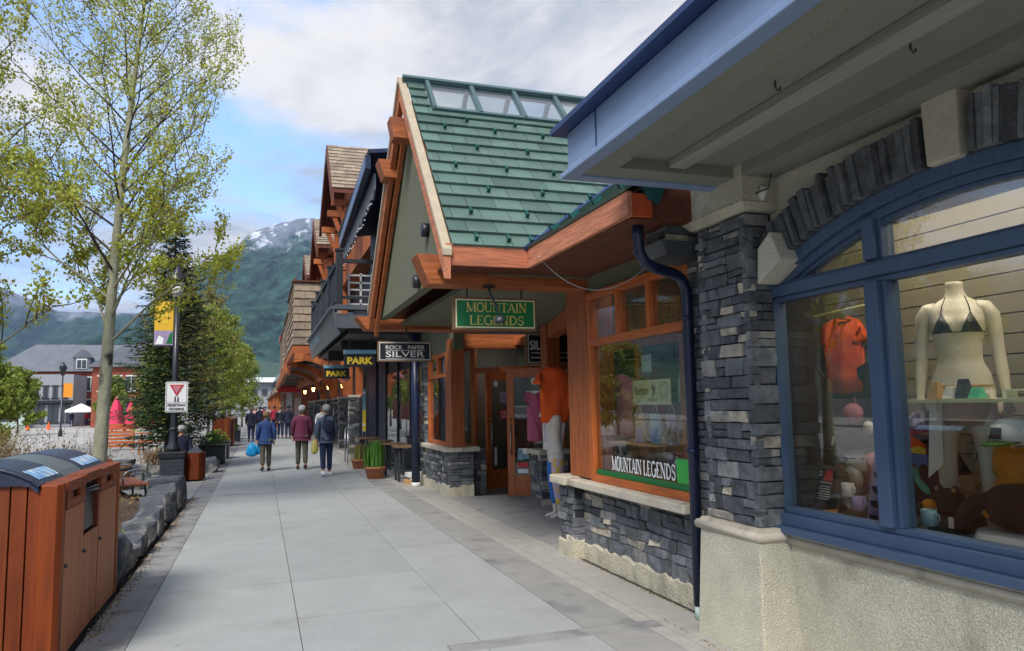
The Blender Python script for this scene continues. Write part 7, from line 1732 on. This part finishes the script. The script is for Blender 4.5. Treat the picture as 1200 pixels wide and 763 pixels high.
serif('MOUNTAIN', 'white', t, (3.185, 6.50, .95), VR, up, .58, .13, ext=.002, fat=1.15); serif('LEGENDS', 'white', t, (3.185, 5.89, .95), VR, up, .54, .13, ext=.002, fat=1.15)
q = MB(); q.box(3.176, 3.184, 5.05, 6.84, .884, .935); q.build('green_strip', 'signgreen', t)
q = MB(); q.box(3.176, 3.182, 5.10, 5.32, .94, 1.13); solo(q, 'green_notice', 'signgreenlt', 'bright green square notice at the lower right of the timber window', 'notice', (3.18, 5.2, .94))
# wooden crates, cups and trinkets on the display floor
for i, (y, h_, m_, lb) in enumerate(((6.62, .30, 'kraft', 'open wooden crate under the pink sweatshirt, left of two'), (6.30, .32, 'kraft', 'open wooden crate under the pink sweatshirt, right of two'))):
    t = thing('wooden_crate', (3.6, y, .90), lb, 'crate')
    q = MB(); q.box(3.5, 3.74, y-.13, y+.13, 0.901, .92); q.box(3.5, 3.74, y-.13, y+.13, .9+h_, .92+h_); q.box(3.5, 3.74, y-.13, y-.11, .92, .9+h_); q.box(3.5, 3.74, y+.11, y+.13, .92, .9+h_); q.build('crate_sides', m_, t)
    q = MB(); q.box(3.55, 3.6, y-.05, y+.03, .921, 1.05); q.build('souvenir', 'gunmetal', t)
cols_ = ['paleclad', 'lavender', 'whitecloth', 'parkblue', 'kraft', 'pinkcloth', 'amber', 'tealplush']
for i in range(9):
    y = 6.05-i*.1+U(-.02, .02); z = .90+(.12 if i % 2 else .0)
    q = MB()
    if i % 3 == 0: q.lathe((3.45+U(0, .15), y, .901), [(.03, 0), (.038, .02), (.036, .10+U(0, .05)), (.02, .13)], 10)
    elif i % 3 == 1: q.blob((3.5, y, .901+.16), (.03, .035, .05), 10, 7); q.tube([(3.5, y, .901), (3.5, y, 1.03)], .008, 5)
    else: q.lathe((3.5, y, .901), [(.04, 0), (.02, .05), (.035, .13), (.01, .17)], 10)
    solo(q, 'souvenir', cols_[i % 8], 'small souvenir '+['pale green jar', 'mauve egg on a stick', 'white bottle', 'blue jar', 'tan egg on a stick', 'pink bottle', 'amber jar', 'teal egg on a stick', 'last green bottle near the notice'][i]+' behind the window lettering', 'souvenir', (3.5, y, .9))
mug(3.42, 6.78, .901, 'paleclad', 'pale green pot at the left end of the timber window display', 1.25)
q = MB(); q.box(3.35, 4.2, 5.9, 6.9, 1.18, 1.195); solo(q, 'glass_shelf', 'kraft', 'thin wooden shelf low in the timber window display', 'shelf', (3.7, 6.4, 1.18))
q = MB(); q.box(4.1, 4.4, 5.2, 5.5, .9, 2.3); q.box(4.1, 4.4, 5.2, 5.5, 2.3, 2.35); solo(q, 'display_cabinet', 'lodgedark', 'brown cabinet standing in the shadow at the right of the timber window', 'cabinet', (4.2, 5.3, .9))
q = MB(); q.box(-5500, 5500, -1900, 8500, -3, 1320)
m = bpy.data.materials.new('haze'); m.use_nodes = True; nt_ = m.node_tree; nt_.nodes.clear()
o_ = nt_.nodes.new('ShaderNodeOutputMaterial'); pv = nt_.nodes.new('ShaderNodeVolumePrincipled'); pv.inputs['Color'].default_value = (.46, .64, 1, 1); pv.inputs['Density'].default_value = .00010; pv.inputs['Anisotropy'].default_value = .2
nt_.links.new(pv.outputs[0], o_.inputs['Volume']); MATS['haze'] = m
hz = tag(q.build('haze', 'haze'), 'thin blue mountain haze', 'haze', kind='stuff')
SUNE, SUNA, SKYS, EXPO = 1.8, 20, .14, 1.48
CLOC = (1.7, 4.4, 0); CLO, CHI, CLB = .42, .57, 2.35
# ================================================================ LIGHT, SKY, CAMERA
M_ = ((0.9476032,-0.0151246,-0.3190915),(-0.3188786,-0.1044882,-0.9420184),(-0.0190937,0.9944111,-0.1038363))
cam = bpy.data.cameras.new('camera'); co = bpy.data.objects.new('camera', cam); C.objects.link(co)
cam.sensor_width = 36; cam.lens = 36*870/1200; cam.clip_start = .05; cam.clip_end = 20000
# rows of M_ are the world axes in camera space, so M_ maps camera space to world space
mw = Matrix([list(r)+[0] for r in M_]+[[0, 0, 0, 1]]); mw.translation = Vector((0, 0, 1.6)); co.matrix_world = mw
S.camera = co
SUN_EL, SUN_AZ = 48, 215    # azimuth measured clockwise from +y
su = bpy.data.lights.new('sun', 'SUN'); su.energy = SUNE; su.angle = R(SUNA); su.color = (1, .95, .88)
so = bpy.data.objects.new('sun', su); C.objects.link(so)
d_ = Vector((math.sin(R(SUN_AZ))*math.cos(R(SUN_EL)), math.cos(R(SUN_AZ))*math.cos(R(SUN_EL)), math.sin(R(SUN_EL))))
so.rotation_euler = d_.to_track_quat('Z', 'Y').to_euler()
w = bpy.data.worlds.new('World'); S.world = w; w.use_nodes = True
nt = w.node_tree; N = nt.nodes; L = nt.links; bg = N['Background']; bg.inputs['Strength'].default_value = SKYS
sk = N.new('ShaderNodeTexSky'); sk.sky_type = 'NISHITA'; sk.sun_disc = False; sk.sun_elevation = R(SUN_EL); sk.sun_rotation = R(SUN_AZ); sk.air_density = 1.0; sk.ozone_density = 6; sk.dust_density = .6
tc = N.new('ShaderNodeTexCoord'); sp = N.new('ShaderNodeSeparateXYZ'); L.new(tc.outputs['Generated'], sp.inputs[0])
def mth(op, a, b=None, c=None):
    q = N.new('ShaderNodeMath'); q.operation = op
    for i, k in enumerate((a, b, c)):
        if k is None: continue
        if isinstance(k, (int, float)): q.inputs[i].default_value = k
        else: L.new(k, q.inputs[i])
    return q.outputs[0]
zc = mth('MAXIMUM', mth('ADD', sp.outputs['Z'], .10), .03)
cx = mth('DIVIDE', sp.outputs['X'], zc); cy = mth('DIVIDE', sp.outputs['Y'], zc)
cb = N.new('ShaderNodeCombineXYZ'); L.new(cx, cb.inputs[0]); L.new(cy, cb.inputs[1])
def noi(sc, det, rough=.55, loc=(0, 0, 0), dist=0):
    mp = N.new('ShaderNodeMapping'); mp.inputs['Location'].default_value = loc; L.new(cb.outputs[0], mp.inputs[0])
    n = N.new('ShaderNodeTexNoise'); n.inputs['Scale'].default_value = sc; n.inputs['Detail'].default_value = det; n.inputs['Roughness'].default_value = rough; n.inputs['Distortion'].default_value = dist
    L.new(mp.outputs[0], n.inputs['Vector']); return n.outputs['Fac']
def rg(s, a, b, c=0, d=1):
    r = N.new('ShaderNodeMapRange'); r.interpolation_type = 'SMOOTHSTEP'
    r.inputs['From Min'].default_value = a; r.inputs['From Max'].default_value = b; r.inputs['To Min'].default_value = c; r.inputs['To Max'].default_value = d; L.new(s, r.inputs['Value']); return r.outputs[0]
big = noi(.55, 10, .56, CLOC, .15); fin = noi(2.3, 8, .6, (3, 1, 0), .2)
dens = mth('ADD', mth('MULTIPLY', big, .66), mth('MULTIPLY', fin, .40))
cover = rg(dens, CLO, CHI)
shade = rg(noi(1.3, 9, .62, (7.3, 2.2, 0), .3), .38, .60)
mx = N.new('ShaderNodeMix'); mx.data_type = 'RGBA'; mx.inputs['A'].default_value = (*[c*CLB for c in (.60, .635, .69)], 1); mx.inputs['B'].default_value = (*[c*CLB for c in (1.17, 1.13, 1.08)], 1); L.new(shade, mx.inputs['Factor'])
m2 = N.new('ShaderNodeMix'); m2.data_type = 'RGBA'; L.new(cover, m2.inputs['Factor']); L.new(sk.outputs[0], m2.inputs['A']); L.new(mx.outputs['Result'], m2.inputs['B'])
L.new(m2.outputs['Result'], bg.inputs['Color'])
S.view_settings.view_transform = 'Standard'; S.view_settings.look = 'None'; S.view_settings.gamma = 1; S.view_settings.exposure = EXPO
S.view_settings.use_curve_mapping = False
S.render.engine = 'CYCLES'; S.render.resolution_x = 1024; S.render.resolution_y = 651
S.cycles.max_bounces = 8; S.cycles.diffuse_bounces = 3; S.cycles.transparent_max_bounces = 16; S.cycles.glossy_bounces = 4
